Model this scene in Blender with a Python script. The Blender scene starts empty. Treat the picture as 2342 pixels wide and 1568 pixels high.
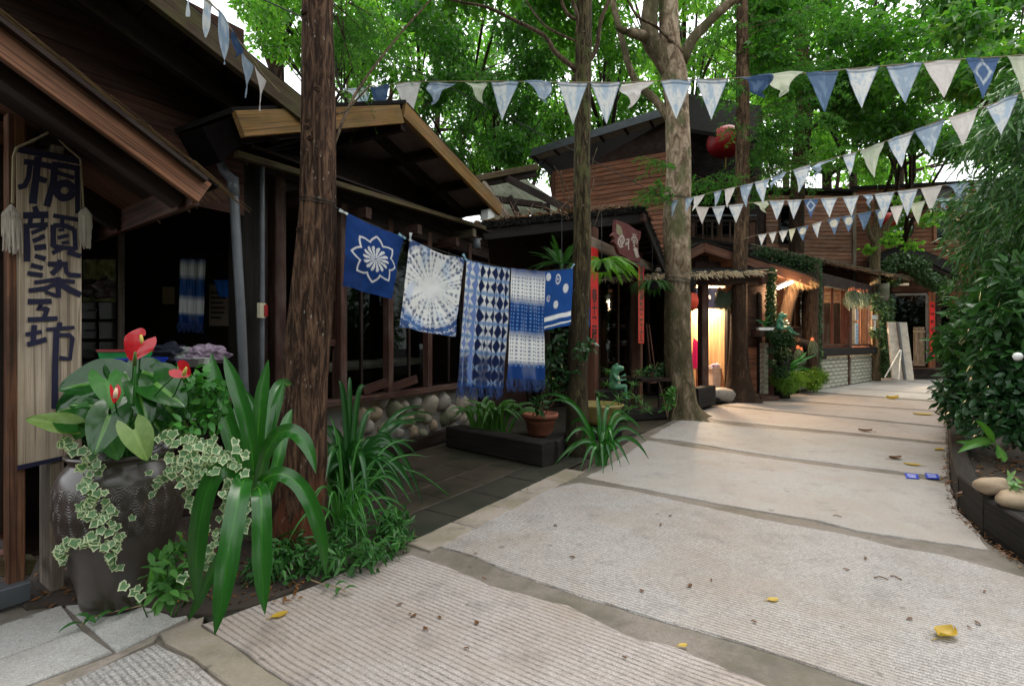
import bpy, math, random
import numpy as np
from mathutils import Vector, Matrix, noise
sc = bpy.context.scene
COL = sc.collection
# ------------------------------------------------------------------ camera
F, CX, CY, H = 1110.0, 1171.0, 784.0, 1.2
cam = bpy.data.cameras.new('camera'); camo = bpy.data.objects.new('camera', cam); COL.objects.link(camo)
cam.lens = 36.0 * F / 2342.0; cam.sensor_width = 36.0; cam.clip_end = 500; cam.clip_start = 0.05
camo.location = (0, 0, H); camo.rotation_euler = (math.radians(90), 0, 0)
sc.camera = camo
# ------------------------------------------------------------------ world (bright overcast sky)
SUN_EL, SUN_AZ = math.radians(62), math.radians(35)
w = bpy.data.worlds.new('World'); sc.world = w; w.use_nodes = True
nt = w.node_tree; bg = nt.nodes['Background']
sky = nt.nodes.new('ShaderNodeTexSky'); sky.sky_type = 'NISHITA'; sky.sun_disc = False
sky.sun_elevation = SUN_EL; sky.sun_rotation = SUN_AZ; sky.dust_density = 4.0; sky.air_density = 1.2
mx = nt.nodes.new('ShaderNodeMix'); mx.data_type = 'RGBA'; mx.inputs[0].default_value = 0.72
nt.links.new(sky.outputs[0], mx.inputs[6]); mx.inputs[7].default_value = (11.5, 11.7, 11.6, 1)
nt.links.new(mx.outputs[2], bg.inputs[0]); bg.inputs[1].default_value = 0.15
sun = bpy.data.lights.new('sun', 'SUN'); sun.energy = 1.5; sun.angle = math.radians(40); sun.color = (1, .96, .9)
suno = bpy.data.objects.new('sun', sun); COL.objects.link(suno)
suno.rotation_euler = Vector((math.sin(SUN_AZ)*math.cos(SUN_EL), math.cos(SUN_AZ)*math.cos(SUN_EL), math.sin(SUN_EL))).to_track_quat('Z', 'Y').to_euler()
sc.view_settings.view_transform = 'Standard'; sc.view_settings.look = 'None'
sc.view_settings.exposure = 0.62; sc.view_settings.gamma = 1.0
sc.cycles.max_bounces = 8; sc.cycles.diffuse_bounces = 4; sc.cycles.transparent_max_bounces = 12
sc.cycles.transmission_bounces = 6; sc.cycles.sample_clamp_indirect = 6
# ------------------------------------------------------------------ projection helpers (photo measurements -> places)
def P(px, py, d): return Vector(((px-CX)*d/F, d, H-(py-CY)*d/F))
def G(px, py, z=0.0):
    d = (H-z)*F/(py-CY); return Vector(((px-CX)*d/F, d, z))
Z = Vector((0, 0, 1))
class Wall:
    """a vertical plane through two ground points"""
    def __init__(s, a, b):
        s.a = Vector((a[0], a[1], 0)); b = Vector((b[0], b[1], 0)); s.u = (b-s.a).normalized()
        s.n = Vector((s.u.y, -s.u.x, 0))
        if s.n.dot(-s.a) < 0: s.n = -s.n
    def at(s, px, py=784, off=0.0, z=None):
        r = Vector(((px-CX)/F, 1, -(py-CY)/F)); a = s.a + s.n*off
        t = a.dot(s.n)/Vector((r.x, r.y, 0)).dot(s.n)
        p = Vector((r.x*t, r.y*t, H+r.z*t))
        if z is not None: p.z = z
        return p
R = random.Random(7)
PW = {}
# ------------------------------------------------------------------ object helpers
def link(o, parent=None, mw=None):
    COL.objects.link(o)
    mw = mw or Matrix.Identity(4)
    if parent is not None:
        o.parent = parent; o.matrix_parent_inverse = PW[parent.name].inverted()
    o.matrix_basis = mw; PW[o.name] = mw
    return o
def tag(o, label=None, cat=None, group=None, kind=None):
    if label: o['label'] = label
    if cat: o['category'] = cat
    if group: o['group'] = group
    if kind: o['kind'] = kind
    return o
def thing(name, label, cat, loc=(0, 0, 0), group=None, kind=None):
    o = bpy.data.objects.new(name, None); o.empty_display_size = .1
    link(o, None, Matrix.Translation(Vector(loc)))
    return tag(o, label, cat, group, kind)
class MB:
    def __init__(s): s.v = []; s.f = []; s.m = []; s.uv = None
    def quadstrip(s, rings, closed=True, cap=True, mi=0):
        b = len(s.v); n = len(rings[0])
        for r in rings: s.v.extend(r)
        for i in range(len(rings)-1):
            for j in range(n if closed else n-1):
                k = (j+1) % n
                s.f.append((b+i*n+j, b+i*n+k, b+(i+1)*n+k, b+(i+1)*n+j)); s.m.append(mi)
        if cap and closed:
            s.f.append(tuple(b+j for j in reversed(range(n)))); s.m.append(mi)
            s.f.append(tuple(b+(len(rings)-1)*n+j for j in range(n))); s.m.append(mi)
        return s
    def poly(s, pts, mi=0):
        b = len(s.v); s.v.extend(pts); s.f.append(tuple(range(b, b+len(pts)))); s.m.append(mi); return s
    def prism(s, pts, ext, mi=0):
        pts = [Vector(p) for p in pts]; ext = Vector(ext)
        return s.quadstrip([pts, [p+ext for p in pts]], mi=mi)
    def box(s, a, b, w, h, up=Z, mi=0, ch=.0):
        a = Vector(a); b = Vector(b); x = (b-a).normalized(); y = up.cross(x)
        if y.length < 1e-3: y = Vector((0, 1, 0)).cross(x)
        y.normalize(); zz = x.cross(y)
        w /= 2; h /= 2
        if ch <= 0: cs = [(-w, -h), (w, -h), (w, h), (-w, h)]
        else: cs = [(-w+ch, -h), (w-ch, -h), (w, -h+ch), (w, h-ch), (w-ch, h), (-w+ch, h), (-w, h-ch), (-w, -h+ch)]
        return s.quadstrip([[p+y*c[0]+zz*c[1] for c in cs] for p in (a, b)], mi=mi)
    def tube(s, pts, rad, n=6, mi=0, cap=True):
        pts = [Vector(p) for p in pts]
        if not hasattr(rad, '__len__'): rad = [rad]*len(pts)
        rings = []; ref = None
        for i, p in enumerate(pts):
            t = (pts[min(i+1, len(pts)-1)]-pts[max(i-1, 0)]).normalized()
            if ref is None:
                ref = Vector((1, 0, 0)) if abs(t.x) < .9 else Vector((0, 1, 0))
            x = (ref - t*ref.dot(t)).normalized(); ref = x; y = t.cross(x)
            rings.append([p+(x*math.cos(2*math.pi*k/n)+y*math.sin(2*math.pi*k/n))*rad[i] for k in range(n)])
        return s.quadstrip(rings, cap=cap, mi=mi)
    def lathe(s, c, prof, n=32, mi=0, cap=False):
        c = Vector(c)
        return s.quadstrip([[c+Vector((r*math.cos(2*math.pi*k/n), r*math.sin(2*math.pi*k/n), z)) for k in range(n)] for r, z in prof], cap=cap, mi=mi)
    def build(s, name, mats, parent=None, origin=None, smooth=False, mw=None):
        if not isinstance(mats, (list, tuple)): mats = [mats]
        me = bpy.data.meshes.new(name)
        o0 = Vector(origin) if origin is not None else Vector((0, 0, 0))
        me.from_pydata([tuple(Vector(v)-o0) for v in s.v], [], s.f)
        for m in mats: me.materials.append(m)
        if len(mats) > 1: me.polygons.foreach_set('material_index', s.m)
        if smooth: me.polygons.foreach_set('use_smooth', [True]*len(s.f))
        me.update()
        o = bpy.data.objects.new(name, me)
        return link(o, parent, mw or Matrix.Translation(o0))
def frame(a, b, up=Z):
    a = Vector(a); b = Vector(b); x = (b-a).normalized(); y = up.cross(x)
    if y.length < 1e-3: y = Vector((0, 1, 0)).cross(x)
    y.normalize(); z = x.cross(y)
    return Matrix(((x.x, y.x, z.x, a.x), (x.y, y.y, z.y, a.y), (x.z, y.z, z.z, a.z), (0, 0, 0, 1)))
_bm = {}
def beam(name, a, b, w, h, mat, parent=None, up=Z, ch=None):
    """one piece of timber with its own axes, so that the grain runs along it"""
    L = (Vector(b)-Vector(a)).length; ch = min(w, h)*.08 if ch is None else ch
    key = (round(L, 3), round(w, 4), round(h, 4), ch > 0, mat.name)
    mw = frame(a, b, up)
    if key in _bm:
        o = bpy.data.objects.new(name, _bm[key]); return link(o, parent, mw)
    mb = MB().box((0, 0, 0), (L, 0, 0), w, h, ch=ch)
    o = mb.build(name, mat, parent, mw=mw); _bm[key] = o.data
    return o
def npmesh(name, V, Q, mats, parent=None, tone=None, col=None, smooth=False, origin=(0, 0, 0), mi=None):
    V = np.asarray(V, dtype=np.float32)-np.array(origin, dtype=np.float32); Q = np.asarray(Q, dtype=np.int32); k = Q.shape[1]
    me = bpy.data.meshes.new(name)
    me.vertices.add(len(V)); me.vertices.foreach_set('co', V.ravel())
    me.loops.add(Q.size); me.loops.foreach_set('vertex_index', Q.ravel())
    me.polygons.add(len(Q)); me.polygons.foreach_set('loop_start', np.arange(0, Q.size, k, dtype=np.int32))
    me.polygons.foreach_set('loop_total', np.full(len(Q), k, dtype=np.int32))
    if not isinstance(mats, (list, tuple)): mats = [mats]
    for m in mats: me.materials.append(m)
    if mi is not None: me.polygons.foreach_set('material_index', np.asarray(mi, dtype=np.int32))
    if smooth: me.polygons.foreach_set('use_smooth', np.ones(len(Q), dtype=bool))
    me.update(calc_edges=True)
    if tone is not None:
        at = me.attributes.new('tone', 'FLOAT', 'FACE'); at.data.foreach_set('value', np.asarray(tone, dtype=np.float32))
    if col is not None:
        at = me.attributes.new('Col', 'FLOAT_COLOR', 'POINT'); at.data.foreach_set('color', np.asarray(col, dtype=np.float32).ravel())
    o = bpy.data.objects.new(name, me)
    return link(o, parent, Matrix.Translation(Vector(origin)))
def copy_tree(o, mw, parent=None):
    c = o.copy(); COL.objects.link(c)
    if parent is None: c.matrix_basis = mw
    else: c.parent = parent; 
    for ch in o.children: copy_tree(ch, None, c)
    return c
# ------------------------------------------------------------------ materials
class NT:
    def __init__(s, name):
        s.m = bpy.data.materials.new(name); s.m.use_nodes = True; s.t = s.m.node_tree
        s.b = s.t.nodes['Principled BSDF']; s.out = s.t.nodes['Material Output']
    def n(s, typ, **k):
        x = s.t.nodes.new('ShaderNode'+typ)
        for a, v in k.items(): setattr(x, a, v)
        return x
    def l(s, a, b): s.t.links.new(a, b)
    def setb(s, **k):
        for a, v in k.items(): s.b.inputs[a.replace('_', ' ')].default_value = v
    def coord(s, scale=(1, 1, 1), rnd=False, kind='Object', rot=(0, 0, 0)):
        tc = s.n('TexCoord'); mp = s.n('Mapping'); mp.inputs['Scale'].default_value = scale; mp.inputs['Rotation'].default_value = rot
        src = tc.outputs[kind]
        if rnd:
            oi = s.n('ObjectInfo'); ml = s.n('Math', operation='MULTIPLY'); s.l(oi.outputs['Random'], ml.inputs[0]); ml.inputs[1].default_value = 57
            ad = s.n('VectorMath', operation='ADD'); s.l(src, ad.inputs[0]); s.l(ml.outputs[0], ad.inputs[1]); src = ad.outputs[0]
        s.l(src, mp.inputs[0]); return mp.outputs[0]
    def noise(s, vec, scale, detail=4, rough=.55, dist=0):
        x = s.n('TexNoise'); x.inputs['Scale'].default_value = scale; x.inputs['Detail'].default_value = detail
        x.inputs['Roughness'].default_value = rough; x.inputs['Distortion'].default_value = dist
        if vec is not None: s.l(vec, x.inputs['Vector'])
        return x.outputs[0]
    def ramp(s, fac, stops, interp='LINEAR'):
        x = s.n('ValToRGB'); x.color_ramp.interpolation = interp; e = x.color_ramp.elements
        while len(e) < len(stops): e.new(.5)
        for i, (p, c) in enumerate(stops):
            e[i].position = p
            c = (c, c, c) if not hasattr(c, '__len__') else c
            e[i].color = (*c, 1)
        s.l(fac, x.inputs[0]); return x.outputs[0]
    def mix(s, fac, a, b, mode='MIX'):
        x = s.n('Mix'); x.data_type = 'RGBA'; x.blend_type = mode
        for i, v in ((0, fac), (6, a), (7, b)):
            if isinstance(v, bpy.types.NodeSocket): s.l(v, x.inputs[i])
            elif i == 0: x.inputs[0].default_value = v
            else: x.inputs[i].default_value = (*v, 1) if hasattr(v, '__len__') else (v, v, v, 1)
        return x.outputs[2]
    def math(s, op, a, b=0.0):
        x = s.n('Math', operation=op)
        for i, v in ((0, a), (1, b)):
            if isinstance(v, bpy.types.NodeSocket): s.l(v, x.inputs[i])
            else: x.inputs[i].default_value = v
        return x.outputs[0]
    def bump(s, h, strength=.4, dist=.01):
        x = s.n('Bump'); x.inputs['Strength'].default_value = strength; x.inputs['Distance'].default_value = dist
        s.l(h, x.inputs['Height']); s.l(x.outputs[0], s.b.inputs['Normal']); return x
    def base(s, c):
        if isinstance(c, bpy.types.NodeSocket): s.l(c, s.b.inputs['Base Color'])
        else: s.b.inputs['Base Color'].default_value = (*c, 1)
def plain(name, c, rough=.6, metal=0.0, spec=.5, bumps=0):
    m = NT(name); v = m.coord(rnd=True); f = m.noise(v, 9, 5)
    d = m.ramp(f, [(.25, tuple(x*.75 for x in c)), (.75, tuple(min(1, x*1.2) for x in c))]); m.base(d)
    m.setb(Roughness=rough, Metallic=metal); m.b.inputs['Specular IOR Level'].default_value = spec
    m.bump(m.noise(v, 60, 3), .15+bumps, .004); return m.m
def wood(name, dark, light, moss=0.0, rough=.75, weather=.3, gscale=1.0, dirt=.35, vert=False):
    m = NT(name)
    if vert:
        oc = m.coord; m.coord = lambda s=(1, 1, 1), rnd=False: oc((s[2], s[1], s[0]), rnd)
    v = m.coord((.9*gscale, 20*gscale, 20*gscale), rnd=True); ln_ = m.noise(m.coord((.45*gscale, 34*gscale, 34*gscale), rnd=True), 1.4, 3, .5, 1.2)
    g = m.noise(v, 1.6, 6, .6, .6); fine = m.noise(m.coord((3, 90, 90), rnd=True), 1.5, 3)
    c = m.ramp(g, [(.3, dark), (.62, light)])
    oi = m.n('ObjectInfo'); k = m.ramp(oi.outputs['Random'], [(0, .72), (1, 1.25)]); c = m.mix(1, c, k, 'MULTIPLY')
    c = m.mix(m.math('MULTIPLY', fine, .35), c, tuple(x*.35 for x in dark)); c = m.mix(m.ramp(ln_, [(.40, .75), (.47, 0.0), (.56, 0.0), (.62, .45)]), c, tuple(x*.42 for x in dark))
    big = m.noise(m.coord((1.2, 2.5, 2.5), rnd=True), 2.2, 5, .6)
    grey = m.ramp(big, [(.45, 0.0), (.75, weather)]); c = m.mix(grey, c, (.26, .22, .19))
    st = m.ramp(m.noise(m.coord((1, 3, 3), rnd=True), 3.3, 4), [(.5, 0.0), (.72, dirt)]); c = m.mix(st, c, (.02, .015, .012))
    if moss > 0:
        ms = m.ramp(m.noise(m.coord((1.5, 3, 3), rnd=True), 3, 6, .7), [(.5-moss*.25, 0.0), (.62, min(1., moss*1.3))]); c = m.mix(ms, c, (.11, .12, .035))
    m.base(c); m.setb(Roughness=rough); m.b.inputs['Specular IOR Level'].default_value = .25
    m.bump(m.math('ADD', g, fine), .35, .004); return m.m
def bark(name, dark, light, patch=None, pscale=9, stretch=5., depth=.02, low=None, spots=.0, lowz=.65, lown=(.48, .56)):
    m = NT(name); v = m.coord((stretch*3, stretch*3, 2.2), rnd=True)
    g = m.noise(v, 2.2, 8, .7, .8); c = m.ramp(g, [(.38, tuple(x*.45 for x in dark)), (.47, dark), (.66, light)])
    if patch:
        pv = m.coord((1, 1, .5), rnd=True); pn = m.noise(pv, pscale, 5, .6); pf = m.ramp(pn, [(.54, 0.0), (.62, .75)]); c = m.mix(pf, c, patch)
    if low:
        pn = m.noise(m.coord((1, 1, .4)), 4.6, 6, .7); sz = m.n('SeparateXYZ'); m.l(m.coord(), sz.inputs[0])
        pf = m.math('MULTIPLY', m.ramp(pn, [(lown[0], 0.0), (lown[1], .88)]), m.ramp(m.math('DIVIDE', sz.outputs[2], lowz), [(.6, 1.0), (1.0, 0.0)])); c = m.mix(pf, c, low)
    if spots:
        vo = m.n('TexVoronoi'); vo.inputs['Scale'].default_value = 42; m.l(m.coord((1, 1, .38), rnd=True), vo.inputs['Vector'])
        s2 = m.noise(m.coord(rnd=True), 5, 3); thr = m.math('MULTIPLY', m.ramp(s2, [(.52, 0.0), (.60, 1.0)]), m.ramp(m.math('ADD', vo.outputs[0], m.math('MULTIPLY', m.noise(m.coord(), 60, 3), .35)), [(.27, 1.0), (.36, 0.0)]))
        c = m.mix(m.math('MULTIPLY', thr, spots), c, (.55, .53, .44))
    m.base(c); m.setb(Roughness=.9); m.b.inputs['Specular IOR Level'].default_value = .15
    m.bump(g, .8, depth); return m.m
def leafmat(name, c1, c2, gloss=.35, trans=.35, rough=.4, c3=None):
    m = NT(name); at = m.n('Attribute'); at.attribute_name = 'tone'; oi = m.n('ObjectInfo')
    f = m.math('ADD', m.math('MULTIPLY', at.outputs['Fac'], .72), m.math('MULTIPLY', oi.outputs['Random'], .28))
    st = [(0, c1), (.8, c2)] + ([(1, c3)] if c3 else [])
    c = m.ramp(f, st); nn = m.noise(m.coord(), 14, 2); c = m.mix(m.math('MULTIPLY', nn, .35), c, tuple(x*.5 for x in c1))
    m.base(c); m.setb(Roughness=rough); m.b.inputs['Specular IOR Level'].default_value = gloss
    tr = m.n('BsdfTranslucent'); tc = m.mix(1, c, (1.5, 1.7, .75), 'MULTIPLY'); m.l(tc, tr.inputs['Color'])
    ms = m.n('MixShader'); ms.inputs[0].default_value = trans; m.l(m.b.outputs[0], ms.inputs[1]); m.l(tr.outputs[0], ms.inputs[2]); m.l(ms.outputs[0], m.out.inputs[0])
    return m.m
def clothmat(name, trans=.3, rough=.85):
    m = NT(name); at = m.n('Attribute'); at.attribute_name = 'Col'
    we = m.noise(m.coord((1, 1, 1)), 25, 4); c = m.mix(m.math('MULTIPLY', we, .08), at.outputs['Color'], (.12, .14, .18))
    m.base(c); m.setb(Roughness=rough); m.b.inputs['Specular IOR Level'].default_value = .1
    m.bump(m.noise(m.coord(), 700, 2), .1, .001)
    tr = m.n('BsdfTranslucent'); m.l(c, tr.inputs['Color'])
    ms = m.n('MixShader'); ms.inputs[0].default_value = trans; m.l(m.b.outputs[0], ms.inputs[1]); m.l(tr.outputs[0], ms.inputs[2]); m.l(ms.outputs[0], m.out.inputs[0])
    return m.m
def glassmat(name, tint=(.8, .85, .85), refl=.12):
    m = NT(name); t = m.n('BsdfTransparent'); t.inputs[0].default_value = (*tint, 1); g = m.n('BsdfGlossy'); g.inputs['Roughness'].default_value = .03
    fr = m.n('Fresnel'); fr.inputs[0].default_value = 1.5; ms = m.n('MixShader'); ge = m.n('NewGeometry'); m.l(m.math('MULTIPLY', m.math('ADD', fr.outputs[0], refl-.04), m.math('SUBTRACT', 1.0, ge.outputs['Backfacing'])), ms.inputs[0]); m.l(t.outputs[0], ms.inputs[1]); m.l(g.outputs[0], ms.inputs[2])
    m.l(ms.outputs[0], m.out.inputs[0]); return m.m
def emis(name, c, st):
    m = NT(name); m.base(c); m.b.inputs['Emission Color'].default_value = (*c, 1); m.b.inputs['Emission Strength'].default_value = st; return m.m
GA = math.atan2(.83, .558)
def concrete(name, c, groove=0.0, speck=.5, stain=.35, spacing=.03, warm=(.30, .24, .19)):
    m = NT(name); v = m.coord()
    a = m.noise(v, 190, 3, .7); c0 = m.ramp(a, [(.36, tuple(x*(1-.55*speck) for x in c)), (.5, c), (.64, tuple(min(1, x*(1+.4*speck)) for x in c))])
    vo = m.n('TexVoronoi'); vo.inputs['Scale'].default_value = 75; m.l(v, vo.inputs['Vector'])
    sg = m.n('SeparateXYZ'); m.l(vo.outputs['Color'], sg.inputs[0]); c0 = m.mix(.5*speck, c0, m.ramp(sg.outputs[0], [(.0, .30), (.5, .5), (1., .62)]), 'OVERLAY')
    b = m.noise(v, 1.3, 7, .68); c1 = m.mix(m.ramp(b, [(.45, 0.0), (.62, stain)]), c0, warm)
    b2 = m.noise(v, 4.2, 6, .7); c1 = m.mix(m.ramp(b2, [(.53, 0.0), (.66, stain*.75)]), c1, tuple(x*.45 for x in c))
    b3 = m.noise(v, .55, 3, .5); c1 = m.mix(m.ramp(b3, [(.35, .35*stain), (.55, 0.0)]), c1, tuple(x*.5 for x in c))
    sp = m.noise(v, 11, 2, .4); c1 = m.mix(m.ramp(sp, [(.71, 0.0), (.76, .6)]), c1, tuple(x*.25 for x in c))
    h = m.math('MULTIPLY', a, .35)
    if groove > 0:
        sx = m.n('SeparateXYZ'); wv = m.n('VectorMath', operation='ADD'); m.l(v, wv.inputs[0])
        wn = m.n('TexNoise'); wn.inputs['Scale'].default_value = 2.0; m.l(v, wn.inputs['Vector'])
        sc_ = m.n('VectorMath', operation='SCALE'); m.l(wn.outputs[1], sc_.inputs[0]); sc_.inputs['Scale'].default_value = .03; m.l(sc_.outputs[0], wv.inputs[1])
        m.l(wv.outputs[0], sx.inputs[0])
        t = m.math('ADD', m.math('MULTIPLY', sx.outputs[0], .558), m.math('MULTIPLY', sx.outputs[1], .83))
        fr = m.math('FRACT', m.math('DIVIDE', t, spacing)); dd = m.math('ABSOLUTE', m.math('SUBTRACT', fr, .5))
        ln = m.ramp(dd, [(.0, 1.0), (.1, .9), (.24, 0.0)])
        dep = m.ramp(m.noise(m.coord((1, 1, 1)), 2.3, 5, .7), [(.3, .35), (.65, 1.0)])
        ln = m.math('MULTIPLY', ln, dep); brk = m.ramp(m.noise(v, 60, 3), [(.35, .35), (.6, 1.0)]); ln2 = m.math('MULTIPLY', ln, brk)
        c1 = m.mix(m.math('MULTIPLY', ln2, groove), c1, (.07, .055, .045))
        h = m.math('SUBTRACT', h, m.math('MULTIPLY', ln, .9))
    m.base(c1); m.setb(Roughness=.62); m.b.inputs['Specular IOR Level'].default_value = .35; m.bump(h, .55, .006); return m.m
# ================================================================== materials in use
W_dark = wood('dark_stained_wood', (.012, .006, .005), (.034, .016, .011), weather=.12)
W_post = wood('brown_post_wood', (.042, .017, .012), (.115, .048, .032), weather=.3)
W_red = wood('reddish_wood', (.10, .040, .024), (.20, .085, .05), weather=.1)
W_cedar = wood('cedar_siding', (.22, .080, .042), (.40, .17, .095), weather=.2, dirt=.4)
W_cedar2 = wood('weathered_siding', (.33, .15, .09), (.55, .28, .18), weather=.55, dirt=.5)
W_wall = wood('dark_wall_boards', (.022, .009, .007), (.055, .023, .015), weather=.12)
W_rake = wood('orange_fascia', (.12, .046, .022), (.29, .125, .065), weather=.15, dirt=.6)
W_mossy = wood('mossy_timber', (.06, .034, .018), (.15, .095, .05), moss=.3, weather=.2)
W_yellow = wood('yellow_pine', (.15, .072, .018), (.31, .165, .05), moss=.2, weather=.25, dirt=.3)
W_grey = wood('weathered_grey_wood', (.16, .12, .085), (.33, .26, .19), weather=.6, dirt=.45)
W_log = wood('black_timber', (.008, .007, .006), (.026, .021, .018), weather=.05, rough=.85)
W_board = wood('sign_board_wood', (.40, .30, .21), (.60, .48, .37), weather=.35, dirt=.25, gscale=1.2, vert=True)
W_pine = wood('light_pine_boards', (.50, .32, .16), (.68, .47, .26), weather=.0, dirt=.0)
W_soffit = plain('soffit_board', (.16, .115, .095), .9)
M_black = plain('blackened_panel', (.004, .003, .003), 1.0, spec=.05)
M_tar = plain('black_roofing', (.014, .013, .012), 1.0, spec=.15, bumps=.4)
M_grey_metal = plain('grey_metal_trim', (.10, .11, .125), .5, .3)
M_pipe = plain('grey_pvc', (.13, .14, .155), .4)
M_redmet = plain('red_paint', (.35, .01, .015), .5)
M_cream = plain('cream_plastic', (.62, .56, .40), .5)
M_white = plain('white_plastic', (.75, .75, .72), .5)
M_dirt = plain('dark_soil', (.035, .025, .018), .95, bumps=.8)
M_wire = plain('black_cable', (.02, .02, .022), .6)
M_ink = plain('indigo_ink_paint', (.012, .011, .045), .75)
M_stone = concrete('river_stone', (.36, .31, .24), 0, .25, .6)
M_stone2 = concrete('grey_river_stone', (.30, .27, .24), 0, .25, .5)
M_slabA = concrete('ribbed_pink_concrete', (.375, .335, .315), .8, .75, .65, .026)
M_slabB = concrete('ribbed_grey_concrete', (.36, .34, .325), .8, 1.0, .55, .021)
M_slabC = concrete('granite_concrete', (.35, .33, .31), 0.25, .5, .45, .024)
M_slabD = concrete('far_concrete', (.37, .325, .295), .3, .35, .45, .08)
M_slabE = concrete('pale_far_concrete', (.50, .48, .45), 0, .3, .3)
M_joint = concrete('joint_cement', (.20, .17, .145), 0, .45, 1.0, warm=(.10, .09, .065))
M_patiod = concrete('black_mossy_tile', (.030, .028, .020), 0, .4, .95, warm=(.012, .018, .008))
W_plank = wood('gable_planks', (.045, .017, .012), (.115, .045, .030), weather=.1)
M_kerb = concrete('kerb_tile', (.31, .265, .225), 0, .35, .8, warm=(.17, .15, .09))
M_granite = concrete('grey_granite_tile', (.43, .42, .40), 0, .6, .4)
M_patio = concrete('mossy_patio_tile', (.058, .045, .031), 0, .4, .95, warm=(.014, .018, .008))
M_wallblock = concrete('white_painted_block', (.66, .62, .55), 0, .2, .8, warm=(.17, .19, .07))
M_brick = concrete('red_brick', (.25, .06, .04), 0, .3, .5)
M_shopfloor = plain('polished_floor', (.16, .085, .06), .25)
GL = glassmat('window_glass', (.7, .75, .75), .03)
GL2 = glassmat('dark_window_glass', (.5, .55, .55), .05)
# ================================================================== ground
MB().poly([(-60, -40, -.035), (90, -40, -.035), (90, 160, -.035), (-60, 160, -.035)]).build('ground', M_dirt)
bpy.data.objects['ground']['kind'] = 'structure'
def jag(pts, step=.06, amp=.012, seed=0):
    out = []; n = len(pts)
    for i in range(n):
        a, b = pts[i], pts[(i+1) % n]; L = (b-a).length; k = max(1, int(L/step)); t = Vector((a-b)).cross(Z).normalized()
        for j in range(k):
            q = a.lerp(b, j/k)
            if j or k == 1: q = q + t*(noise.noise(Vector((q.x*5, q.y*5, seed)))*amp*.7+noise.noise(Vector((q.x*23, q.y*23, seed+9)))*amp*1.2)
            out.append(q)
    return out
def slab(name, pts, mat, parent, ztop=0.0, thick=.05, step=.06, amp=.012, world=False):
    w3 = [Vector(p) if world else G(p[0], p[1], ztop) for p in pts]
    for p in w3: p.z = ztop
    w3 = jag(w3, step, amp, len(PW)) if amp else w3
    if sum((w3[i].x*w3[(i+1) % len(w3)].y-w3[(i+1) % len(w3)].x*w3[i].y) for i in range(len(w3))) < 0: w3.reverse()
    c = sum(w3, Vector())/len(w3)
    inn = [p+(c-p).normalized()*.006-Z*0 for p in w3]; low = [p-Z*.006 for p in w3]; bot = [p-Z*thick for p in w3]
    mb = MB(); mb.quadstrip([bot, low, inn], cap=False); mb.f.append(tuple(range(2*len(w3), 3*len(w3)))); mb.m.append(0)
    return mb.build(name, mat, parent)
path = slab('path', [(420, 1475), (300, 1560), (560, 1900), (2900, 1900), (2900, 1450), (2342, 1290), (2262, 1245), (2190, 1165), (2172, 1100), (2168, 985), (2180, 900), (2260, 860), (2200, 853), (2050, 853), (1990, 872), (1868, 892), (1720, 905), (1600, 940), (1545, 958), (1460, 995), (1330, 1078), (935, 1240), (460, 1428)], M_joint, None, -.009, .04, .08, .01)
path['kind'] = 'structure'
PS = 'paving_slab'
slab(PS, [(461, 1427), (560, 1392), (700, 1345), (800, 1300), (880, 1272), (940, 1268), (1020, 1293), (1118, 1337), (1300, 1382), (1437, 1451), (1561, 1483), (1757, 1568), (2100, 1750), (900, 1750), (678, 1568), (542, 1478)], M_slabA, path)
slab(PS, [(999, 1246), (1060, 1205), (1150, 1155), (1240, 1120), (1325, 1103), (1430, 1118), (1561, 1147), (1730, 1184), (1935, 1221), (2063, 1253), (2163, 1268), (2342, 1318), (2700, 1420), (2700, 1800), (2300, 1700), (1994, 1568), (1789, 1496), (1561, 1430), (1323, 1360), (1163, 1303), (1060, 1262)], M_slabB, path)
slab(PS, [(1340, 1090), (1377, 1099), (1561, 1134), (1700, 1160), (1862, 1187), (1960, 1212), (2090, 1231), (2263, 1256), (2235, 1215), (2190, 1163), (2172, 1106), (2063, 1086), (1900, 1067), (1744, 1046), (1650, 1032), (1561, 1020), (1480, 1006), (1395, 1062)], M_slabC, path, amp=.014)
slab(PS, [(1484, 1000), (1561, 1008), (1680, 1028), (1780, 1043), (1962, 1065), (2167, 1091), (2165, 1018), (2060, 1007), (1949, 996), (1780, 981), (1700, 975), (1630, 966), (1560, 959), (1525, 975)], M_slabC, path, amp=.016)
slab(PS, [(1589, 943), (1610, 953), (1640, 960), (1780, 974), (1949, 989), (2060, 1001), (2165, 1012), (2165, 979), (1990, 961), (1817, 945), (1720, 935), (1653, 929)], M_slabD, path, amp=.02)
slab(PS, [(1658, 926), (1740, 934), (1817, 942), (1990, 958), (2160, 975), (2165, 943), (2060, 935), (1940, 927), (1840, 920), (1725, 911)], M_slabD, path, amp=.02)
slab(PS, [(1730, 909), (1840, 917), (1940, 924.5), (2165, 940), (2165, 921), (2000, 908), (1835, 896), (1780, 900)], M_slabD, path, amp=.02)
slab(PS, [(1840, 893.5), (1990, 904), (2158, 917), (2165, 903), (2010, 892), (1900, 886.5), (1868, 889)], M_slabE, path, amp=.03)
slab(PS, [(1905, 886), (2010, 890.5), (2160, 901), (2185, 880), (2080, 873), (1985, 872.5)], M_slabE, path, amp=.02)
slab(PS, [(1990, 871.6), (2080, 872), (2185, 878.5), (2240, 868), (2210, 855), (2050, 854.5)], M_slabE, path, amp=.02)
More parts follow.
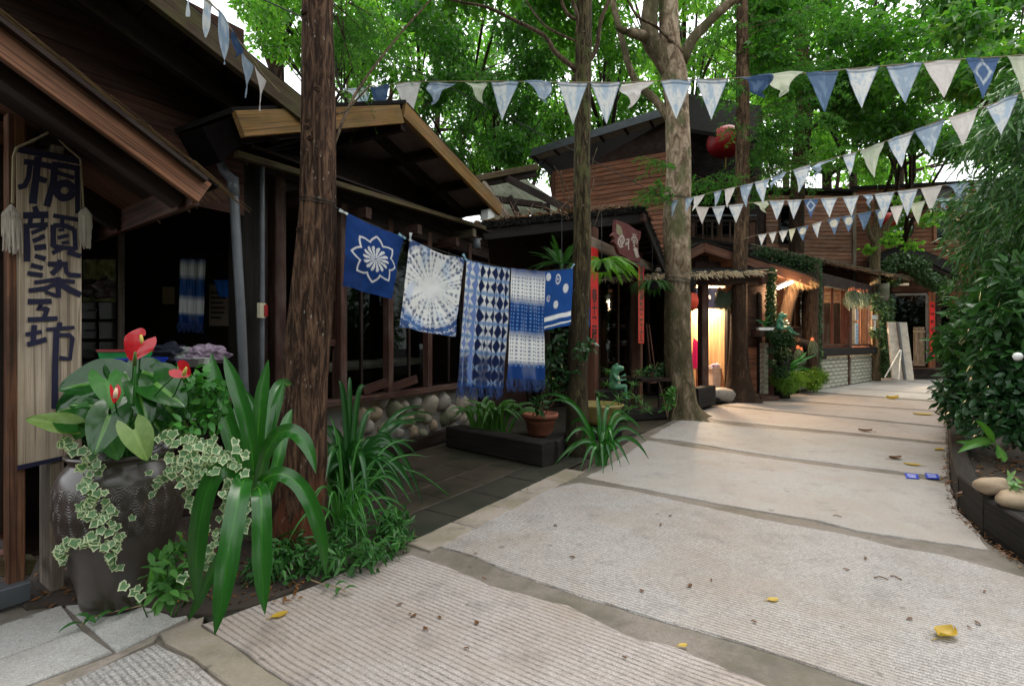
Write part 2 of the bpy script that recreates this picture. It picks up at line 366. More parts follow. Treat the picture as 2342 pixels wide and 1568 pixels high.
# lower left corner: granite tiles, kerb stones
fore = tag(slab('forecourt', [(-500, 1600), (420, 1600), (480, 1560), (470, 1425), (425, 1395), (120, 1345), (-500, 1500)], M_joint, None, -.012, .03, amp=0), kind='structure')
slab('granite_tile', [(-260, 1520), (-1, 1428), (142, 1382), (186, 1436), (0, 1503), (-200, 1590)], M_granite, fore, -.001, .03, amp=.002)
slab('granite_tile', [(-190, 1592), (1, 1506), (188, 1439), (257, 1487), (150, 1530), (52, 1566), (-60, 1680)], M_granite, fore, -.001, .03, amp=.002)
slab('granite_tile', [(205, 1431), (150, 1383), (330, 1370), (450, 1395), (420, 1412), (268, 1488)], M_granite, fore, -.001, .03, amp=.002)
slab('kerb_stone', [(70, 1566), (268, 1492), (360, 1448), (352, 1466), (190, 1545), (60, 1640)], M_kerb, fore, .002, .03, amp=.006)
slab('kerb_stone', [(365, 1445), (440, 1416), (466, 1408), (458, 1430), (540, 1480), (670, 1570), (780, 1660), (600, 1660), (530, 1570), (440, 1500), (380, 1470)], M_kerb, fore, .001, .03, amp=.008)
slab('paving_slab', [(120, 1572), (240, 1520), (358, 1470), (432, 1503), (522, 1571), (590, 1660), (20, 1660)], M_slabB, fore, .003, .03, amp=.01)
# mossy patio with its kerb tiles
patio = tag(slab('patio', [(700, 1260), (935, 1243), (1300, 1072), (1300, 1010), (1010, 985), (760, 1040)], M_dirt, None, -.02, .02, amp=0), kind='structure')
kA, kB = G(931, 1243), G(1295, 1071); kd = (kB-kA)/5.0
kn = Vector((-kd.y, kd.x, 0)).normalized()
kerb = tag(thing('kerb', None, None, kA), kind='structure')
for i in range(5):
    a = kA+kd*i; b = kA+kd*(i+1)-kd.normalized()*.008; e0, e1 = .20-.0*i, .20
    slab('kerb_tile', [a, b, b-kn*(e1+R.uniform(-.02, .02)), a-kn*(e0+R.uniform(-.02, .02))], M_kerb, kerb, .004+R.uniform(-.002, .003), .05, amp=.008, world=True)
tw = .36
for r in range(5):
    for i in range(-2, 7):
        a = kA+kd.normalized()*(i*.52+(.26 if r % 2 else 0))+kn*(.01+r*tw); b = a+kd.normalized()*.51
        if (a+b).x/2 > (kB.x+.3) : continue
        slab('patio_tile', [a, b, b+kn*(tw-.012), a+kn*(tw-.012)], M_patiod if r == 0 else M_patio, patio, -.004+R.uniform(-.003, .002), .015, amp=.004, world=True)
# ================================================================== BUILDING A : dyeing workshop with the hanging sign (left)
wsA = Wall((-2.53-.0, 2.91), (-2.53+.7, 3.91))
bA = thing('workshop_building', 'dark timber workshop with steep plank gable behind the painted hanging board', 'building', (-3, 3.4, 0))
def plank_row(wall, x0, x1, zs, mat, parent, off=0.0, thick=.02, lap=.0, name='plank', xs=None, jitter=.004):
    """horizontal boards on a wall between two photo columns (or per-row columns)"""
    for i in range(len(zs)-1):
        a0, b0 = (x0, x1) if xs is None else xs(i)
        z0, z1 = zs[i], zs[i+1]; zc = (z0+z1)/2; h = z1-z0-(.020 if lap else .004)
        a = wall.at(a0, off=off, z=zc); b = wall.at(b0, off=off, z=zc)
        o = R.uniform(0, jitter); a += wall.n*o; b += wall.n*o
        pl = beam(name, a, b, thick, h, mat, parent)
        if lap: pl.matrix_basis = pl.matrix_basis @ Matrix.Rotation(lap, 4, 'X')
# gable siding (horizontal boards), trimmed by the rake above
zA = [2.15+.155*i for i in range(10)]
plank_row(wsA, -300, 556, zA, W_plank, bA, jitter=.008)
# rake (upper gable) : fascia board against the trees
def rake(w, x0, y0, x1, y1, off, wd, th, mat, parent, name='bargeboard', ext0=0, ext1=0):
    a = w.at(x0, y0, off); b = w.at(x1, y1, off); d = (b-a).normalized(); return beam(name, a-d*ext0, b+d*ext1, th, wd, mat, parent, up=Z), a, b
o, ra, rb = rake(wsA, 372, 0, 700, 262, .62, .15, .05, W_mossy, bA, ext0=1.2)
# upper roof : sheet going inwards from the rake
d = (rb-ra).normalized(); ra2 = ra-d*1.2; inn = -wsA.n
upn = d.cross(inn); upn = upn if upn.z > 0 else -upn
MB().prism([ra2+upn*.05, rb+d*.05+upn*.05, rb+d*.05+inn*3+upn*.05, ra2+inn*3+upn*.05], upn*.05).build('roof', M_tar, bA)
for k in range(9):
    q = ra2.lerp(rb, (k+.5)/9)
    beam('soffit_board', q+upn*.02+inn*.06, q+upn*.02+inn*.9, (rb-ra2).length/9-.01, .015, W_dark, bA, up=upn)
beam('fascia_beam', ra2+inn*.3-upn*.09, rb+inn*.3-upn*.09, .07, .14, W_dark, bA)
# lower porch roof: bright fascia running down to the right
o, pa, pb = rake(wsA, 0, 92, 452, 432, 1.47*.82, .118, .035, W_rake, bA, ext0=.9, ext1=.03)
d2 = (pb-pa).normalized(); pa2 = pa-d2*.9; up2 = d2.cross(inn); up2 = up2 if up2.z > 0 else -up2
for k in range(5):
    s = inn*(.02+.16*k); 
for k in range(9):
    q0 = pa2+inn*(.03+.17*k)+up2*.045; q1 = pb+inn*(.03+.17*k)+up2*.045
    beam('roof_board', q0, q1, .165, .018, W_red if k % 3 else W_dark, bA, up=up2)
MB().prism([pa2+up2*.060-inn*.02, pb+d2*.06+up2*.060-inn*.02, pb+d2*.06+inn*1.6+up2*.060, pa2+inn*1.6+up2*.060], up2*.012).build('roof_felt', M_tar, bA)
beam('rafter', pa2+inn*.14-up2*.02, pb+inn*.14-up2*.02, .10, .13, W_dark, bA)
beam('rafter', pa2+inn*1.0-up2*.02, pb+inn*1.0-up2*.02, .07, .12, W_dark, bA)
beam('eave_board', pb+d2*.0+inn*.02-Z*.01, pb+inn*1.45-Z*.01, .03, .13, W_post, bA)
th = MB()
for k in range(170):   # straw thatch fringe on the porch roof
    t = R.random(); q = pa2.lerp(pb, t)+up2*R.uniform(.070, .085)-inn*R.uniform(.0, .04)
    th.tube([q, q+d2*R.uniform(.1, .3)+inn*R.uniform(0, .02)+up2*R.uniform(-.01, .005)], [.002, .001], 3, cap=False)
for k in range(120):
    q = pb+d2*.02+inn*R.uniform(-.03, 1.3)+up2*R.uniform(.08, .1)
    th.tube([q-d2*.1, q+d2*R.uniform(.03, .10)-Z*R.uniform(0, .04)], [.002, .001], 3, cap=False)
M_straw = plain('dry_straw', (.20, .13, .065), .9); M_strawp = plain('pale_palm_fringe', (.72, .64, .48), .9)
tag(th.build('thatch_fringe', M_straw, bA), kind='stuff')
# beams and posts behind the sign board
def vpost(w, px, wid, z0, z1, mat, parent, off=0.0, name='post', dep=None):
    p = w.at(px, off=off); return beam(name, Vector((p.x, p.y, z0)), Vector((p.x, p.y, z1)), dep or wid, wid, mat, parent, up=w.n)
sgn = Wall((-2.28, 2.235), (-2.15, 2.43))
vpost(sgn, 33, .075, .06, 2.25, W_rake, bA, -.05, dep=.06)
vpost(sgn, 118, .19, .0, 2.4, W_grey, bA, -.10, dep=.05)
vpost(sgn, 3, .10, .3, 2.6, W_dark, bA, -.18)
vpost(sgn, -60, .12, .3, 2.6, W_dark, bA, -.2)
beam('tie_beam', sgn.at(-200, 285, -.14), sgn.at(128, 322, -.14), .09, .10, W_red, bA)
beam('tie_beam', sgn.at(82, 280, -.06), sgn.at(165, 300, -.06), .12, .22, W_dark, bA)
beam('sill_timber', sgn.at(-220, 1300, -.12), sgn.at(70, 1290, -.12), .12, .07, W_mossy, bA)
for r in range(9):      # red brick plinth at the picture's left edge
    for i in range(4):
        a = sgn.at(14, off=-.2, z=.17+.062*r)-sgn.u*(.215*i+(.1 if r % 2 else 0)); beam('brick', a-sgn.u*.2, a, .09, .052, M_brick, bA, ch=.004)
for i in range(3):
    a = sgn.at(62, off=-.02, z=.05)-sgn.u*(.205*i); beam('base_block', a-sgn.u*.195, a, .1, .09, M_grey_metal, bA, ch=.006)
# roof ceiling / dark interior shell of the open workshop
ish = Wall((wsA.a.x, wsA.a.y), (wsA.a.x+wsA.u.x, wsA.a.y+wsA.u.y))
def shell(parent, wall, x0, x1, z0, z1, dep, mat, name='interior_wall', floor=None, left=True, right=True):
    a = wall.at(x0, z=z0); b = wall.at(x1, z=z0); i_ = -wall.n*dep
    MB().prism([a+i_, b+i_, b+i_+Z*(z1-z0), a+i_+Z*(z1-z0)], -wall.n*.04).build(name, mat, parent)
    if left: MB().prism([a-wall.n*.02, a+i_, a+i_+Z*(z1-z0), a-wall.n*.02+Z*(z1-z0)], -wall.u*.04).build(name, mat, parent)
    if right: MB().prism([b-wall.n*.02, b+i_, b+i_+Z*(z1-z0), b-wall.n*.02+Z*(z1-z0)], wall.u*.04).build(name, mat, parent)
    MB().prism([a-wall.n*.02+Z*(z1-z0), b-wall.n*.02+Z*(z1-z0), b+i_+Z*(z1-z0), a+i_+Z*(z1-z0)], Z*.04).build('interior_ceiling', mat, parent)
    if floor is not None: MB().prism([a-wall.n*.02, b-wall.n*.02, b+i_, a+i_], Z*.03).build('interior_floor', floor, parent)
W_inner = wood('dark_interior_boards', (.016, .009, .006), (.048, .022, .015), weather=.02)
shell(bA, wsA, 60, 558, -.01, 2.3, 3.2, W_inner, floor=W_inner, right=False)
beam('counter_top', wsA.at(200, z=.80, off=-.05), wsA.at(500, z=.80, off=-.05), .45, .04, W_grey, bA)
beam('counter_front', wsA.at(200, z=.4, off=-.25), wsA.at(500, z=.4, off=-.25), .03, .74, W_dark, bA)
vpost(wsA, 275, .05, .0, 2.3, W_grey, bA, -1.4)
# ------------------------------------------------------------------ BUILDING B : glazed wing
mB = .53; wsB = Wall((-1.90, 4.04), (-.84, 6.03))
bB = thing('workshop_wing', 'low timber wing with tall dark windows and cobble plinth behind the drying cloths', 'building', (-1.3, 5.2, 0))
vpost(wsB, 632, .125, 0, 2.55, W_post, bB, dep=.10)
vpost(wsB, 560, .17, 0, 2.55, W_log, bB, -.02)
vpost(wsB, 592, .10, 0, 2.55, W_dark, bB, -.06)
for px, wd, m in ((777, .12, W_post), (888, .085, W_post), (978, .085, W_post), (1068, .11, W_post)):
    vpost(wsB, px, wd, .66, 2.5, m, bB, dep=.08)
for px in (826, 935, 1025):   # slim sash stiles behind
    vpost(wsB, px, .03, .70, 2.45, W_dark, bB, -.09, name='sash_stile', dep=.03)
xsB = [777, 888, 978, 1068]
for i in range(3):
    for j in (0, 1):
        a = wsB.at(xsB[i]+8, off=-.09); b = wsB.at(xsB[i+1]-8, off=-.09); m_ = a.lerp(b, .5*j); n_ = a.lerp(b, .5+.5*j)
        MB().prism([(m_.x, m_.y, .72), (n_.x, n_.y, .72), (n_.x, n_.y, 2.42), (m_.x, m_.y, 2.42)], -wsB.n*.006).build('window_pane', GL, bB)
beam('sill', wsB.at(650, z=.655, off=.03), wsB.at(1085, z=.655, off=.03), .16, .055, W_post, bB)
beam('sill_board', wsB.at(650, z=.60, off=.0), wsB.at(1085, z=.60, off=.0), .05, .06, W_grey, bB)
for px in (858, 925):   # open hopper vents at the window feet
    a = wsB.at(px-28, z=.73, off=.03); b = wsB.at(px+28, z=.80, off=.10); beam('vent_flap', a, b, .03, .09, W_post, bB)
beam('head_beam', wsB.at(640, z=2.47, off=-.02), wsB.at(1110, z=2.47, off=-.02), .12, .16, W_dark, bB)
beam('rail', wsB.at(690, z=1.62, off=-.03), wsB.at(780, z=1.62, off=-.03), .04, .06, W_post, bB)
beam('rail', wsB.at(690, z=1.2, off=-.03), wsB.at(780, z=1.2, off=-.03), .04, .06, W_post, bB)
beam('gutter_board', wsB.at(540, 352, .33), wsB.at(1108, 522, .33), .05, .045, W_mossy, bB)
for px in (655, 790, 910, 1000):
    q = wsB.at(px, z=2.40); beam('rafter_end', q-wsB.n*.1, q+wsB.n*.3, .07, .10, W_post, bB)
beam('rafter_end', wsB.at(1085, 532, .34), wsB.at(1085, 532, .34)-wsB.n*.5, .08, .09, W_grey, bB)
beam('canopy_board', wsB.at(545, z=2.60, off=.18), wsB.at(1100, z=2.66, off=.18), .30, .02, W_dark, bB)
# cobble plinth
a0, b0 = wsB.at(690, z=.0), wsB.at(1092, z=.0)
MB().prism([a0, b0, b0+Z*.57, a0+Z*.57], -wsB.n*.1).build('plinth_mortar', concrete('dark_mortar', (.16, .155, .145), 0, .4, .6), bB)
beam('plinth_timber', wsB.at(690, z=.07, off=.05), wsB.at(1060, z=.07, off=.05), .10, .13, W_dark, bB)
def rock(name, c, r, mat, parent=None, seed=0, sq=(1, 1, 1), sub=2, amp=.25):
    import bmesh
    bm = bmesh.new(); bmesh.ops.create_icosphere(bm, subdivisions=sub, radius=1)
    for v in bm.verts:
        k = 1+amp*noise.noise(v.co*1.1+Vector((seed*3.7, seed, 0)))+amp*.3*noise.noise(v.co*3.1+Vector((seed, 5, seed)))
        v.co = Vector((v.co.x*sq[0]*r*k, v.co.y*sq[1]*r*k, v.co.z*sq[2]*r*k))
    me = bpy.data.meshes.new(name); bm.to_mesh(me); bm.free(); me.materials.append(mat)
    me.polygons.foreach_set('use_smooth', [True]*len(me.polygons))
    return link(bpy.data.objects.new(name, me), parent, Matrix.Translation(Vector(c)))
k = 0; MS3 = concrete('tan_river_stone', (.33, .24, .15), 0, .25, .6); MS4 = concrete('mossy_river_stone', (.20, .19, .12), 0, .3, .8, warm=(.08, .09, .04))
for (px, py, rr) in ((850, 945, .07), (868, 918, .06), (893, 935, .085), (890, 965, .05), (918, 928, .06), (926, 960, .065), (946, 920, .06), (955, 950, .06), (974, 925, .10), (970, 955, .06), (985, 972, .055), (1005, 915, .095), (1012, 955, .075), (1028, 945, .09), (1030, 980, .06), (940, 985, .05), (908, 990, .05), (962, 993, .05), (1050, 920, .09), (1060, 960, .09), (820, 950, .07), (835, 975, .06), (870, 985, .06)):
    k += 1; rock('stone', wsB.at(px, py, -.01), rr*1.55, (M_stone, MS3, M_stone2, MS4, M_stone)[k % 5], bB, k, (1, .6, R.uniform(.75, 1.0)), 3)
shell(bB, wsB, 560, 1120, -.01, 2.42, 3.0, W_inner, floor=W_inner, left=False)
q = wsB.at(700, z=1.0, off=-1.6); beam('work_bench', wsB.at(690, z=.92, off=-.9), wsB.at(990, z=.92, off=-1.6), .35, .10, W_grey, bB)
# gable roof of the wing
o, ga, gp = rake(wsB, 545, 285, 915, 262, .68, .15, .045, W_yellow, bB, name='bargeboard')
gp = wsB.at(928, 256, .68); o, _, ge = rake(wsB, 922, 252, 1140, 478, .68, .145, .045, W_yellow, bB, name='bargeboard', ext1=.03)
inB = -wsB.n
for (s, e) in ((ga, gp), (gp, ge)):
    dd_ = (e-s).normalized(); un = dd_.cross(inB); un = un if un.z > 0 else -un; L = (e-s).length
    for k in range(3):
        for j in range(2):
            a = s+dd_*(L*(.02+k*.33))+inB*(.05+j*1.2)+un*.05; b = s+dd_*(L*(.02+(k+1)*.33)-.03)+inB*(.05+j*1.2)+un*.05
            MB().prism([a, b, b+inB*1.17, a+inB*1.17], un*.012).build('soffit_panel', W_soffit, bB)
    MB().prism([s+un*.07, e+un*.07+dd_*.05, e+inB*2.8+un*.07+dd_*.05, s+inB*2.8+un*.07], un*.03).build('roof', M_tar, bB)
    for t in (.33, .66, .98): beam('purlin', s.lerp(e, t)+inB*.03-un*.01, s.lerp(e, t)+inB*2.5-un*.01, .05, .09, W_dark, bB)
    for t in (.5, 1.3): beam('rafter', s+inB*t-un*.0, e+inB*t-un*.0, .05, .11, W_dark, bB)
beam('ridge_beam', gp+inB*.03-Z*.1, gp+inB*2.6-Z*.1, .06, .12, W_dark, bB)
# gable infill set back from the fascia and the tie beam
gt = MB().prism([wsB.at(560, z=2.56, off=-.06), wsB.at(1100, z=2.56, off=-.06), wsB.at(1100, z=2.72, off=-.06), wsB.at(930, z=3.2, off=-.06), wsB.at(560, z=2.7, off=-.06)], -wsB.n*.03).build('gable_panel', W_inner, bB)
beam('tie_beam', wsB.at(560, z=2.6, off=.02), wsB.at(1110, z=2.6, off=.02), .08, .1, W_dark, bB)
# box gutter end at the left, metal cap at the right
MB().prism([wsB.at(462, 292, .62), wsB.at(545, 266, .62), wsB.at(552, 330, .62), wsB.at(505, 372, .62)], inB*.25).build('gutter_end', M_black, bB)
MB().prism([wsB.at(1117, 478, .66), wsB.at(1133, 477, .66), wsB.at(1131, 496, .66), wsB.at(1115, 502, .66)], inB*.1).build('gutter_cap', M_white, bB)
# downpipe, conduit, switch box, wall lamp
dp = thing('downpipe', 'thick grey plastic downpipe with an elbow, standing before the dark posts', 'downpipe', G(575, 1130))
b_ = [P(505, 372, 3.45), P(512, 392, 3.45), P(532, 412, 3.4), P(535, 440, 3.4), P(551, 720, 3.4), P(562, 980, 3.4), Vector((P(566, 1100, 3.4).x, 3.4, .0))]
MB().tube(b_, [.030, .031, .034, .031, .031, .031, .031], 12).build('pipe', M_pipe, dp, smooth=True)
MB().tube([b_[2]+Z*.02, b_[3]-Z*.03], [.037, .037], 12).build('collar', M_pipe, dp, smooth=True)
cd = thing('conduit', 'slim grey conduit beside the brown post carrying a switch box', 'conduit', G(600, 1120))
c_ = [P(652, 372, 3.9), P(630, 362, 3.8), P(608, 362, 3.75), P(600, 385, 3.72), P(600, 700, 3.72), P(598, 1000, 3.7), Vector((P(598, 1100, 3.7).x, 3.7, 0))]
MB().tube(c_, .018, 8).build('pipe', M_pipe, cd, smooth=True)
sb = tag(beam('switch_box', P(598, 727, 3.66), P(598, 693, 3.66), .035, .075, M_cream, None, ch=.006), 'cream and red switch box clipped to the slim grey conduit', 'switch box')
sb2 = beam('red_switch', P(606, 723, 3.68), P(606, 697, 3.68), .03, .035, M_redmet, sb, ch=.004)
wl = thing('wall_lamp', 'small grey cowl lamp under the canopy corner', 'lamp', P(1090, 560, 6.0))
MB().lathe(P(1090, 568, 6.0), [(.0, .12), (.035, .115), (.05, .07), (.052, .0), (.047, 0), (.045, .06), (0, .1)], 16).build('cowl', M_pipe, wl, smooth=True)
MB().tube([P(1090, 553, 6.0), P(1100, 546, 6.15)], .012, 6).build('bracket', M_pipe, wl)
# ================================================================== link roofs between wing and tall house
lr = thing('link_roof', 'mossy corrugated link roof with weathered beams behind the wing gable', 'roof', (0.6, 9, 0))
def corr(name, a, b, c, d, mat, parent, n=26, amp=.02):
    a, b, c, d = map(Vector, (a, b, c, d)); mb = MB(); un = (b-a).cross(d-a).normalized(); un = un if un.z > 0 else -un
    r0 = []; r1 = []
    for i in range(n+1):
        o_ = un*amp*(1 if i % 2 else -1); r0.append(a.lerp(b, i/n)+o_); r1.append(d.lerp(c, i/n)+o_)
    mb.quadstrip([r0, r1], closed=False, cap=False); mb.quadstrip([[v-un*.012 for v in r1], [v-un*.012 for v in r0]], closed=False, cap=False); return mb.build(name, mat, parent)
M_mossroof = concrete('mossy_sheet', (.23, .24, .17), 0, .5, .9, warm=(.05, .06, .02))
corr('roof_sheet', P(1095, 400, 9), P(1190, 402, 9.5), P(1310, 480, 8.5), P(1150, 500, 8), M_mossroof, lr, 18)
corr('roof_sheet', P(1060, 440, 8.4), P(1110, 430, 8.8), P(1215, 510, 8.2), P(1130, 520, 7.6), M_mossroof, lr, 12)
for (a, b, w_, h_, m) in ((P(1085, 410, 8.2), P(1228, 382, 8.8), .10, .10, W_mossy), (P(1085, 424, 8.3), P(1225, 398, 8.9), .10, .10, W_dark), (P(1140, 398, 8.6), P(1305, 482, 7.9), .07, .12, W_dark), (P(1105, 420, 8.1), P(1165, 505, 7.7), .08, .1, W_grey),
                       (P(1165, 450, 8), P(1190, 505, 8), .08, .10, W_dark), (P(1110, 452, 7.9), P(1240, 470, 8.2), .08, .10, W_dark)):
    beam('roof_beam', a, b, w_, h_, m, lr)
for (x, y) in ((1120, 8.4), (1250, 8.4)):
    q = P(x, 784, y); beam('post', (q.x, q.y, 0), (q.x, q.y, 3.6), .12, .12, W_dark, lr)
# ================================================================== BUILDING C : pottery porch with red plaque
bC = thing('porch_building', 'black roofed timber porch with carved red plaque and twig littered roof', 'building', (1.6, 8.5, 0))
L_, A_, R_ = P(1105, 522, 6.6), P(1472, 484, 7.6), P(1520, 604, 9.4)
inC = Vector((-.86, .5, 0))
def sheet(name, pts, th, mat, parent):
    n_ = (Vector(pts[1])-Vector(pts[0])).cross(Vector(pts[2])-Vector(pts[0])).normalized(); n_ = n_ if n_.z > 0 else -n_
    return MB().prism(pts, n_*th).build(name, mat, parent)
A2 = A_+Vector((-1.2, 3.2, .15)); L2 = L_+Vector((-1.2, 3.2, .1)); R2 = R_+Vector((-1.3, 2.4, 0.0))
sheet('roof', [L_, A_, A2, L2], .09, M_tar, bC); sheet('roof', [A_+Z*.004, R_, R2, A2+Z*.004], .09, M_tar, bC)
for t in [i/9 for i in range(10)]:
    a = A_.lerp(R_, t)-Z*.03; beam('soffit_batten', a, a+Vector((-1.0, 1.6, .04)), .08, .025, W_dark, bC)
for (s, e) in ((L_, A_), (A_, R_)):
    beam('fascia', s-Z*.08+Vector((.0, .06, 0)), e-Z*.08+Vector((0, .06, 0)), .05, .14, W_log, bC)
beam('purlin_end', A_+Vector((-.3, .3, -.12)), A_+Vector((.02, -.02, -.1)), .09, .11, W_post, bC)
rg = MB()
for k in range(420):   # shaggy black edge
    s, e = ((L_, A_), (A_, R_))[k % 3 > 1]; q = s.lerp(e, R.random())+Z*R.uniform(.03, .1)
    rg.tube([q, q+Vector((R.uniform(-.08, .08), -R.uniform(.01, .07), R.uniform(-.09, .04)))], [.012, .003], 3, cap=False)
tag(rg.build('shaggy_edge', M_tar, bC), kind='stuff')
wsC = Wall((1.14, 7.0), (2.3, 8.94))
for px, pyb, m in ((1352, 0, W_post), (1457, 0, W_post)):
    vpost(wsC, px, .17, 0, 2.85, W_red, bC)
beam('tie_beam', wsC.at(1335, 549, .1), wsC.at(1530, 628, .1), .08, .15, W_grey, bC)
beam('tie_beam', wsC.at(1352, z=2.8, off=-.05), wsC.at(1352, z=2.8, off=-2.2), .1, .14, W_dark, bC)
beam('tie_beam', wsC.at(1457, z=2.8, off=-.05), wsC.at(1457, z=2.8, off=-2.2), .1, .14, W_dark, bC)
# dark shop front behind the porch
wsC2 = Wall((0.2, 8.6), (3.2, 11.2)); 
iC = -wsC2.n
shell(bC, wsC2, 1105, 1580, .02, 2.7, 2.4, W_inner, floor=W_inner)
for px in (1210, 1285, 1368, 1412, 1440, 1482, 1530):
    vpost(wsC2, px, .07, .05, 2.65, W_dark, bC, .02)
MB().prism([wsC2.at(1112, z=.05), wsC2.at(1210, z=.05), wsC2.at(1210, z=2.6), wsC2.at(1112, z=2.6)], iC*.05).build('wall_panel', W_wall, bC)
MB().prism([wsC2.at(1375, z=.3, off=.0), wsC2.at(1440, z=.3), wsC2.at(1440, z=2.5), wsC2.at(1375, z=2.5)], iC*.006).build('window_pane', GL, bC)
beam('sill', wsC2.at(1360, z=.45, off=.05), wsC2.at(1560, z=.45, off=.05), .12, .08, W_dark, bC)
MB().prism([wsC2.at(1090, z=2.3, off=.1), wsC2.at(1350, z=2.3, off=.1), wsC2.at(1350, z=3.15, off=.1), wsC2.at(1090, z=3.15, off=.1)], iC*.05).build('wall_panel', W_inner, bC)
# shelf of crockery inside the porch shop
shf = thing('crockery_shelf', 'dim shelf of white crockery behind the porch window', 'shelf', wsC2.at(1405, z=.03, off=-.6))
for zz in (.75, 1.15, 1.55, 1.9):
    beam('shelf_board', wsC2.at(1378, z=zz, off=-.6), wsC2.at(1440, z=zz, off=-.6), .3, .03, W_red, shf)
for e in (1378, 1440): beam('side_panel', wsC2.at(e, z=.05, off=-.6), wsC2.at(e, z=2.1, off=-.6), .3, .03, W_red, shf, up=wsC2.u)
M_ceramic = plain('white_ceramic', (.6, .58, .52), .25)
for k, (px, zz) in enumerate(((1388, .765), (1408, .765), (1390, 1.165), (1412, 1.165), (1426, 1.165), (1388, 1.565), (1404, 1.565), (1424, 1.565), (1410, 1.915))):
    c = wsC2.at(px, z=zz, off=-.55); s = R.uniform(.05, .08)
    o = MB().lathe(c, [(.3*s, 0), (.4*s, .02), (s, s*.7), (s*1.05, s*1.2), (s*.95, s*1.2), (s*.85, s*.7), (.2*s, .03)], 14, cap=True).build('bowl', M_ceramic, None, c, smooth=True)
    tag(o, ('left bowl on the lowest board', 'right bowl on the lowest board', 'left bowl on the second board', 'middle bowl on the second board', 'right bowl on the second board', 'left bowl on the third board', 'middle bowl on the third board', 'right bowl on the third board', 'lone white bowl on the top board')[k]+' of the dim crockery shelf', 'bowl', 'white bowls on the dim crockery shelf')
# ================================================================== BUILDING D : tall cedar clad house
bD = thing('cedar_house', 'two storey house clad in reddish cedar boards with grey metal roof edge', 'building', (6, 16, 0))
cD = Vector((1.19, 14, 0)); uD = Vector((1.96, -1, 0)).normalized()
wD1 = Wall((cD.x, cD.y), (cD.x+uD.x, cD.y+uD.y)); 
zD = [2.3+.124*i for i in range(32)]
plank_row(wD1, 1266, 1545, zD, W_cedar, bD, thick=.03, lap=.10, name='siding_board')
MB().prism([wD1.at(1266, z=0, off=-.03), wD1.at(1560, z=0, off=-.03), wD1.at(1560, z=7.1, off=-.03), wD1.at(1266, z=5.8, off=-.03)], -wD1.n*.1).build('wall', W_wall, bD)
vpost(wD1, 1266, .10, 0, 6.1, W_red, bD, .01)
ws = Wall((cD.x, cD.y), (cD.x+.5, cD.y+1)); MB().prism([cD, cD+Vector((1.9, 3.8, 0)), cD+Vector((1.9, 3.8, 6)), cD+Z*6], Vector((.1, -.05, 0))).build('wall', W_wall, bD)
# mono-pitch roof with grey fascia
f0, f1 = wD1.at(1212, 352, .55), wD1.at(1545, 250, .55)
beam('fascia', f0, f1, .05, .17, M_grey_metal, bD)
back = Vector((2.0, 4.0, 0))
un = (f1-f0).cross(back).normalized(); un = un if un.z > 0 else -un
MB().prism([f0+un*.09, f1+un*.09, f1+un*.09+back, f0+un*.09+back], un*.04).build('roof', M_grey_metal, bD)
beam('fascia', f0, f0+back, .05, .17, M_grey_metal, bD)
for k in range(6):
    a = f0.lerp(f1, k/6+.004); b = f0.lerp(f1, (k+1)/6-.004)
    MB().prism([a-wD1.n*.04, b-wD1.n*.04, b-wD1.n*.52, a-wD1.n*.52], un*.015).build('soffit_panel', plain('pale_soffit', (.33, .29, .23), .9) if k == 0 else bpy.data.materials['pale_soffit'], bD)
    beam('outrigger', a-wD1.n*.02-un*.03, a-wD1.n*.54-un*.03, .05, .06, W_log, bD)
# recessed balcony bay with windows
wD2 = Wall((5.0, 15.2), (9.2, 15.9))
MB().prism([wD2.at(1560, z=0, off=-.5), wD2.at(1735, z=0, off=-.5), wD2.at(1745, z=9, off=-.5), wD2.at(1540, z=9, off=-.5)], -wD2.n*.1).build('wall', W_dark, bD)
MB().prism([wD2.at(1560, 556, -.45), wD2.at(1730, 556, -.45), wD2.at(1730, 500, -.45), wD2.at(1560, 500, -.45)], wD2.n*.03).build('wall_panel', W_red, bD)
win = lambda w, x0, x1, y0, y1, off, parent, mat, gl, nx=2, ny=2, fw=.05: _win(w, x0, x1, y0, y1, off, parent, mat, gl, nx, ny, fw)
def _win(w, x0, x1, y0, y1, off, parent, mat, gl, nx, ny, fw):
    a = w.at(x0, y0, off); b = w.at(x1, y1, off); z1, z0 = a.z, min(b.z, a.z-.1)
    fr = MB(); A = Vector((a.x, a.y, 0)); B = Vector((b.x, b.y, 0))
    for z in (z0, z1): fr.box(A+Z*z, B+Z*z, .05, fw)
    for q in (A, B): fr.box(q+Z*(z0+fw/2), q+Z*(z1-fw/2), fw, .05, up=w.n)
    f = fr.build('window', mat, parent, origin=(A+Z*z0))
    for i in range(1, nx): q = A.lerp(B, i/nx); beam('mullion', q+Z*(z0+fw/2), q+Z*(z1-fw/2), fw*.8, .03, mat, f, up=w.n)
    for j in range(1, ny): z = z0+(z1-z0)*j/ny; beam('transom', A+Z*z+w.n*.002, B+Z*z+w.n*.002, .03, fw*.5, mat, f)
    MB().prism([A+Z*z0, B+Z*z0, B+Z*z1, A+Z*z1], -w.n*.006).build('pane', gl, f); return f
GLS = glassmat('sky_reflecting_glass', (.25, .27, .27), .35)
_win(wD2, 1592, 1640, 430, 540, -.4, bD, W_dark, GLS, 2, 5, .05); _win(wD2, 1650, 1712, 418, 540, -.4, bD, W_dark, GLS, 2, 5, .05)
rl = [wD2.at(1566, 505, .6), wD2.at(1730, 505, .6)]
beam('hand_rail', rl[0], rl[1], .06, .09, W_dark, bD); beam('bottom_rail', rl[0]-Z*.72, rl[1]-Z*.72, .06, .08, W_dark, bD); beam('top_rail', rl[0]+Z*.16, rl[1]+Z*.16, .04, .05, M_grey_metal, bD)
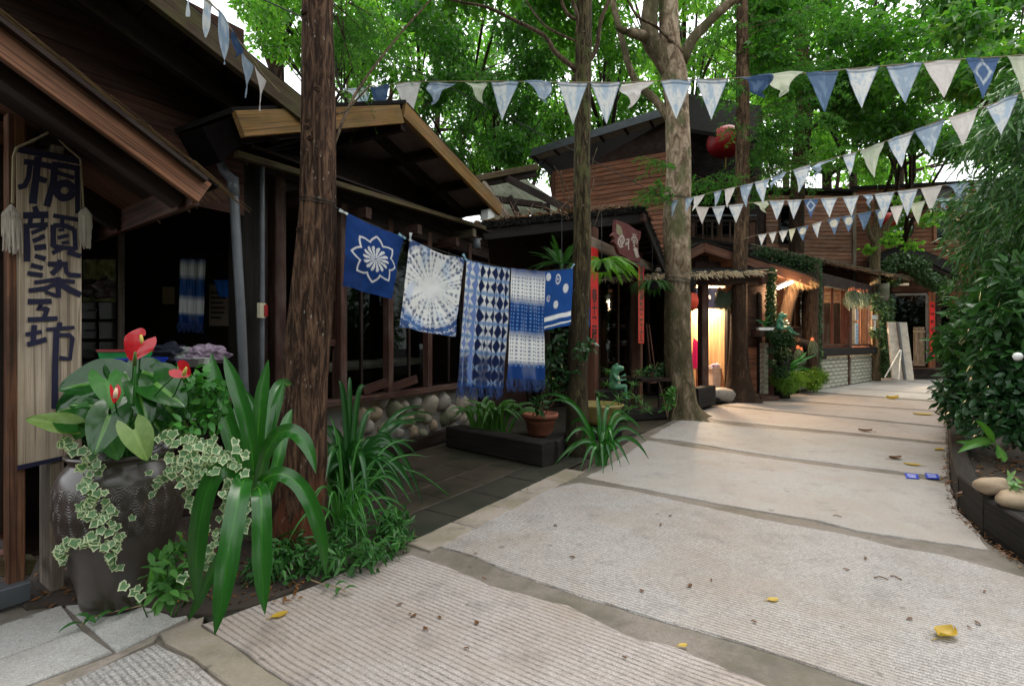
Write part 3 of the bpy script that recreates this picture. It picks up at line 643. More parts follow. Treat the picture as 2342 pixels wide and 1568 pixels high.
for k in range(9): q = rl[0].lerp(rl[1], k/8); beam('baluster', q-Z*.70, q-Z*.04, .05, .04, W_post, bD)
beam('balcony_floor', rl[0]-Z*.8-wD2.n*.4, rl[1]-Z*.8-wD2.n*.4, 1.0, .1, W_dark, bD)
# upper dark roof overhang over the balcony
MB().prism([wD2.at(1560, 300, .9), wD2.at(1735, 330, .9), wD2.at(1740, 250, -.6), wD2.at(1560, 220, -.6)], Z*.12).build('roof', M_tar, bD)
beam('gable_brace', wD2.at(1700, 230, .5), wD2.at(1722, 420, .5), .12, .12, W_log, bD)
# right hand siding
wD3 = Wall((8.9, 17.0), (12.6, 17.2))
zD3 = [2.6+.14*i for i in range(28)]
plank_row(wD3, 1752, 1951, zD3, W_cedar2, bD, thick=.035, lap=.12, name='siding_board')
MB().prism([wD3.at(1735, z=0, off=-.03), wD3.at(1955, z=0, off=-.03), wD3.at(1955, z=6.6, off=-.03), wD3.at(1735, z=6.6, off=-.03)], -wD3.n*.1).build('wall', W_wall, bD)
_win(wD3, 1783, 1808, 470, 560, .03, bD, W_dark, GLS, 1, 1, .06)
vpost(wD3, 1952, .13, 0, 6.6, W_grey, bD, .02)
wD4 = Wall((12.3, 17.5), (17.5, 16.6))
zD4 = [2.6+.138*i for i in range(31)]
plank_row(wD4, 1956, 2260, zD4, W_cedar, bD, thick=.035, lap=.12, name='siding_board')
MB().prism([wD4.at(1955, z=0, off=-.03), wD4.at(2400, z=0, off=-.03), wD4.at(2400, z=6.8, off=-.03), wD4.at(1955, z=6.8, off=-.03)], -wD4.n*.1).build('wall', W_wall, bD)
_win(wD4, 2138, 2172, 478, 552, .05, bD, W_cedar, GLS, 1, 1, .10)
c = wD4.at(2045, 520, .06); f = MB()
f.prism([c+Vector((wD4.u.x, wD4.u.y, 0))*math.cos(a)*.62+Z*math.sin(a)*.62 for a in [i*math.pi/12 for i in range(24)]], wD4.n*.03).build('window', W_dark, bD)
MB().prism([c+wD4.n*.035+Vector((wD4.u.x, wD4.u.y, 0))*math.cos(a)*.56+Z*math.sin(a)*.56 for a in [i*math.pi/12 for i in range(24)]], wD4.n*.01).build('window_pane', GLS, bD)
sheet('roof', [wD4.at(2050, 470, .9), wD4.at(2160, 458, .9), wD4.at(2200, 420, -.5), wD4.at(2010, 430, -.5)], .1, M_tar, bD)
sheet('roof', [wD3.at(1740, z=6.5, off=.15), wD3.at(1960, z=6.5, off=.15), wD3.at(1960, z=7.2, off=-3), wD3.at(1740, z=7.2, off=-3)], .1, M_tar, bD)
sheet('roof', [wD4.at(1950, z=6.7, off=.15), wD4.at(2400, z=6.7, off=.15), wD4.at(2400, z=7.4, off=-3), wD4.at(1950, z=7.4, off=-3)], .1, M_tar, bD)
# ================================================================== BUILDING E : tea shop entrance with palm fringe
bE = thing('shop_entrance', 'small gabled shop entrance fringed with palm leaves and lit warmly inside', 'building', (5, 10.6, 0))
wE = Wall((3.5, 10.35), (6.3, 10.75)); inE = -wE.n
ap = wE.at(1609, 565, .25); le = wE.at(1530, 606, .25); re = wE.at(1856, 645, .25)
for (s, e) in ((ap+wE.u*.01, le), (ap, re)):
    beam('bargeboard', s, e, .05, .19, W_red, bE)
    dd_ = (e-s).normalized(); un = dd_.cross(inE); un = un if un.z > 0 else -un
    MB().prism([s+un*.10-inE*.05, e+un*.10-inE*.05, e+un*.10+inE*2.6, s+un*.10+inE*2.6], un*.04).build('roof', M_tar, bE)
    MB().prism([s+un*.07+inE*.04, e+un*.07+inE*.04, e+un*.07+inE*2.6, s+un*.07+inE*2.6], un*.02).build('soffit', W_red, bE)
for k in range(5):
    z_ = 2.5+.13*k; x0 = 1560+k*10; x1 = 1750-k*34; beam('gable_board', wE.at(x0, z=z_, off=-.03), wE.at(max(x1, x0+20), z=z_, off=-.03), .025, .126, W_wall, bE)
vpost(wE, 1608, .19, 0, 2.45, W_post, bE, .45, dep=.15)
vpost(wE, 1573, .07, .08, 2.4, W_dark, bE, -.1); vpost(wE, 1665, .06, .08, 2.4, W_dark, bE, -.0)
# side wall boards right of the door
for i in range(13):
    z0 = .12+.165*i
    beam('wall_board', wE.at(1668, z=z0+.08), wE.at(1742, z=z0+.08), .03, .16, W_cedar if i < 6 else W_wall, bE)
vpost(wE, 1735, .06, .1, 2.3, W_dark, bE, .03)
MB().prism([wE.at(1660, z=.1, off=-.05), wE.at(1775, z=.1, off=-.05), wE.at(1775, z=2.5, off=-.05), wE.at(1660, z=2.5, off=-.05)], inE*.05).build('wall', W_wall, bE)
# fringe awning
aw0, aw1 = wE.at(1380, 642, 1.3), wE.at(1752, 626, .65)
beam('awning_beam', wE.at(1480, 648, .55), wE.at(1738, 640, .55), .10, .13, W_wall, bE)
beam('awning_beam', wE.at(1738, 641, .62), wE.at(1772, 622, .3), .09, .2, W_post, bE)
MB().prism([wE.at(1380, 634, 1.2), wE.at(1755, 618, .6), wE.at(1755, 612, -.0), wE.at(1380, 620, -.0)], Z*.03).build('awning', M_tar, bE)
fr = MB()
for k in range(520):
    t = R.random(); q = aw0.lerp(aw1, t)+Z*R.uniform(.02, .09)-wE.n*R.uniform(0, .1)
    tip = q+wE.n*R.uniform(.08, .22)+wE.u*R.uniform(-.12, .12)-Z*R.uniform(.0, .13); s = wE.u*R.uniform(.006, .012); b = len(fr.v)
    fr.v += [q-s, q+s, q.lerp(tip, .6)+s*1.1+Z*.02, tip, q.lerp(tip, .6)-s*1.1+Z*.02]; fr.f.append(tuple(range(b, b+5))); fr.m.append(0)
tag(fr.build('palm_fringe', M_strawp, bE), kind='stuff')
# lit room
I0, I1 = wE.at(1566, z=.09, off=-.1), wE.at(1672, z=.09, off=-.1); dp_ = inE*2.3; hh = Z*2.5
for i in range(17):
    a = (I0+dp_).lerp(I1+dp_, i/17); b = (I0+dp_).lerp(I1+dp_, (i+1)/17); c = (a+b)/2
    beam('wall_board', c, c+hh, (b-a).length-.006, .02, W_pine, bE, up=wE.n)
for i in range(14):
    a = I1.lerp(I1+dp_, (i+.5)/14); beam('wall_board', a, a+hh, .158, .02, W_pine, bE, up=wE.u)
MB().prism([I0+hh, I1+hh, I1+hh+dp_, I0+hh+dp_], Z*.03).build('interior_ceiling', W_pine, bE)
MB().prism([I0, I0+dp_, I0+dp_+hh, I0+hh], -wE.u*.03).build('interior_wall', W_wall, bE)
MB().prism([I0+wE.n*.75-wE.u*.5, I1+wE.n*.6, I1+dp_, I0+dp_], Z*.02).build('interior_floor', M_shopfloor, bE)
beam('door_sill', wE.at(1568, z=.05, off=.6), wE.at(1668, z=.05, off=.6), .1, .1, W_log, bE)
M_lampE = emis('warm_tube_light', (1, .72, .42), 26.0)
def ceiling_lamp(label, a, b, r, mat, power, col, lp=None):
    t = thing('ceiling_lamp', label, 'lamp', (a+b)/2)
    MB().tube([a, b], r, 8).build('tube', mat, t, smooth=True); beam('housing', a+Z*(r+.02), b+Z*(r+.02), .06, .03, M_white, t)
    l = bpy.data.lights.new('lamp_light', 'POINT'); l.energy = power; l.color = col; l.shadow_soft_size = .12
    link(bpy.data.objects.new('lamp_light', l), t, Matrix.Translation(lp or ((a+b)/2-Z*.15)))
    return t
c = I0.lerp(I1, .62)+inE*1.1+Z*2.36
ceiling_lamp('warm ceiling tube hidden above the shop doorway', c-wE.u*.3, c+wE.u*.3, .02, M_lampE, 430, (1, .74, .47))
# ledge & pier to the right of the entrance
beam('ledge', wE.at(1728, 762, .34), wE.at(1770, 762, .34), .3, .14, W_post, bE); beam('ledge', wE.at(1770, 766, .34), wE.at(1806, 766, .34), .28, .16, W_log, bE)
for r in range(10): beam('block', wE.at(1742, z=.16+.11*r, off=.16), wE.at(1753, z=.16+.11*r, off=.16), .12, .10, M_wallblock, bE, ch=.008)
vpost(wE, 1760, .13, 0, 1.3, W_post, bE, .16); vpost(wE, 1764, .14, 1.3, 2.5, W_dark, bE, .16); vpost(wE, 1787, .26, 0, 1.33, W_log, bE, .1)
beam('step', wE.at(1726, z=.05, off=.40), wE.at(1768, z=.05, off=.40), .4, .1, W_post, bE)

# alcove with the fluorescent tube
wF = Wall((7.92, 12.57), (11.9, 15.86)); inF = -wF.n
bF = thing('pavilion', 'glazed pavilion with mossy white block plinth and thatched eave', 'building', (9.5, 14.5, 0))
al0, al1 = wE.at(1795, z=0, off=-1.0), wE.at(1872, z=0, off=-1.6)
alw = Wall((al0.x, al0.y), (al1.x, al1.y))
for i in range(9): beam('wall_board', al0+Z*(1.05+.2*i), al1+Z*(1.05+.2*i), .03, .194, W_red if i < 7 else W_pine, bF)
for i in range(5): beam('block', al0+Z*(.1+.12*i)+alw.n*.05, al1+Z*(.1+.12*i)+alw.n*.05, .1, .11, M_wallblock, bF, ch=.008)
beam('sill', al0+Z*.86+alw.n*.1, al1+Z*.86+alw.n*.1, .2, .16, W_log, bF)
_win(alw, 1795, 1838, 668, 749, .06, bF, W_red, glassmat('warm_glass', (.9, .85, .75), .06), 2, 1, .06)
for k in range(5):
    a = wE.at(1776, 622+k*2, .1-.35*k); beam('rafter', a, a+Vector((.75, .2, -.22)), .05, .07, W_rake, bF)
sheet('soffit', [wE.at(1772, 618, .2), wE.at(1858, 645, .2), wE.at(1870, 640, -1.7), wE.at(1772, 600, -1.7)], .02, W_rake, bF)
tc = P(1796, 652, 10.3)
fl = thing('tube_lamp', 'bright slanting fluorescent tube under the eave above the leaning trunk', 'lamp', tc)
MB().tube([P(1780, 659, 10.25), P(1812, 645, 10.6)], .024, 8).build('tube', emis('fluorescent_tube', (1, .86, .66), 30), fl, smooth=True)
beam('housing', P(1780, 653, 10.25), P(1812, 639, 10.6), .07, .03, M_white, fl)
l = bpy.data.lights.new('lamp_light', 'POINT'); l.energy = 130; l.color = (1, .66, .36); l.shadow_soft_size = .15
link(bpy.data.objects.new('lamp_light', l), fl, Matrix.Translation(P(1797, 668, 10.4)))
st = MB()
for k in range(300):
    q = wE.at(1838, 636, .15)+Vector((R.uniform(-.22, .2), R.uniform(-.1, .3), R.uniform(-.06, .02))); st.tube([q, q+Vector((R.uniform(.02, .15), R.uniform(-.1, 0), R.uniform(-.22, -.08)))], [.006, .002], 3, cap=False)
tag(st.build('straw_bundle', M_straw, bF), kind='stuff')
# ================================================================== BUILDING F : pavilion wall
XF = (1872, 1937, 1941, 1998)
def zcol(px): return wF.at(px, z=0)
for (x0, x1) in ((1871, 1939), (1942, 1999)):
    A = wF.at(x0, z=0); B = wF.at(x1, z=0); L = (B-A).length; n = max(2, int(L/.34))
    for r in range(8):
        off_ = .5 if r % 2 else 0
        for i in range(-1, n+1):
            t0 = (i+off_)/n; t1 = (i+1+off_)/n; t0 = max(0, t0); t1 = min(1, t1)
            if t1-t0 < .05: continue
            a = A.lerp(B, t0)+Z*(.055+.105*r); b = A.lerp(B, t1)-wF.u*.020+Z*(.055+.105*r)
            o_ = R.uniform(0, .008); beam('brick', a+wF.n*o_, b+wF.n*o_, .1, .089, M_wallblock, bF, ch=.010)
MB().prism([wF.at(1870, z=0, off=-.03), wF.at(2000, z=0, off=-.03), wF.at(2000, z=.86, off=-.03), wF.at(1870, z=.86, off=-.03)], inF*.1).build('plinth', M_dirt, bF)
beam('sill_timber', wF.at(1868, z=.97, off=.10), wF.at(2001, z=.97, off=.10), .2, .20, W_log, bF)
beam('downpipe', wF.at(1940.5, z=0, off=.06), wF.at(1940.5, z=.87, off=.06), .05, .05, W_post, bF)
zt = 2.75
for px, wd in ((1874, .16), (1935, .24), (1992, .26)): vpost(wF, px, wd, 1.07, zt+.1, W_post, bF, dep=.14)
for px in (1881, 1903, 1925, 1945, 1963, 1967, 1981): vpost(wF, px, .06, 1.1, zt-.02, W_red, bF, -.04, name='window_stile', dep=.05)
beam('head_beam', wF.at(1868, z=zt+.1, off=.03), wF.at(2006, z=zt+.1, off=.03), .16, .30, W_wall, bF)
beam('window_rail', wF.at(1876, z=1.14, off=-.02), wF.at(2000, z=1.14, off=-.02), .06, .06, W_red, bF)
for (x0, x1) in ((1883, 1901), (1906, 1923), (1947, 1961), (1969, 1980)):
    MB().prism([wF.at(x0, z=1.17, off=-.05), wF.at(x1, z=1.17, off=-.05), wF.at(x1, z=zt, off=-.05), wF.at(x0, z=zt, off=-.05)], inF*.006).build('window_pane', GL, bF)
# inner room, warm
J0, J1 = wF.at(1870, z=.05, off=-.2), wF.at(2005, z=.05, off=-.2); jd = inF*2.8
for i in range(12): beam('wall_board', J0+jd+Z*(.1+.25*i), J1+jd+Z*(.1+.25*i), .02, .245, W_pine if i < 5 or i > 10 else W_cedar, bF)
MB().prism([J0+Z*2.95, J1+Z*2.95, J1+jd+Z*2.95, J0+jd+Z*2.95], Z*.03).build('interior_ceiling', W_cedar, bF)
MB().prism([J0, J1, J1+jd, J0+jd], Z*.03).build('interior_floor', M_shopfloor, bF)
for q in (J0, J1): MB().prism([q, q+jd, q+jd+Z*3, q+Z*3], wF.u*.03).build('interior_wall', W_cedar, bF)
c = J0.lerp(J1, .3)+jd*.45+Z*2.5
ceiling_lamp('warm pendant tube inside the glazed pavilion', c-wF.u*.3, c+wF.u*.3, .02, M_lampE, 620, (1, .76, .5))
# thatched eave
e0, e1 = P(1718, 566, 11.6), P(2086, 640, 16.2)
ed = (e1-e0).normalized(); bk = inF*2.6+Z*.75
sheet('roof', [e0, e1, e1+bk, e0+bk], .06, M_tar, bF)
for k in range(14):
    q = e0.lerp(e1, (k+.5)/14)-Z*.05; beam('rafter', q+inF*.05, q+bk*.4, .05, .08, W_dark, bF)
tt = MB()
for k in range(900):
    q = e0.lerp(e1, R.random())+Z*R.uniform(.0, .10)+inF*R.uniform(0, .15); tip = q-inF*R.uniform(.06, .2)+ed*R.uniform(-.1, .1)-Z*R.uniform(.0, .1)
    tt.tube([q, tip], [.010, .004], 3, cap=False)
tag(tt.build('thatch_eave', plain('grey_thatch', (.26, .21, .15), .95), bF), kind='stuff')
# ================================================================== BUILDING G : far glass door under ivy
bG = thing('ivy_entrance', 'ivy topped entrance with tall glass door, slatted gate and red couplets', 'building', (14.8, 16.4, 0))
wG = Wall((13.0, 17.0), (15.6, 16.5)); inG = -wG.n
dk = MB()
for k in range(7): beam('deck_board', wG.at(2030, z=.33, off=.1+.13*k), wG.at(2150+4*k, z=.33, off=.1+.13*k), .125, .05, W_post, bG)
beam('deck_front', wG.at(2030, z=.2, off=1.0), wG.at(2170, z=.2, off=1.0), .04, .3, W_dark, bG)
vpost(wG, 2018, .35, 0, 3.3, W_log, bG); vpost(wG, 2131, .17, .3, 3.2, W_red, bG, .02); vpost(wG, 2142, .18, 0, 3.2, W_dark, bG, .02)
beam('lintel', wG.at(2010, 655, .05), wG.at(2145, 655, .05), .15, .38, W_wall, bG)
_win(wG, 2030, 2120, 674, 828, .0, bG, M_pipe, GL2, 1, 1, .08)
beam('exit_lamp', wG.at(2056, 650, .15), wG.at(2078, 650, .15), .05, .08, M_white, bG)
for k in range(7): q = wG.at(2091+k*3.6, z=.4, off=.04); beam('gate_slat', q, q+Z*1.35, .045, .03, W_grey, bG)
beam('gate_rail', wG.at(2089, z=.45, off=.07), wG.at(2116, z=.45, off=.07), .03, .08, W_grey, bG); beam('gate_rail', wG.at(2089, z=1.6, off=.07), wG.at(2116, z=1.6, off=.07), .03, .08, W_grey, bG)
shell(bG, wG, 2005, 2240, .28, 3.1, 2.2, W_inner, floor=M_shopfloor)
vpost(wG, 2190, .4, 0, 3.2, W_red, bG, -.01); 
_win(wG, 2150, 2180, 700, 850, .0, bG, W_dark, GL2, 1, 2, .06)
_win(wG, 2200, 2330, 700, 850, .0, bG, W_red, GL2, 3, 2, .06)
beam('roof_edge', wG.at(1985, 610, .7), wG.at(2075, 585, .7), .1, .12, W_dark, bG); beam('roof_edge', wG.at(2075, 585, .7), wG.at(2190, 640, .7), .1, .12, W_dark, bG)
sheet('roof', [wG.at(1985, 605, .75), wG.at(2075, 580, .75), wG.at(2075, 560, -.3), wG.at(1985, 590, -.3)], .06, M_tar, bG); sheet('roof', [wG.at(2075, 580, .75), wG.at(2190, 635, .75), wG.at(2190, 610, -.3), wG.at(2075, 560, -.3)], .06, M_tar, bG)
# ================================================================== painted hanging board
pl = sgn
sb = thing('sign_board', 'tall wooden board with indigo brush characters hanging on a rope at the left', 'sign', pl.at(112, z=.5))
bt = [pl.at(38, 335), pl.at(186, 364), pl.at(187, 1040), pl.at(42, 1073)]
MB().prism(bt, -pl.n*.028).build('board', W_board, sb, origin=bt[2])
MB().prism([pl.at(38, 333, .004), pl.at(187, 362, .004), pl.at(187, 377, .004), pl.at(38, 348, .004)], -pl.n*.036).build('top_band', M_ink, sb)
MB().prism([pl.at(41, 1064, .004), pl.at(187, 1033, .004), pl.at(187, 1041, .004), pl.at(41, 1075, .004)], -pl.n*.036).build('bottom_band', M_ink, sb)
def za(x, y): return (x*.179, 305+y*.179)
def zb(x, y): return (x*.249, 561+y*.249)
ST = []
def S(w_, pts, f=za, close=False): ST.append(([f(*p) for p in pts], w_*(.179 if f is za else .249), close))
S(80, [(305, 362), (430, 375), (660, 425)]); S(105, [(487, 300), (460, 560), (418, 900)]); S(72, [(385, 400), (365, 560), (315, 670), (232, 690)]); S(78, [(470, 570), (598, 610)])
S(92, [(700, 380), (685, 600), (640, 770), (598, 935)]); S(78, [(668, 395), (850, 420), (1020, 455)]); S(66, [(985, 440), (990, 1025)]); S(60, [(700, 490), (950, 570)])
S(100, [(825+92*math.cos(a)*1.12, 730+92*math.sin(a)*1.02) for a in [i*math.pi/9 for i in range(19)]])
S(72, [(440, 930), (470, 1010)]); S(85, [(295, 1050), (620, 1040)]); S(60, [(390, 1080), (380, 1160)]); S(52, [(545, 1070), (540, 1150)]); S(65, [(300, 1185), (610, 1168)])
S(80, [(340, 1170), (350, 1600)]); S(62, [(250, -20), (248, 150)], zb)
S(52, [(400, 1275), (500, 1235), (585, 1200)]); S(62, [(420, 1378), (500, 1345), (572, 1305)]); S(68, [(440, 1470), (590, 1445)])
S(48, [(315, 20), (425, 8)], zb); S(46, [(320, 95), (420, 125)], zb)
S(56, [(680, 1050), (1010, 1105)]); S(62, [(800, 1090), (790, 1170)]); S(76, [(682, 1165), (682, 1450)]); S(62, [(682, 1175), (830, 1180), (945, 1225)]); S(64, [(950, 1215), (965, 1490)]); S(58, [(675, 1440), (965, 1478)])
S(40, [(748, 1240), (825, 1228)]); S(52, [(735, 1335), (880, 1300)]); S(42, [(785, 1402), (885, 1388)]); S(42, [(585, 15), (480, 72)], zb); S(44, [(620, 62), (745, 100)], zb)
S(42, [(285, 180), (395, 208)], zb); S(42, [(250, 255), (395, 275)], zb); S(46, [(440, 172), (625, 172)], zb); S(50, [(548, 130), (542, 200), (475, 265)], zb); S(42, [(598, 170), (612, 250), (650, 272), (745, 278)], zb)
S(38, [(315, 342), (500, 315), (690, 335)], zb); S(52, [(535, 290), (537, 478)], zb); S(44, [(510, 350), (420, 395), (262, 416)], zb); S(56, [(555, 350), (640, 405), (745, 455)], zb); S(32, [(415, 425), (537, 468)], zb)
S(50, [(255, 515), (475, 512)], zb); S(36, [(385, 535), (350, 572), (440, 580)], zb); S(46, [(440, 570), (405, 665)], zb); S(46, [(255, 682), (530, 670)], zb)
S(38, [(235, 818), (385, 790)], zb); S(56, [(315, 730), (303, 905)], zb); S(46, [(250, 910), (345, 885), (430, 860)], zb)
S(50, [(550, 705), (545, 770)], zb); S(34, [(425, 772), (685, 752)], zb); S(62, [(520, 765), (508, 1050), (502, 1500)], zb); S(38, [(545, 822), (640, 822), (665, 850), (645, 1040), (545, 1032)], zb)
def stroke(mb, pts, wd, wall, off, th=.002):
    """a brush stroke: thick polyline, laid on the board"""
    n = len(pts); L = []; Rr = []
    for i in range(n):
        a = Vector(pts[max(i-1, 0)]); b = Vector(pts[min(i+1, n-1)]); t = (b-a).normalized(); nn = Vector((-t.y, t.x))
        k = 1.0
        if 0 < i < n-1:
            t1 = (Vector(pts[i])-a).normalized(); k = 1/max(.55, t1.dot(t))
        p = Vector(pts[i]); h = wd/2*k*(1+.06*math.sin(i*2.1+p.x))
        L.append(p+nn*h); Rr.append(p-nn*h)
    b = len(mb.v)
    mb.v += [wall.at(q.x, q.y, off) for q in L+Rr]
    for i in range(n-1): mb.f.append((b+i, b+i+1, b+n+i+1, b+n+i)); mb.m.append(0)
ink = MB()
for i, (p, w_, c) in enumerate(ST):
    q = [p[0]]
    for j in range(1, len(p)):
        for t in (.5, 1): q.append((p[j-1][0]+(p[j][0]-p[j-1][0])*t, p[j-1][1]+(p[j][1]-p[j-1][1])*t))
    stroke(ink, q, w_*.97, pl, .0012+i*.00012)
ink.build('lettering', M_ink, sb)
M_rope = plain('twisted_rope', (.33, .27, .17), .9); M_tassel = plain('cotton_tassel', (.50, .44, .38), .95)
nail = pl.at(117, 300, .02)
MB().tube([pl.at(38, 338, .02), pl.at(75, 322, .02), nail, pl.at(150, 335, .02), pl.at(184, 364, .02)], .005, 6).build('rope', M_rope, sb)
MB().tube([pl.at(38, 338, .015), pl.at(31, 360, .015), pl.at(29, 465, .015)], .006, 6).build('rope', M_rope, sb)
MB().tube([pl.at(184, 364, .015), pl.at(188, 420, .015), pl.at(191, 475, .015)], .004, 6).build('rope', M_rope, sb)
for (x, y0, y1, r) in ((26, 468, 582, .028), (195, 475, 570, .022)):
    tm = MB()
    for k in range(150):
        a = R.uniform(0, 6.28); rr = r*math.sqrt(R.random()); q = pl.at(x, y0, .02); q2 = pl.at(x+R.uniform(-3, 5), y1*R.uniform(.88, 1.0), .02)
        o_ = Vector((math.cos(a)*rr, math.sin(a)*rr, 0)); tm.tube([q, q.lerp(q2, .35)+o_*1.1, q2+o_*.9+Vector((R.uniform(-.01, .01), 0, 0))], [.004, .0035, .002], 3, cap=False)
    tm.build('tassel', M_tassel, sb)
# far cream panel glimpsed above the counter and bits of the workshop interior
def W2(x, y, o_): return wsA.at(x, y, o_)
pn = MB().prism([W2(165, 455, -.7), W2(250, 452, -.7), W2(268, 490, -.7), W2(165, 520, -.7)], -wsA.n*.02).build('menu_panel', M_cream, None); tag(pn, 'pale cream panel seen between the eave and the hanging board', 'panel')
lat = [P(190, 590, 4.6), P(272, 590, 5.0), P(272, 690, 5.0), P(190, 690, 4.6)]
gw = thing('garden_window', 'back window of the workshop showing yellow green leaves', 'window', P(230, 690, 4.8))
M_gw = NT('leafy_view'); vv = M_gw.coord(); f_ = M_gw.noise(vv, 9, 8, .7); M_gw.base(M_gw.ramp(f_, [(.4, (.05, .07, .015)), (.55, (.22, .26, .10)), (.7, (.55, .55, .35))]))
MB().prism(lat, Vector((0, .05, 0))).build('pane', M_gw.m, gw); beam('frame', lat[1], lat[2], .03, .03, W_grey, gw); beam('frame', lat[0], lat[1], .03, .03, W_dark, gw)
dr = thing('drawer_cabinet', 'dark translucent plastic drawer cabinet behind the hanging board', 'cabinet', P(225, 900, 4.4))
M_draw = plain('smoky_plastic', (.035, .036, .035), .3)
for c_ in range(2):
    for k in range(5):
        a = P(168+c_*56, 712+k*44, 4.3); b = P(214+c_*58, 712+k*44, 4.4); beam('drawer', a, b, .3, .155, M_draw, dr, ch=.008)
        m_ = a.lerp(b, .5)+Vector((0, -.17, 0)); beam('handle', m_-Vector((.04, 0, 0)), m_+Vector((.04, 0, 0)), .015, .015, M_pipe, dr)
for (nm, x0, x1, y0, y1, d_, mt, lb) in (('poster', 371, 398, 655, 695, 5.5, plain('old_paper', (.40, .27, .17), .9), 'small tan notice on the back wall left of the dark hanging cloth'),
                                         ('poster', 478, 525, 650, 745, 5.2, plain('brown_paper', (.17, .12, .09), .9), 'large brown notice on the back wall right of the dark hanging cloth')):
    a = P(x0, y1, d_); b = P(x1, y1, d_+.1); hh_ = Z*((y1-y0)*d_/F); o = MB().prism([a, b, b+hh_, a+hh_], Vector((0, .01, 0))).build(nm, mt); tag(o, lb, 'poster')
    if x0 > 400:
        for k in range(6): beam('text_line', a+(b-a)*.1+hh_*(.2+.12*k)-Vector((0, .004, 0)), a+(b-a)*R.uniform(.5, .85)+hh_*(.2+.12*k)-Vector((0, .004, 0)), .002, .018, M_tar, o, up=Z)
def basket(name, label, px, py, d, w_, h_, mat, rim):
    c = P(px, py, d); t = thing(name, label, 'basket', c)
    fr_ = [(-w_/2, -.1), (w_/2, -.1), (w_/2, .1), (-w_/2, .1)]
    mb = MB(); mb.quadstrip([[c+Vector((x*k, y*k, z)) for x, y in fr_] for (k, z) in ((.8, 0), (1, h_), (.93, h_), (.75, .01))], cap=False); mb.poly([c+Vector((x*.78, y*.78, .008)) for x, y in fr_]); mb.build('body', mat, t)
    for y in (-.1, .1): beam('rim', c+Vector((-w_/2, y, h_)), c+Vector((w_/2, y, h_)), .012, .015, rim, t)
M_green = plain('green_plastic', (.02, .38, .09), .4); M_blue = plain('blue_plastic', (.01, .04, .42), .4)
basket('plastic_basket', 'bright green plastic basket left behind the tall red flower', 288, 840, 2.85, .17, .10, M_green, M_redmet)
basket('plastic_basket', 'blue plastic basket below the tall red flower', 325, 848, 2.8, .15, .07, M_blue, M_blue)
def tray(label, px, py, d, w_, mat, h_=.045, name='metal_tray'):
    c = P(px, py, d); mb = MB(); fr_ = [(-w_/2, -w_*.35), (w_/2, -w_*.35), (w_/2, w_*.35), (-w_/2, w_*.35)]
    mb.quadstrip([[c+Vector((x*k, y*k, z)) for x, y in fr_] for (k, z) in ((.85, 0), (1, h_), (1.06, h_), (1.06, h_+.005), (.97, h_+.005), (.83, .006))], cap=True); return tag(mb.build(name, mat, None, c), label, 'tray')
tray('small silver tray on the counter behind the second red flower', 440, 838, 2.95, .14, plain('aluminium', (.5, .5, .48), .3, .9)); tray('patterned white box beside the silver tray on the counter', 468, 838, 2.98, .08, M_white, .05, 'food_box')
ck = MB(); 
import bmesh
def crumple(name, c, r, mat, label, cat, sq=(1, .7, .6), seed=1, amp=.7, parent=None):
    bm = bmesh.new(); bmesh.ops.create_icosphere(bm, subdivisions=4, radius=1)
    for v in bm.verts:
        k = 1+amp*(noise.noise(v.co*2.3+Vector((seed, 0, 0)))+.5*abs(noise.noise(v.co*6+Vector((0, seed, 0))))); v.co = Vector((v.co.x*sq[0]*k*r, v.co.y*sq[1]*k*r, max(-.5, v.co.z)*sq[2]*k*r))
    me = bpy.data.meshes.new(name); bm.to_mesh(me); bm.free(); me.materials.append(mat); o = link(bpy.data.objects.new(name, me), parent, Matrix.Translation(Vector(c)))
    return tag(o, label, cat) if label else o
crumple('plastic_bag', P(473, 815, 3.1), .105, plain('lilac_plastic', (.33, .24, .33), .35), 'crumpled lilac plastic bag on the counter by the downpipe', 'bag', seed=3)
crumple('cloth_heap', P(420, 812, 3.2), .10, plain('batik_heap', (.30, .32, .30), .8), 'heap of grey white cloth left of the lilac bag', 'cloth', (1.2, .6, .4), seed=5)
crumple('cloth_heap', P(375, 812, 3.2), .13, plain('navy_heap', (.01, .012, .03), .7), 'heap of dark navy cloth behind the tall red flower', 'cloth', (1.4, .6, .5), seed=8)
crumple('plastic_bag', P(232, 665, 4.2), .15, plain('clear_bag', (.20, .15, .15), .3), 'clear plastic bag of stuff on top of the drawer cabinet', 'bag', seed=11)
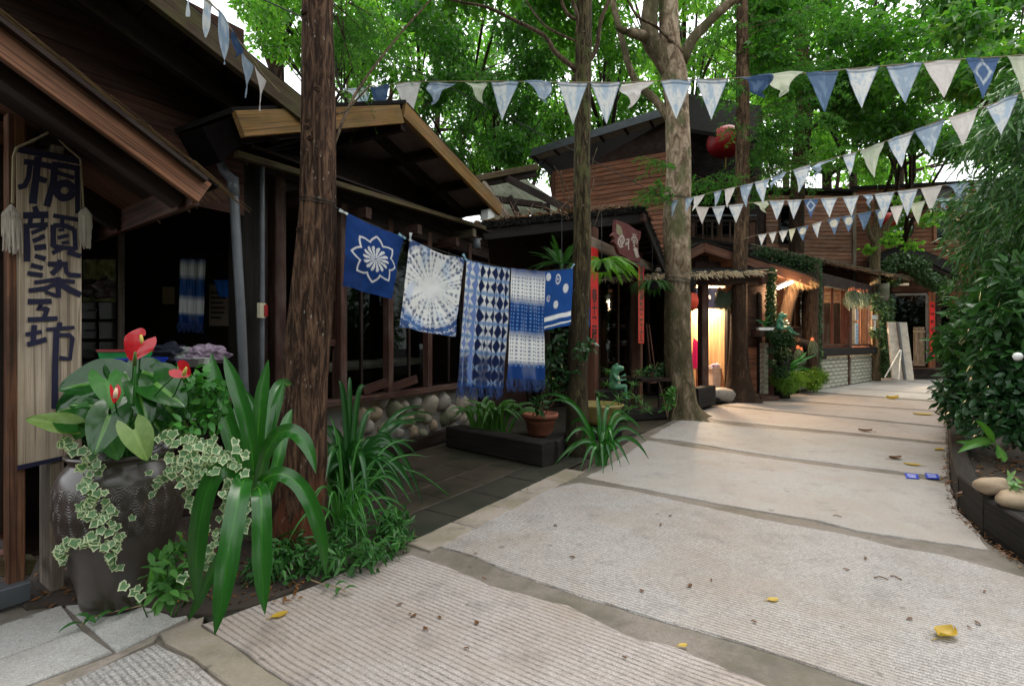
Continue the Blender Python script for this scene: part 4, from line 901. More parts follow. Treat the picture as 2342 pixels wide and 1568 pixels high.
# ================================================================== cloths on the line
M_cloth = clothmat('dyed_cotton', .28); M_clothd = clothmat('shaded_cotton', .1)
lp = [(765, 472, 2.95), (790, 487, 2.975), (930, 547, 3.36), (1065, 592, 3.82), (1165, 614, 4.26), (1245, 620, 4.68), (1312, 612, 5.12)]
cl = tag(MB().tube([P(*p) for p in lp], .003, 5).build('clothesline', M_wire), 'thin dark clothesline tied between the two nearer trunks', 'clothesline')
def n3(U, V, s, seed=0):
    f = np.vectorize(lambda a, b: noise.noise(Vector((a*s, b*s, seed)))); return f(U, V)
def cloth(name, label, tl, tr, br, bl, nu, nv, pat, folds=(.01, 3, .0), mat=None, group=None, sag=.0, bulge=0.0, fringe=0.0):
    tl, tr, br, bl = [np.array(P(*p)) for p in (tl, tr, br, bl)]
    u = np.linspace(0, 1, nu+1); v = np.linspace(0, 1, nv+1); U, V = np.meshgrid(u, v)
    X = (tl*(1-U[..., None])+tr*U[..., None])*(1-V[..., None])+(bl*(1-U[..., None])+br*U[..., None])*V[..., None]
    nrm = np.cross(tr-tl, bl-tl); nrm /= np.linalg.norm(nrm); nrm = nrm if nrm[1] < 0 else -nrm
    a, k, ph = folds
    D = a*np.sin(U*k*2*math.pi+ph+.6*np.sin(V*3))*(.35+.65*V)+bulge*np.sin(V*math.pi*.9)*np.sin(U*math.pi)+.012*n3(U, V, 2.4, len(label))+.005*n3(U, V, 7, 3)
    X = X+nrm*D[..., None]; X[..., 2] -= sag*np.sin(U*math.pi)*(1-V)+.01*V*n3(U, V*0, 3, 7)
    C = pat(U, V); C = np.concatenate([C, np.ones(U.shape+(1,))], -1)
    I = np.arange((nu+1)*(nv+1)).reshape(nv+1, nu+1); Q = np.stack([I[:-1, :-1], I[1:, :-1], I[1:, 1:], I[:-1, 1:]], -1).reshape(-1, 4)
    o = npmesh(name, X.reshape(-1, 3), Q, mat or M_cloth, None, col=C.reshape(-1, 4), smooth=True, origin=tuple(X[0, 0]))
    tag(o, label, 'cloth', group)
    if fringe:
        mb = MB()
        for i in range(0, nu, 2):
            q = Vector(X[-1, i])
            for j in range(2): mb.tube([q, q+Vector((R.uniform(-.012, .012), R.uniform(-.01, .01), -fringe*.5)), q+Vector((R.uniform(-.03, .02), R.uniform(-.01, .01), -fringe*R.uniform(.7, 1.1)))], [.0028, .0025, .0015], 3, cap=False)
        PW[o.name] = Matrix.Translation(Vector(X[0, 0])); mb.build('fringe', plain('indigo_yarn', (.015, .04, .14), .9) if 'indigo_yarn' not in bpy.data.materials else bpy.data.materials['indigo_yarn'], o)
    return o
BL = np.array((.007, .042, .19)); NV = np.array((.008, .018, .075)); LB = np.array((.10, .25, .52)); WH = np.array((.86, .86, .84)); DB = np.array((.008, .055, .22))
def sm(x, a, b): return np.clip((x-a)/(b-a), 0, 1)
def mixc(a, b, t): return a*(1-t[..., None])+b*t[..., None]
def pat1(U, V):
    x = (U-.52)*1.0; y = (V-.50)*1.25; r = np.hypot(x, y); th = np.arctan2(y, x); wob = .012*n3(U, V, 9)
    ph = np.abs(((th/(math.pi/4)) % 1)-.5)*2; Rr = .30+.125*ph; star = sm(.021-np.abs(r-Rr+wob)*.9, 0, .006)
    pet = (r < .235*(.8+.2*np.abs(np.cos(7*th))))*(np.abs(np.sin(7*th+.4)) < .86)*(r > .012); C = mixc(BL*np.ones(U.shape+(3,)), WH, np.clip(star*.92+pet*.95, 0, 1)*(.85+.15*n3(U, V, 20)))
    lo = sm(V, .55, .62)*(U < .35); return mixc(C, NV, lo*.35*(1-star))
def pat2(U, V):
    x = U-.5; y = (V-.44)*1.35; r = np.hypot(x, y); th = np.arctan2(y, x); n1 = n3(np.cos(th)*2.2, np.sin(th)*2.2, 4, 2); n2 = n3(U, V, 22, 5)
    rays = sm(n3(np.cos(th)*11, np.sin(th)*11, 1, 8)+.35*n2+.25*n3(U, V, 30, 1), .08, .22)*sm(r, .12, .3)*.8
    dashes = sm(np.sin(r*75+3*n1), -.2, .6); C = mixc(WH*np.ones(U.shape+(3,)), NV*1.3+LB*.12, rays*(.35+.65*dashes))
    ring = sm(.028-np.abs(r-.545+.02*n2), 0, .012)*(.5+.5*np.sin(th*46)); C = mixc(C, BL*.7, np.clip(ring, 0, 1)*.9)
    out = sm(r, .60, .68)*(1-sm(np.sin(r*60+4*n2), .3, .9)*.6); C = mixc(C, DB*.9, out*.95); halo = sm(n3(U, V, 5, 9), .1, .5)*.3; return mixc(C, LB*1.4, halo*sm(r, .1, .3))
def pat3(U, V):
    n2 = .12*n3(U, V, 8, 4); fu = ((U*7.0+n2) % 1)-.5; row = (V*8.3+n2); col = np.floor(U*7.0+n2)
    fv = ((row+.5*(col % 2)*0) % 1)-.5; d = np.abs(fu)*1.05+np.abs(fv)*.95; dm = sm(.53-d, 0, .1); strength = np.where((col % 7) > 1, 1.0, .55)
    C = mixc(WH*np.ones(U.shape+(3,)), LB, sm(np.abs(fv), .26, .45)*.85); C = mixc(C, NV, dm*(strength > .9)); C = mixc(C, DB*2.2, dm*(strength < .9)*.8); soft = sm(np.abs(fu), .34, .5)*sm(n3(U, V, 3, 6), -.4, .3); C = mixc(C, DB, soft*.7)
    lowb = sm(V, .70, .80)*sm(np.abs(fu), .14, .26); C = mixc(C, NV*1.2, lowb*.9); return mixc(C, DB, sm(V, .965, .99)*.8)
def pat4(U, V):
    b = np.exp(-((V-.0)/.07)**2)*.9+sm(V, .24, .33)*sm(.66-V, .0, .10)+sm(V, .83, .88)
    b = np.clip(b+.18*n3(U, V, 5, 2)*(b > .05), 0, 1); g = (np.abs(((U*11) % 1)-.5) < .22)*(np.abs(((V*30) % 1)-.5) < .25)
    deep = (V > .84)*.7; C = mixc(WH*np.ones(U.shape+(3,)), BL*1.1, b); sq = np.clip(g*(.9-.3*deep), 0, 1)*(V > .05)*(V < .9); C2 = mixc(NV*.9*np.ones(U.shape+(3,)), WH*.75, b*sm(.6-b, -.3, .3)); return mixc(C, np.where(b[..., None] > .5, LB*1.5, NV*3), sq*.8)
def pat5(U, V):
    C = DB*1.3*np.ones(U.shape+(3,)); 
    for (cx, cy, a, b, hol) in ((.12, .10, .085, .075, 0), (.5, .16, .11, .10, 1), (.78, .34, .09, .09, 0), (.14, .47, .06, .06, 1), (.45, .60, .10, .075, 0)):
        r = np.hypot((U-cx)/a, (V-cy)/b); m_ = sm(1-r, 0, .15)
        if hol: m_ = m_*sm(r, .55, .7)+sm(.3-r, 0, .1)
        C = mixc(C, WH, np.clip(m_*(.8+.3*n3(U, V, 30, 3)), 0, 1))
    for (c_, h_) in ((.80, .042), (.93, .018)): C = mixc(C, WH, sm(h_-np.abs(V-c_-.02*(1-U)), 0, .008))
    return C
def patn(U, V): return DB*1.8*np.ones(U.shape+(3,))
cloth('dyed_cloth', 'royal blue square cloth with white eight pointed star around a flower', (792, 487, 2.98), (922, 544, 3.33), (895, 684, 3.25), (783, 655, 2.93), 120, 120, pat1, (.012, 1.4, .3), bulge=.03)
cloth('dyed_cloth', 'large white cloth with radiating blue streaks and ringed dye', (937, 547, 3.38), (1062, 591, 3.80), (1040, 770, 3.66), (911, 748, 3.22), 120, 150, pat2, (.012, 1.2, 1), bulge=-.03, sag=.02)
cloth('dyed_scarf', 'long pleated scarf with columns of indigo diamonds', (1067, 594, 3.82), (1168, 614, 4.26), (1150, 888, 4.1), (1045, 884, 3.70), 110, 190, pat3, (.018, 5, 0), sag=.01, fringe=.09)
cloth('dyed_scarf', 'long scarf of white window checks fading through blue bands', (1168, 613, 4.27), (1245, 621, 4.67), (1243, 868, 4.6), (1158, 866, 4.1), 120, 260, pat4, (.016, 3, 1), fringe=.11)
cloth('dyed_cloth', 'small blue cloth with white ovals and two white stripes beside the slim trunk', (1245, 621, 4.68), (1309, 614, 5.10), (1304, 742, 4.9), (1241, 757, 4.66), 70, 80, pat5, (.01, 1, .5))
cloth('dyed_cloth', 'folded plain blue cloth hanging just behind the slim mossy trunk', (1334, 680, 5.5), (1349, 679, 5.55), (1349, 746, 5.55), (1334, 746, 5.5), 8, 20, patn, (.003, 1, 0))
cloth('dyed_scarf', 'dim indigo and white scarf hanging inside the open workshop', (411, 592, 4.0), (470, 592, 4.15), (465, 740, 4.15), (408, 738, 3.95), 90, 150, pat4, (.02, 3, 0), mat=M_cloth, fringe=.08)
cloth('dyed_cloth', 'dim blue cloth hanging deep in the workshop by the downpipe', (488, 640, 4.9), (525, 640, 5.0), (525, 680, 5.0), (500, 678, 4.9), 20, 20, patn, (.01, 2, 0), mat=M_clothd)
M_pegw = plain('white_peg', (.7, .74, .74), .4); M_pegb = plain('pale_blue_peg', (.28, .5, .62), .4)
def peg(px, py, d, ang, mat, label):
    c = P(px, py, d); t = thing('clothes_peg', label, 'clothes peg', c, 'clothes pegs on the drying line')
    for s in (-1, 1):
        a = Vector((math.sin(ang+s*.18), 0, math.cos(ang+s*.18))); beam('peg_arm', c-a*.022+Vector((0, -.008, 0)), c+a*.035+Vector((0, -.008, 0)), .009, .008, mat, t, up=Vector((0, 1, 0)))
    MB().tube([c+Vector((-.008, -.008, .004)), c+Vector((.008, -.008, .004))], .005, 6).build('spring', M_pipe, t)
peg(789, 487, 2.97, -1.1, M_pegw, 'white peg at the upper left corner of the star cloth')
peg(922, 542, 3.32, -1.0, M_pegb, 'pale blue peg at the right corner of the star cloth')
peg(939, 544, 3.37, .1, M_pegw, 'upright white peg on the left corner of the streaked cloth')
peg(1064, 590, 3.8, -.5, M_pegb, 'pale peg between the streaked cloth and the diamond scarf')
peg(1309, 610, 5.08, .6, M_pegb, 'pale blue peg beside the slim mossy trunk')
# ================================================================== bunting
M_flag = clothmat('flag_cotton', .45)
FB = {'w': (np.array((.86, .87, .86)), np.array((.50, .62, .76))), 'c': (np.array((.68, .72, .58)), np.array((.55, .62, .45))), 'b': (np.array((.12, .19, .31)), np.array((.20, .30, .44))),
      's': (np.array((.32, .42, .56)), np.array((.60, .68, .75))), 'd': (np.array((.035, .075, .17)), np.array((.10, .16, .27))), 'p': (np.array((.78, .73, .71)), np.array((.86, .84, .82))), 'o': (np.array((.10, .20, .38)), np.array((.75, .75, .66))), 'x': (np.array((.05, .12, .30)), np.array((.6, .68, .75)))}
flagn = [0]
def bunting(label, pts, flags, anchors=()):
    """pts: cord in photo columns/rows with depth; flags: (x0, x1, kind, drop in rows, skew, folded)"""
    t = thing('bunting', label, 'bunting', P(*pts[0]), 'strings of indigo dyed bunting')
    W_ = [P(*p) for p in pts]; MB().tube(W_, .004, 5).build('cord', M_rope, t)
    def on(x):
        for i in range(len(pts)-1):
            if pts[i][0] <= x <= pts[i+1][0] or i == len(pts)-2 or (i == 0 and x < pts[0][0]):
                f = (x-pts[i][0])/(pts[i+1][0]-pts[i][0]); q = 1/(pts[i][2]*1.0)*(1-f)+1/pts[i+1][2]*f; return P(x, pts[i][1]*(1-f)+pts[i+1][1]*f, 1/q)
    for (x0, x1, kind, drop, skew, fold) in flags:
        flagn[0] += 1; sd = flagn[0]; a = np.array(on(x0)); b = np.array(on(x1)); d_ = (a[1]+b[1])/2; u_ = (b-a); wdt = np.linalg.norm(u_)
        fs_ = (1 if sd % 2 else -1); hgt = drop*d_/F*(.62 if fold else 1); skew = skew+(.42*fs_ if fold else 0); tip = (a+b)/2+np.array((skew*wdt, 0, -hgt)); nu, nv = 16, 24
        U, V = np.meshgrid(np.linspace(0, 1, nu+1), np.linspace(0, 1, nv+1)); E = (a*(1-U[..., None])+b*U[..., None]); X = E*(1-V[..., None]*.985)+tip*V[..., None]*.985
        n_ = np.cross(u_, (0, 0, 1)); n_ = n_/np.linalg.norm(n_); n_ = n_ if n_[1] < 0 else -n_
        X = X+n_*(.02*np.sin(V*3+sd)*V+.012*np.sin(U*5+sd*1.7)*(1-V)+.008*n3(U, V, 4, sd))[..., None]
        if fold: X = X+n_*(.03*np.sin(V*7+sd))[..., None]+(u_*.12)*(np.sin(V*6)*fs_)[..., None]; X[..., 2] += .012*np.sin(U*9+sd)*V
        if False:   # blown over the cord: the lower part folds back up
            k = fold; lim = np.minimum(V, k); back_ = np.maximum(V-k, 0)/(1-k); X = E-(E-(a+b)/2)*V[..., None]*.9+(tip-(a+b)/2)*(lim*(1-back_*.25)+back_*back_*.12)[..., None]+n_*(.010+.03*np.sin(back_*3.1))[..., None]+(u_*.42)*(back_**1.3)[..., None]*(1 if sd % 2 else -1)
        c0, c1 = FB[kind]; nn = n3(U, V, 3.2, sd)+.5*n3(U, V, 8, sd+3); f_ = sm(nn, .0, .35) if kind != 'o' else sm(.30-np.hypot((U-.5)*(1-V), (V-.30)*1.1), 0, .06)
        if kind == 'x': f_ = sm(.06-np.abs(np.abs(U-.5)*(1-V)+np.abs(V-.35)*.9-.25), 0, .03)
        C = mixc(c0*np.ones(U.shape+(3,)), c1, f_*.9+.1); C = mixc(C, c1*.8 if kind in 'sbdw' else c0*.85, np.clip(sm(n3(U, V, 14, sd+7), .12, .3), 0, 1)*.45); C = mixc(C, np.array((.05, .09, .18)), (((V < .03) | ((V > .06) & (V < .09)))*(.75 if kind not in 'pc' else .25)).astype(float)); ed = ((U < .055) | (U > .945)).astype(float)*(.75 if kind in 'wsb' else .2); C = mixc(C, np.array((.10, .16, .28)), ed)
        C = np.concatenate([C, np.ones(U.shape+(1,))], -1); I = np.arange(U.size).reshape(U.shape); Q = np.stack([I[:-1, :-1], I[1:, :-1], I[1:, 1:], I[:-1, 1:]], -1).reshape(-1, 4)
        npmesh('flag', X.reshape(-1, 3), Q, M_flag, t, col=C.reshape(-1, 4), smooth=True, origin=tuple(a))
    return t
s1 = [(690, 214, 5.0), (790, 207, 4.8), (850, 198, 4.7), (950, 187, 4.5), (1130, 186, 4.35), (1270, 188, 4.15), (1420, 189, 4.0), (1550, 183, 3.9), (1665, 180, 3.75), (1760, 172, 3.7), (1850, 167, 3.62), (1940, 158, 3.55), (2030, 150, 3.5), (2115, 143, 3.42), (2205, 135, 3.35), (2290, 130, 3.3), (2420, 118, 3.2)]
bunting('topmost string of large blue and white flags crossing before all trunks', s1, [(786, 838, 'w', 75, 0, .28), (846, 893, 'd', 88, .05, 0), (902, 962, 'p', 88, .05, 0), (980, 1042, 's', 80, 0, .3), (1062, 1110, 'c', 80, 0, .3), (1122, 1188, 'w', 92, -.08, 0), (1197, 1257, 's', 80, 0, .32), (1275, 1345, 'w', 96, 0, 0), (1350, 1420, 'w', 95, .03, 0), (1422, 1497, 'p', 90, .1, .35), (1511, 1583, 'w', 92, .0, 0), (1590, 1665, 'w', 95, 0, 0),
    (1680, 1758, 'd', 80, 0, .28), (1763, 1837, 'c', 85, .1, .32), (1843, 1920, 'b', 92, .1, 0), (1932, 2010, 'w', 93, 0, 0), (2027, 2110, 's', 93, .0, 0), (2113, 2200, 'p', 88, 0, 0), (2207, 2288, 'x', 95, 0, 0), (2302, 2390, 'c', 100, 0, 0)])
s2 = [(1530, 461, 7.7), (1580, 452, 7.2), (1640, 437, 6.6), (1700, 424, 6.1), (1755, 409, 5.7), (1830, 383, 5.1), (1895, 365, 4.7), (1960, 347, 4.3), (2020, 325, 4.0), (2085, 300, 3.75), (2165, 270, 3.5), (2265, 240, 3.3), (2342, 208, 3.15), (2450, 165, 3.0)]
bunting('steep string of flags climbing from the spotted trunk to upper right', s2, [(1534, 1553, 's', 38, -.3, 0), (1567, 1585, 's', 34, -.3, 0), (1588, 1614, 'p', 36, -.35, 0), (1632, 1652, 's', 40, -.1, 0), (1655, 1682, 'p', 44, -.1, 0), (1692, 1722, 's', 52, -.05, 0), (1727, 1762, 'w', 55, -.05, 0), (1766, 1803, 's', 50, 0, .35), (1812, 1853, 'w', 58, -.05, 0), (1867, 1905, 's', 50, 0, .32), (1925, 1957, 'w', 50, 0, 0), (1966, 2024, 'c', 73, .05, 0), (2028, 2088, 'w', 72, .0, 0), (2093, 2163, 's', 74, -.02, 0), (2168, 2240, 'p', 76, 0, 0), (2252, 2330, 'w', 82, .05, 0), (2345, 2430, 'p', 80, 0, 0)])
s3 = [(1545, 470, 7.9), (1620, 474, 7.6), (1700, 466, 7.3), (1760, 459, 7.1), (1850, 456, 6.7), (1942, 449, 6.3), (2000, 444, 6.1), (2100, 431, 5.8), (2157, 424, 5.6), (2240, 416, 5.4), (2342, 408, 5.2)]
bunting('nearly level string of flags ending in the bamboo', s3, [(1590, 1622, 'p', 40, 0, 0), (1628, 1660, 'w', 42, 0, 0), (1665, 1701, 'w', 42, 0, 0), (1722, 1754, 'c', 38, .1, .35), (1759, 1796, 'w', 46, 0, 0), (1799, 1834, 'w', 45, 0, 0), (1838, 1872, 'x', 44, 0, 0), (1877, 1916, 'w', 45, 0, 0), (1895+32, 1966, 'w', 46, 0, 0), (1972, 1994, 's', 45, 0, .4), (1999, 2046, 'w', 60, 0, 0), (2052, 2100, 'w', 62, 0, 0), (2105, 2156, 'p', 60, .0, 0), (2161, 2215, 's', 60, 0, .3), (2225, 2275, 'w', 60, 0, 0)])
s4 = [(1700, 546, 9.2), (1734, 537, 9.0), (1800, 526, 8.6), (1850, 515, 8.3), (1893, 502, 8.0), (1960, 489, 7.6), (2031, 475, 7.2), (2120, 458, 6.8), (2200, 448, 6.4), (2260, 440, 6.1)]
bunting('lowest string of small flags with white rounds over the thatched eave', s4, [(1734, 1755, 'w', 26, -.2, 0), (1757, 1777, 'w', 26, 0, 0), (1780, 1802, 'w', 28, 0, 0), (1804, 1820, 'c', 30, -.1, 0), (1823, 1850, 'o', 34, 0, 0), (1856, 1880, 'w', 34, 0, 0), (1892, 1922, 'o', 38, 0, 0), (1926, 1956, 'o', 40, 0, 0), (1960, 1995, 'b', 42, 0, 0), (2001, 2031, 'o', 44, 0, 0), (2036, 2067, 'p', 44, 0, 0), (2081, 2117, 'c', 52, 0, 0), (2134, 2170, 's', 40, 0, .35), (2176, 2204, 'o', 50, 0, 0)])
s0 = [(428, -30, 2.5), (475, 2, 2.58), (505, 30, 2.66), (540, 85, 2.76), (575, 130, 2.86), (600, 168, 2.95), (640, 212, 3.1)]
def hang(label, items):
    t = thing('bunting', label, 'bunting', P(*s0[0]), 'strings of indigo dyed bunting'); MB().tube([P(*p) for p in s0], .005, 5).build('cord', M_rope, t)
    for i, (a, b, tp, kind) in enumerate(items):
        a, b, tp = [np.array(P(q[0], q[1], q[2]*.92)) for q in (a, b, tp)]; U, V = np.meshgrid(np.linspace(0, 1, 7), np.linspace(0, 1, 11)); X = (a*(1-U[..., None])+b*U[..., None])*(1-V[..., None]*.98)+tp*V[..., None]*.98; X[..., 0] += .012*np.sin(V*5+i)*np.sin(U*3+1)
        c0, c1 = FB[kind]; C = mixc(c0*np.ones(U.shape+(3,)), c1, sm(n3(U, V, 4, i), 0, .3)); C = np.concatenate([C, np.ones(U.shape+(1,))], -1); I = np.arange(U.size).reshape(U.shape)
        npmesh('flag', X.reshape(-1, 3), np.stack([I[:-1, :-1], I[1:, :-1], I[1:, 1:], I[:-1, 1:]], -1).reshape(-1, 4), M_flag, t, col=C.reshape(-1, 4), smooth=True, origin=tuple(a))
hang('short string of limp flags hanging along the plank gable edge', [((424, -40, 2.7), (438, -20, 2.75), (430, 40, 2.72), 'w'), ((460, -20, 2.78), (490, 10, 2.86), (470, 88, 2.82), 'w'), ((495, 20, 2.87), (527, 55, 2.95), (513, 150, 2.9), 's'), ((530, 62, 2.96), (558, 118, 3.05), (537, 132, 3.0), 'd'), ((556, 118, 3.05), (577, 150, 3.12), (561, 226, 3.1), 's'), ((586, 150, 3.15), (606, 185, 3.22), (594, 256, 3.18), 'p')])
# overhead cables
cb = [P(-40, -60, 4.0), P(600, 20, 4.4), P(1060, 215, 6.0), P(1280, 330, 7.0), P(1535, 465, 7.6)]
tag(MB().tube([P(560, -20, 4.2), P(780, 80, 4.7), P(1060, 215, 5.8), P(1280, 328, 6.8), P(1420, 400, 7.3), P(1535, 462, 7.6)], .006, 5).build('cable', M_wire), 'thin black cable descending across the trees to the spotted trunk', 'cable')
tag(MB().tube([P(600, 190, 3.3), P(650, 213, 3.5), P(672, 232, 3.5), P(655, 246, 3.45), P(620, 240, 3.4), P(605, 225, 3.35)], .003, 5).build('cable', plain('grey_wire', (.3, .3, .32), .4)), 'thin grey wire looping under the gable tip', 'cable')
# ================================================================== red couplets and plaque
M_redp = plain('red_paper', (.55, .012, .012), .6)
M_inkb = plain('black_ink', (.012, .01, .01), .6)
def glyph(ch, size, mat, parent, mw, ext=.0008, bold=.012):
    cu = bpy.data.curves.new('character', 'FONT'); cu.body = ch; cu.size = size; cu.extrude = ext; cu.offset = bold*size; cu.align_x = 'CENTER'; cu.align_y = 'CENTER'; cu.resolution_u = 3
    cu.materials.append(mat); o = bpy.data.objects.new('character', cu); return link(o, parent, mw)
def face_m(c, n, up=Z):
    x = up.cross(n).normalized(); y = n.cross(x); return Matrix(((x.x, y.x, n.x, c.x), (x.y, y.y, n.y, c.y), (x.z, y.z, n.z, c.z), (0, 0, 0, 1)))
def couplet(label, w, x0, x1, y0, y1, off, chars, lean=0):
    a = w.at(x0, y0, off); b = w.at(x1, y0, off); zb_ = w.at((x0+x1)/2, y1, off).z
    nrm = Vector((b.y-a.y, -(b.x-a.x), 0)).normalized(); A = Vector((a.x, a.y, 0)); B = Vector((b.x, b.y, 0)); zt_ = a.z
    o = MB().prism([A+Z*zb_, B+Z*zb_, B+Z*zt_, A+Z*zt_], -nrm*.004).build('couplet_banner', M_redp, None, A+Z*zb_); tag(o, label, 'banner')
    wd = (B-A).length; m_ = (A+B)/2
    for i, ch in enumerate(chars):
        if ch == ' ': continue
        z_ = zt_-(zt_-zb_)*(i+.75)/(len(chars)+.4); glyph(ch, wd*.72, M_inkb, o, face_m(m_+Z*z_+nrm*.003, nrm))
    return o
couplet('red couplet banner on the right porch post reaching below the plaque', wsC, 1460, 1473, 604, 785, .14, '雲間瑞氣三千丈')
couplet('red couplet banner half hidden by the bright hanging fern', wsC, 1351, 1368, 562, 787, .14, '   春十二時')
rb_ = MB().prism([wG.at(2127, 690, .14), wG.at(2138, 690, .14), wG.at(2138, 815, .14), wG.at(2127, 815, .14)], -wG.n*.01).build('couplet_banner', M_redp); tag(rb_, 'red couplet banner beside the far glass door', 'banner')
for i in range(6): glyph('福祿壽喜春滿'[i], .11, M_inkb, rb_, face_m(wG.at(2132.5, 700+i*18, .146), wG.n))
plq_w = Wall((2.02, 7.45), (2.58, 8.2))
def zc(x, y): return (1281+x*.1245, 475.8+y*.1245)   # zoom (2100..2500,780..1100)
out = [(1030, 215), (1240, 290), (1400, 400), (1490, 430), (1475, 560), (1440, 620), (1440, 760), (1450, 850), (1490, 930), (1465, 990), (1320, 965), (1265, 990), (1200, 900), (1090, 830), (1040, 690), (985, 620), (1010, 560), (960, 500), (1020, 440)]
M_plq = wood('maroon_plaque', (.10, .022, .02), (.19, .05, .045), weather=.1)
pq = MB().prism([plq_w.at(*zc(*p), 0) for p in out], -plq_w.n*.05).build('plaque', M_plq, None, plq_w.at(*zc(1240, 900))); tag(pq, 'irregular maroon wood plaque with three grey carved characters', 'sign')
M_carv = plain('grey_carving', (.36, .30, .25), .9)
cv = MB(); i = 0
def SC(w_, pts):
    global i
    i += 1; q = [zc(*pts[0])]
    for j in range(1, len(pts)):
        for t in (.5, 1): q.append(zc(pts[j-1][0]+(pts[j][0]-pts[j-1][0])*t, pts[j-1][1]+(pts[j][1]-pts[j-1][1])*t))
    stroke(cv, q, w_*.1245, plq_w, .002+i*.0004)
SC(26, [(1150, 480), (1080, 560), (1065, 640), (1110, 720), (1160, 700)]); SC(24, [(1100, 540), (1160, 520), (1180, 590), (1150, 660)]); SC(22, [(1100, 560), (1115, 640), (1150, 720)]); SC(20, [(1140, 560), (1140, 690)])
SC(18, [(1210, 575), (1225, 590)]); SC(20, [(1205, 630), (1215, 650)]); SC(24, [(1200, 690), (1215, 660)]); SC(20, [(1225, 572), (1278, 572)]); SC(22, [(1262, 580), (1255, 680), (1262, 765)]); SC(14, [(1225, 630), (1245, 625), (1245, 665), (1225, 665), (1225, 630)])
SC(13, [(1335, 470), (1345, 540)]); SC(13, [(1362, 465), (1362, 530)]); SC(13, [(1395, 480), (1385, 540)]); SC(20, [(1320, 600), (1320, 545), (1400, 550), (1420, 600), (1405, 660)]); SC(16, [(1345, 585), (1375, 585), (1375, 640), (1345, 640), (1345, 585)]); SC(14, [(1358, 650), (1360, 720)]); SC(16, [(1340, 690), (1380, 682)])
SC(60, [(1350, 745), (1390, 760), (1405, 840), (1428, 905)])
cv.build('carved_lettering', M_carv, pq)
MB().prism([plq_w.at(*zc(1035, 290), .002), plq_w.at(*zc(1110, 330), .002), plq_w.at(*zc(1150, 450), .002), plq_w.at(*zc(1090, 510), .002), plq_w.at(*zc(1035, 450), .002)], plq_w.n*.001).build('lichen_patch', plain('lichen', (.20, .18, .10), .9), pq)
# ================================================================== frogs
M_frog = NT('frog_glaze'); v_ = M_frog.coord(); sx_ = M_frog.n('SeparateXYZ'); M_frog.l(v_, sx_.inputs[0]); nn_ = M_frog.noise(v_, 14, 4)
gcol = M_frog.ramp(nn_, [(.35, (.03, .15, .085)), (.65, (.10, .28, .16))]); M_frog.base(gcol); M_frog.setb(Roughness=.35); M_frog.b.inputs['Specular IOR Level'].default_value = .5
M_belly = plain('cream_belly', (.50, .48, .32), .4)
def blob(name, caps, mat, parent, mw, vox=.009):
    """one continuous body grown from tapered capsules"""
    bm = bmesh.new()
    for (a, b, r0, r1) in caps:
        a, b = Vector(a), Vector(b); n = max(2, int((b-a).length/(min(r0, r1)*.35))+1)
        for k in range(n+1):
            t = k/n; m_ = Matrix.Translation(a.lerp(b, t)); bmesh.ops.create_icosphere(bm, subdivisions=2, radius=r0+(r1-r0)*t, matrix=m_)
    me = bpy.data.meshes.new(name); bm.to_mesh(me); bm.free(); me.materials.append(mat)
    o = bpy.data.objects.new(name, me); link(o, parent, mw)
    m = o.modifiers.new('remesh', 'REMESH'); m.mode = 'VOXEL'; m.voxel_size = vox; m.use_smooth_shade = True
    s_ = o.modifiers.new('smooth', 'SMOOTH'); s_.iterations = 4; s_.factor = .5
    return o
def frog(label, base, yaw, s, legs):
    """sitting frog figure facing local +x"""
    t = thing('frog_statue', label, 'statue', base); mw = Matrix.Translation(base) @ Matrix.Rotation(yaw, 4, 'Z') @ Matrix.Scale(s, 4)
    body = [((0, 0, .09), (.0, 0, .24), .085, .07), ((0, 0, .24), (.03, 0, .33), .062, .07), ((.03, 0, .345), (.115, 0, .35), .072, .045), ((.04, .035, .395), (.045, .036, .41), .028, .026), ((.04, -.035, .395), (.045, -.036, .41), .028, .026)]
    for sd in (-1, 1):
        body += [((.0, .075*sd, .25), (.05, .10*sd, .17), .03, .024), ((.05, .10*sd, .17), (.14, .06*sd, .20+.03*sd), .022, .016)]
        hb = Vector((.14, .06*sd, .20+.03*sd))
        for f_ in range(4): body.append((hb, hb+Vector((.05, (f_-1.5)*.022, .012*f_)), .009, .006))
        if legs == 'down': L = [((.02, .05*sd, .06), (.17, .075*sd, .07), .045, .034), ((.17, .075*sd, .07), (.175, .08*sd, -.10), .03, .02)]; ft = Vector((.175, .08*sd, -.11))
        else: L = [((.02, .05*sd, .06), (.16, .09*sd, .10), .045, .034), ((.16, .09*sd, .10), (.26, .06*sd, .0-.03*(sd > 0)), .03, .02), ((.26, .06*sd, -.0), (.33, .05*sd, -.05), .018, .014)]; ft = Vector((.33, .05*sd, -.06))
        body += L
        for f_ in range(3): body.append((ft, ft+Vector((.06, (f_-1)*.03, -.01)), .012, .008))
    blob('body', body, M_frog.m, t, mw)
    blob('belly', [((.045, 0, .10), (.045, 0, .20), .062, .048), ((.10, 0, .325), (.125, 0, .335), .032, .026)], M_belly, t, mw, .01)
    for sd in (-1, 1):
        e = MB(); e.lathe((.068, .046*sd, .408), [(0, -.009), (.008, -.005), (.009, 0), (.008, .005), (0, .009)], 10, cap=True); e.build('eye', M_inkb, t, mw=mw, smooth=True)
    return t
frog('green frog statue sitting with raised hands among the papyrus by the porch', P(1404, 893, 7.0)-Z*0, -.15, .92, 'down')
frog('green frog statue sitting on the ivy ledge with legs dangling outward', P(1783, 758, 10.0), -.2, .92, 'out')
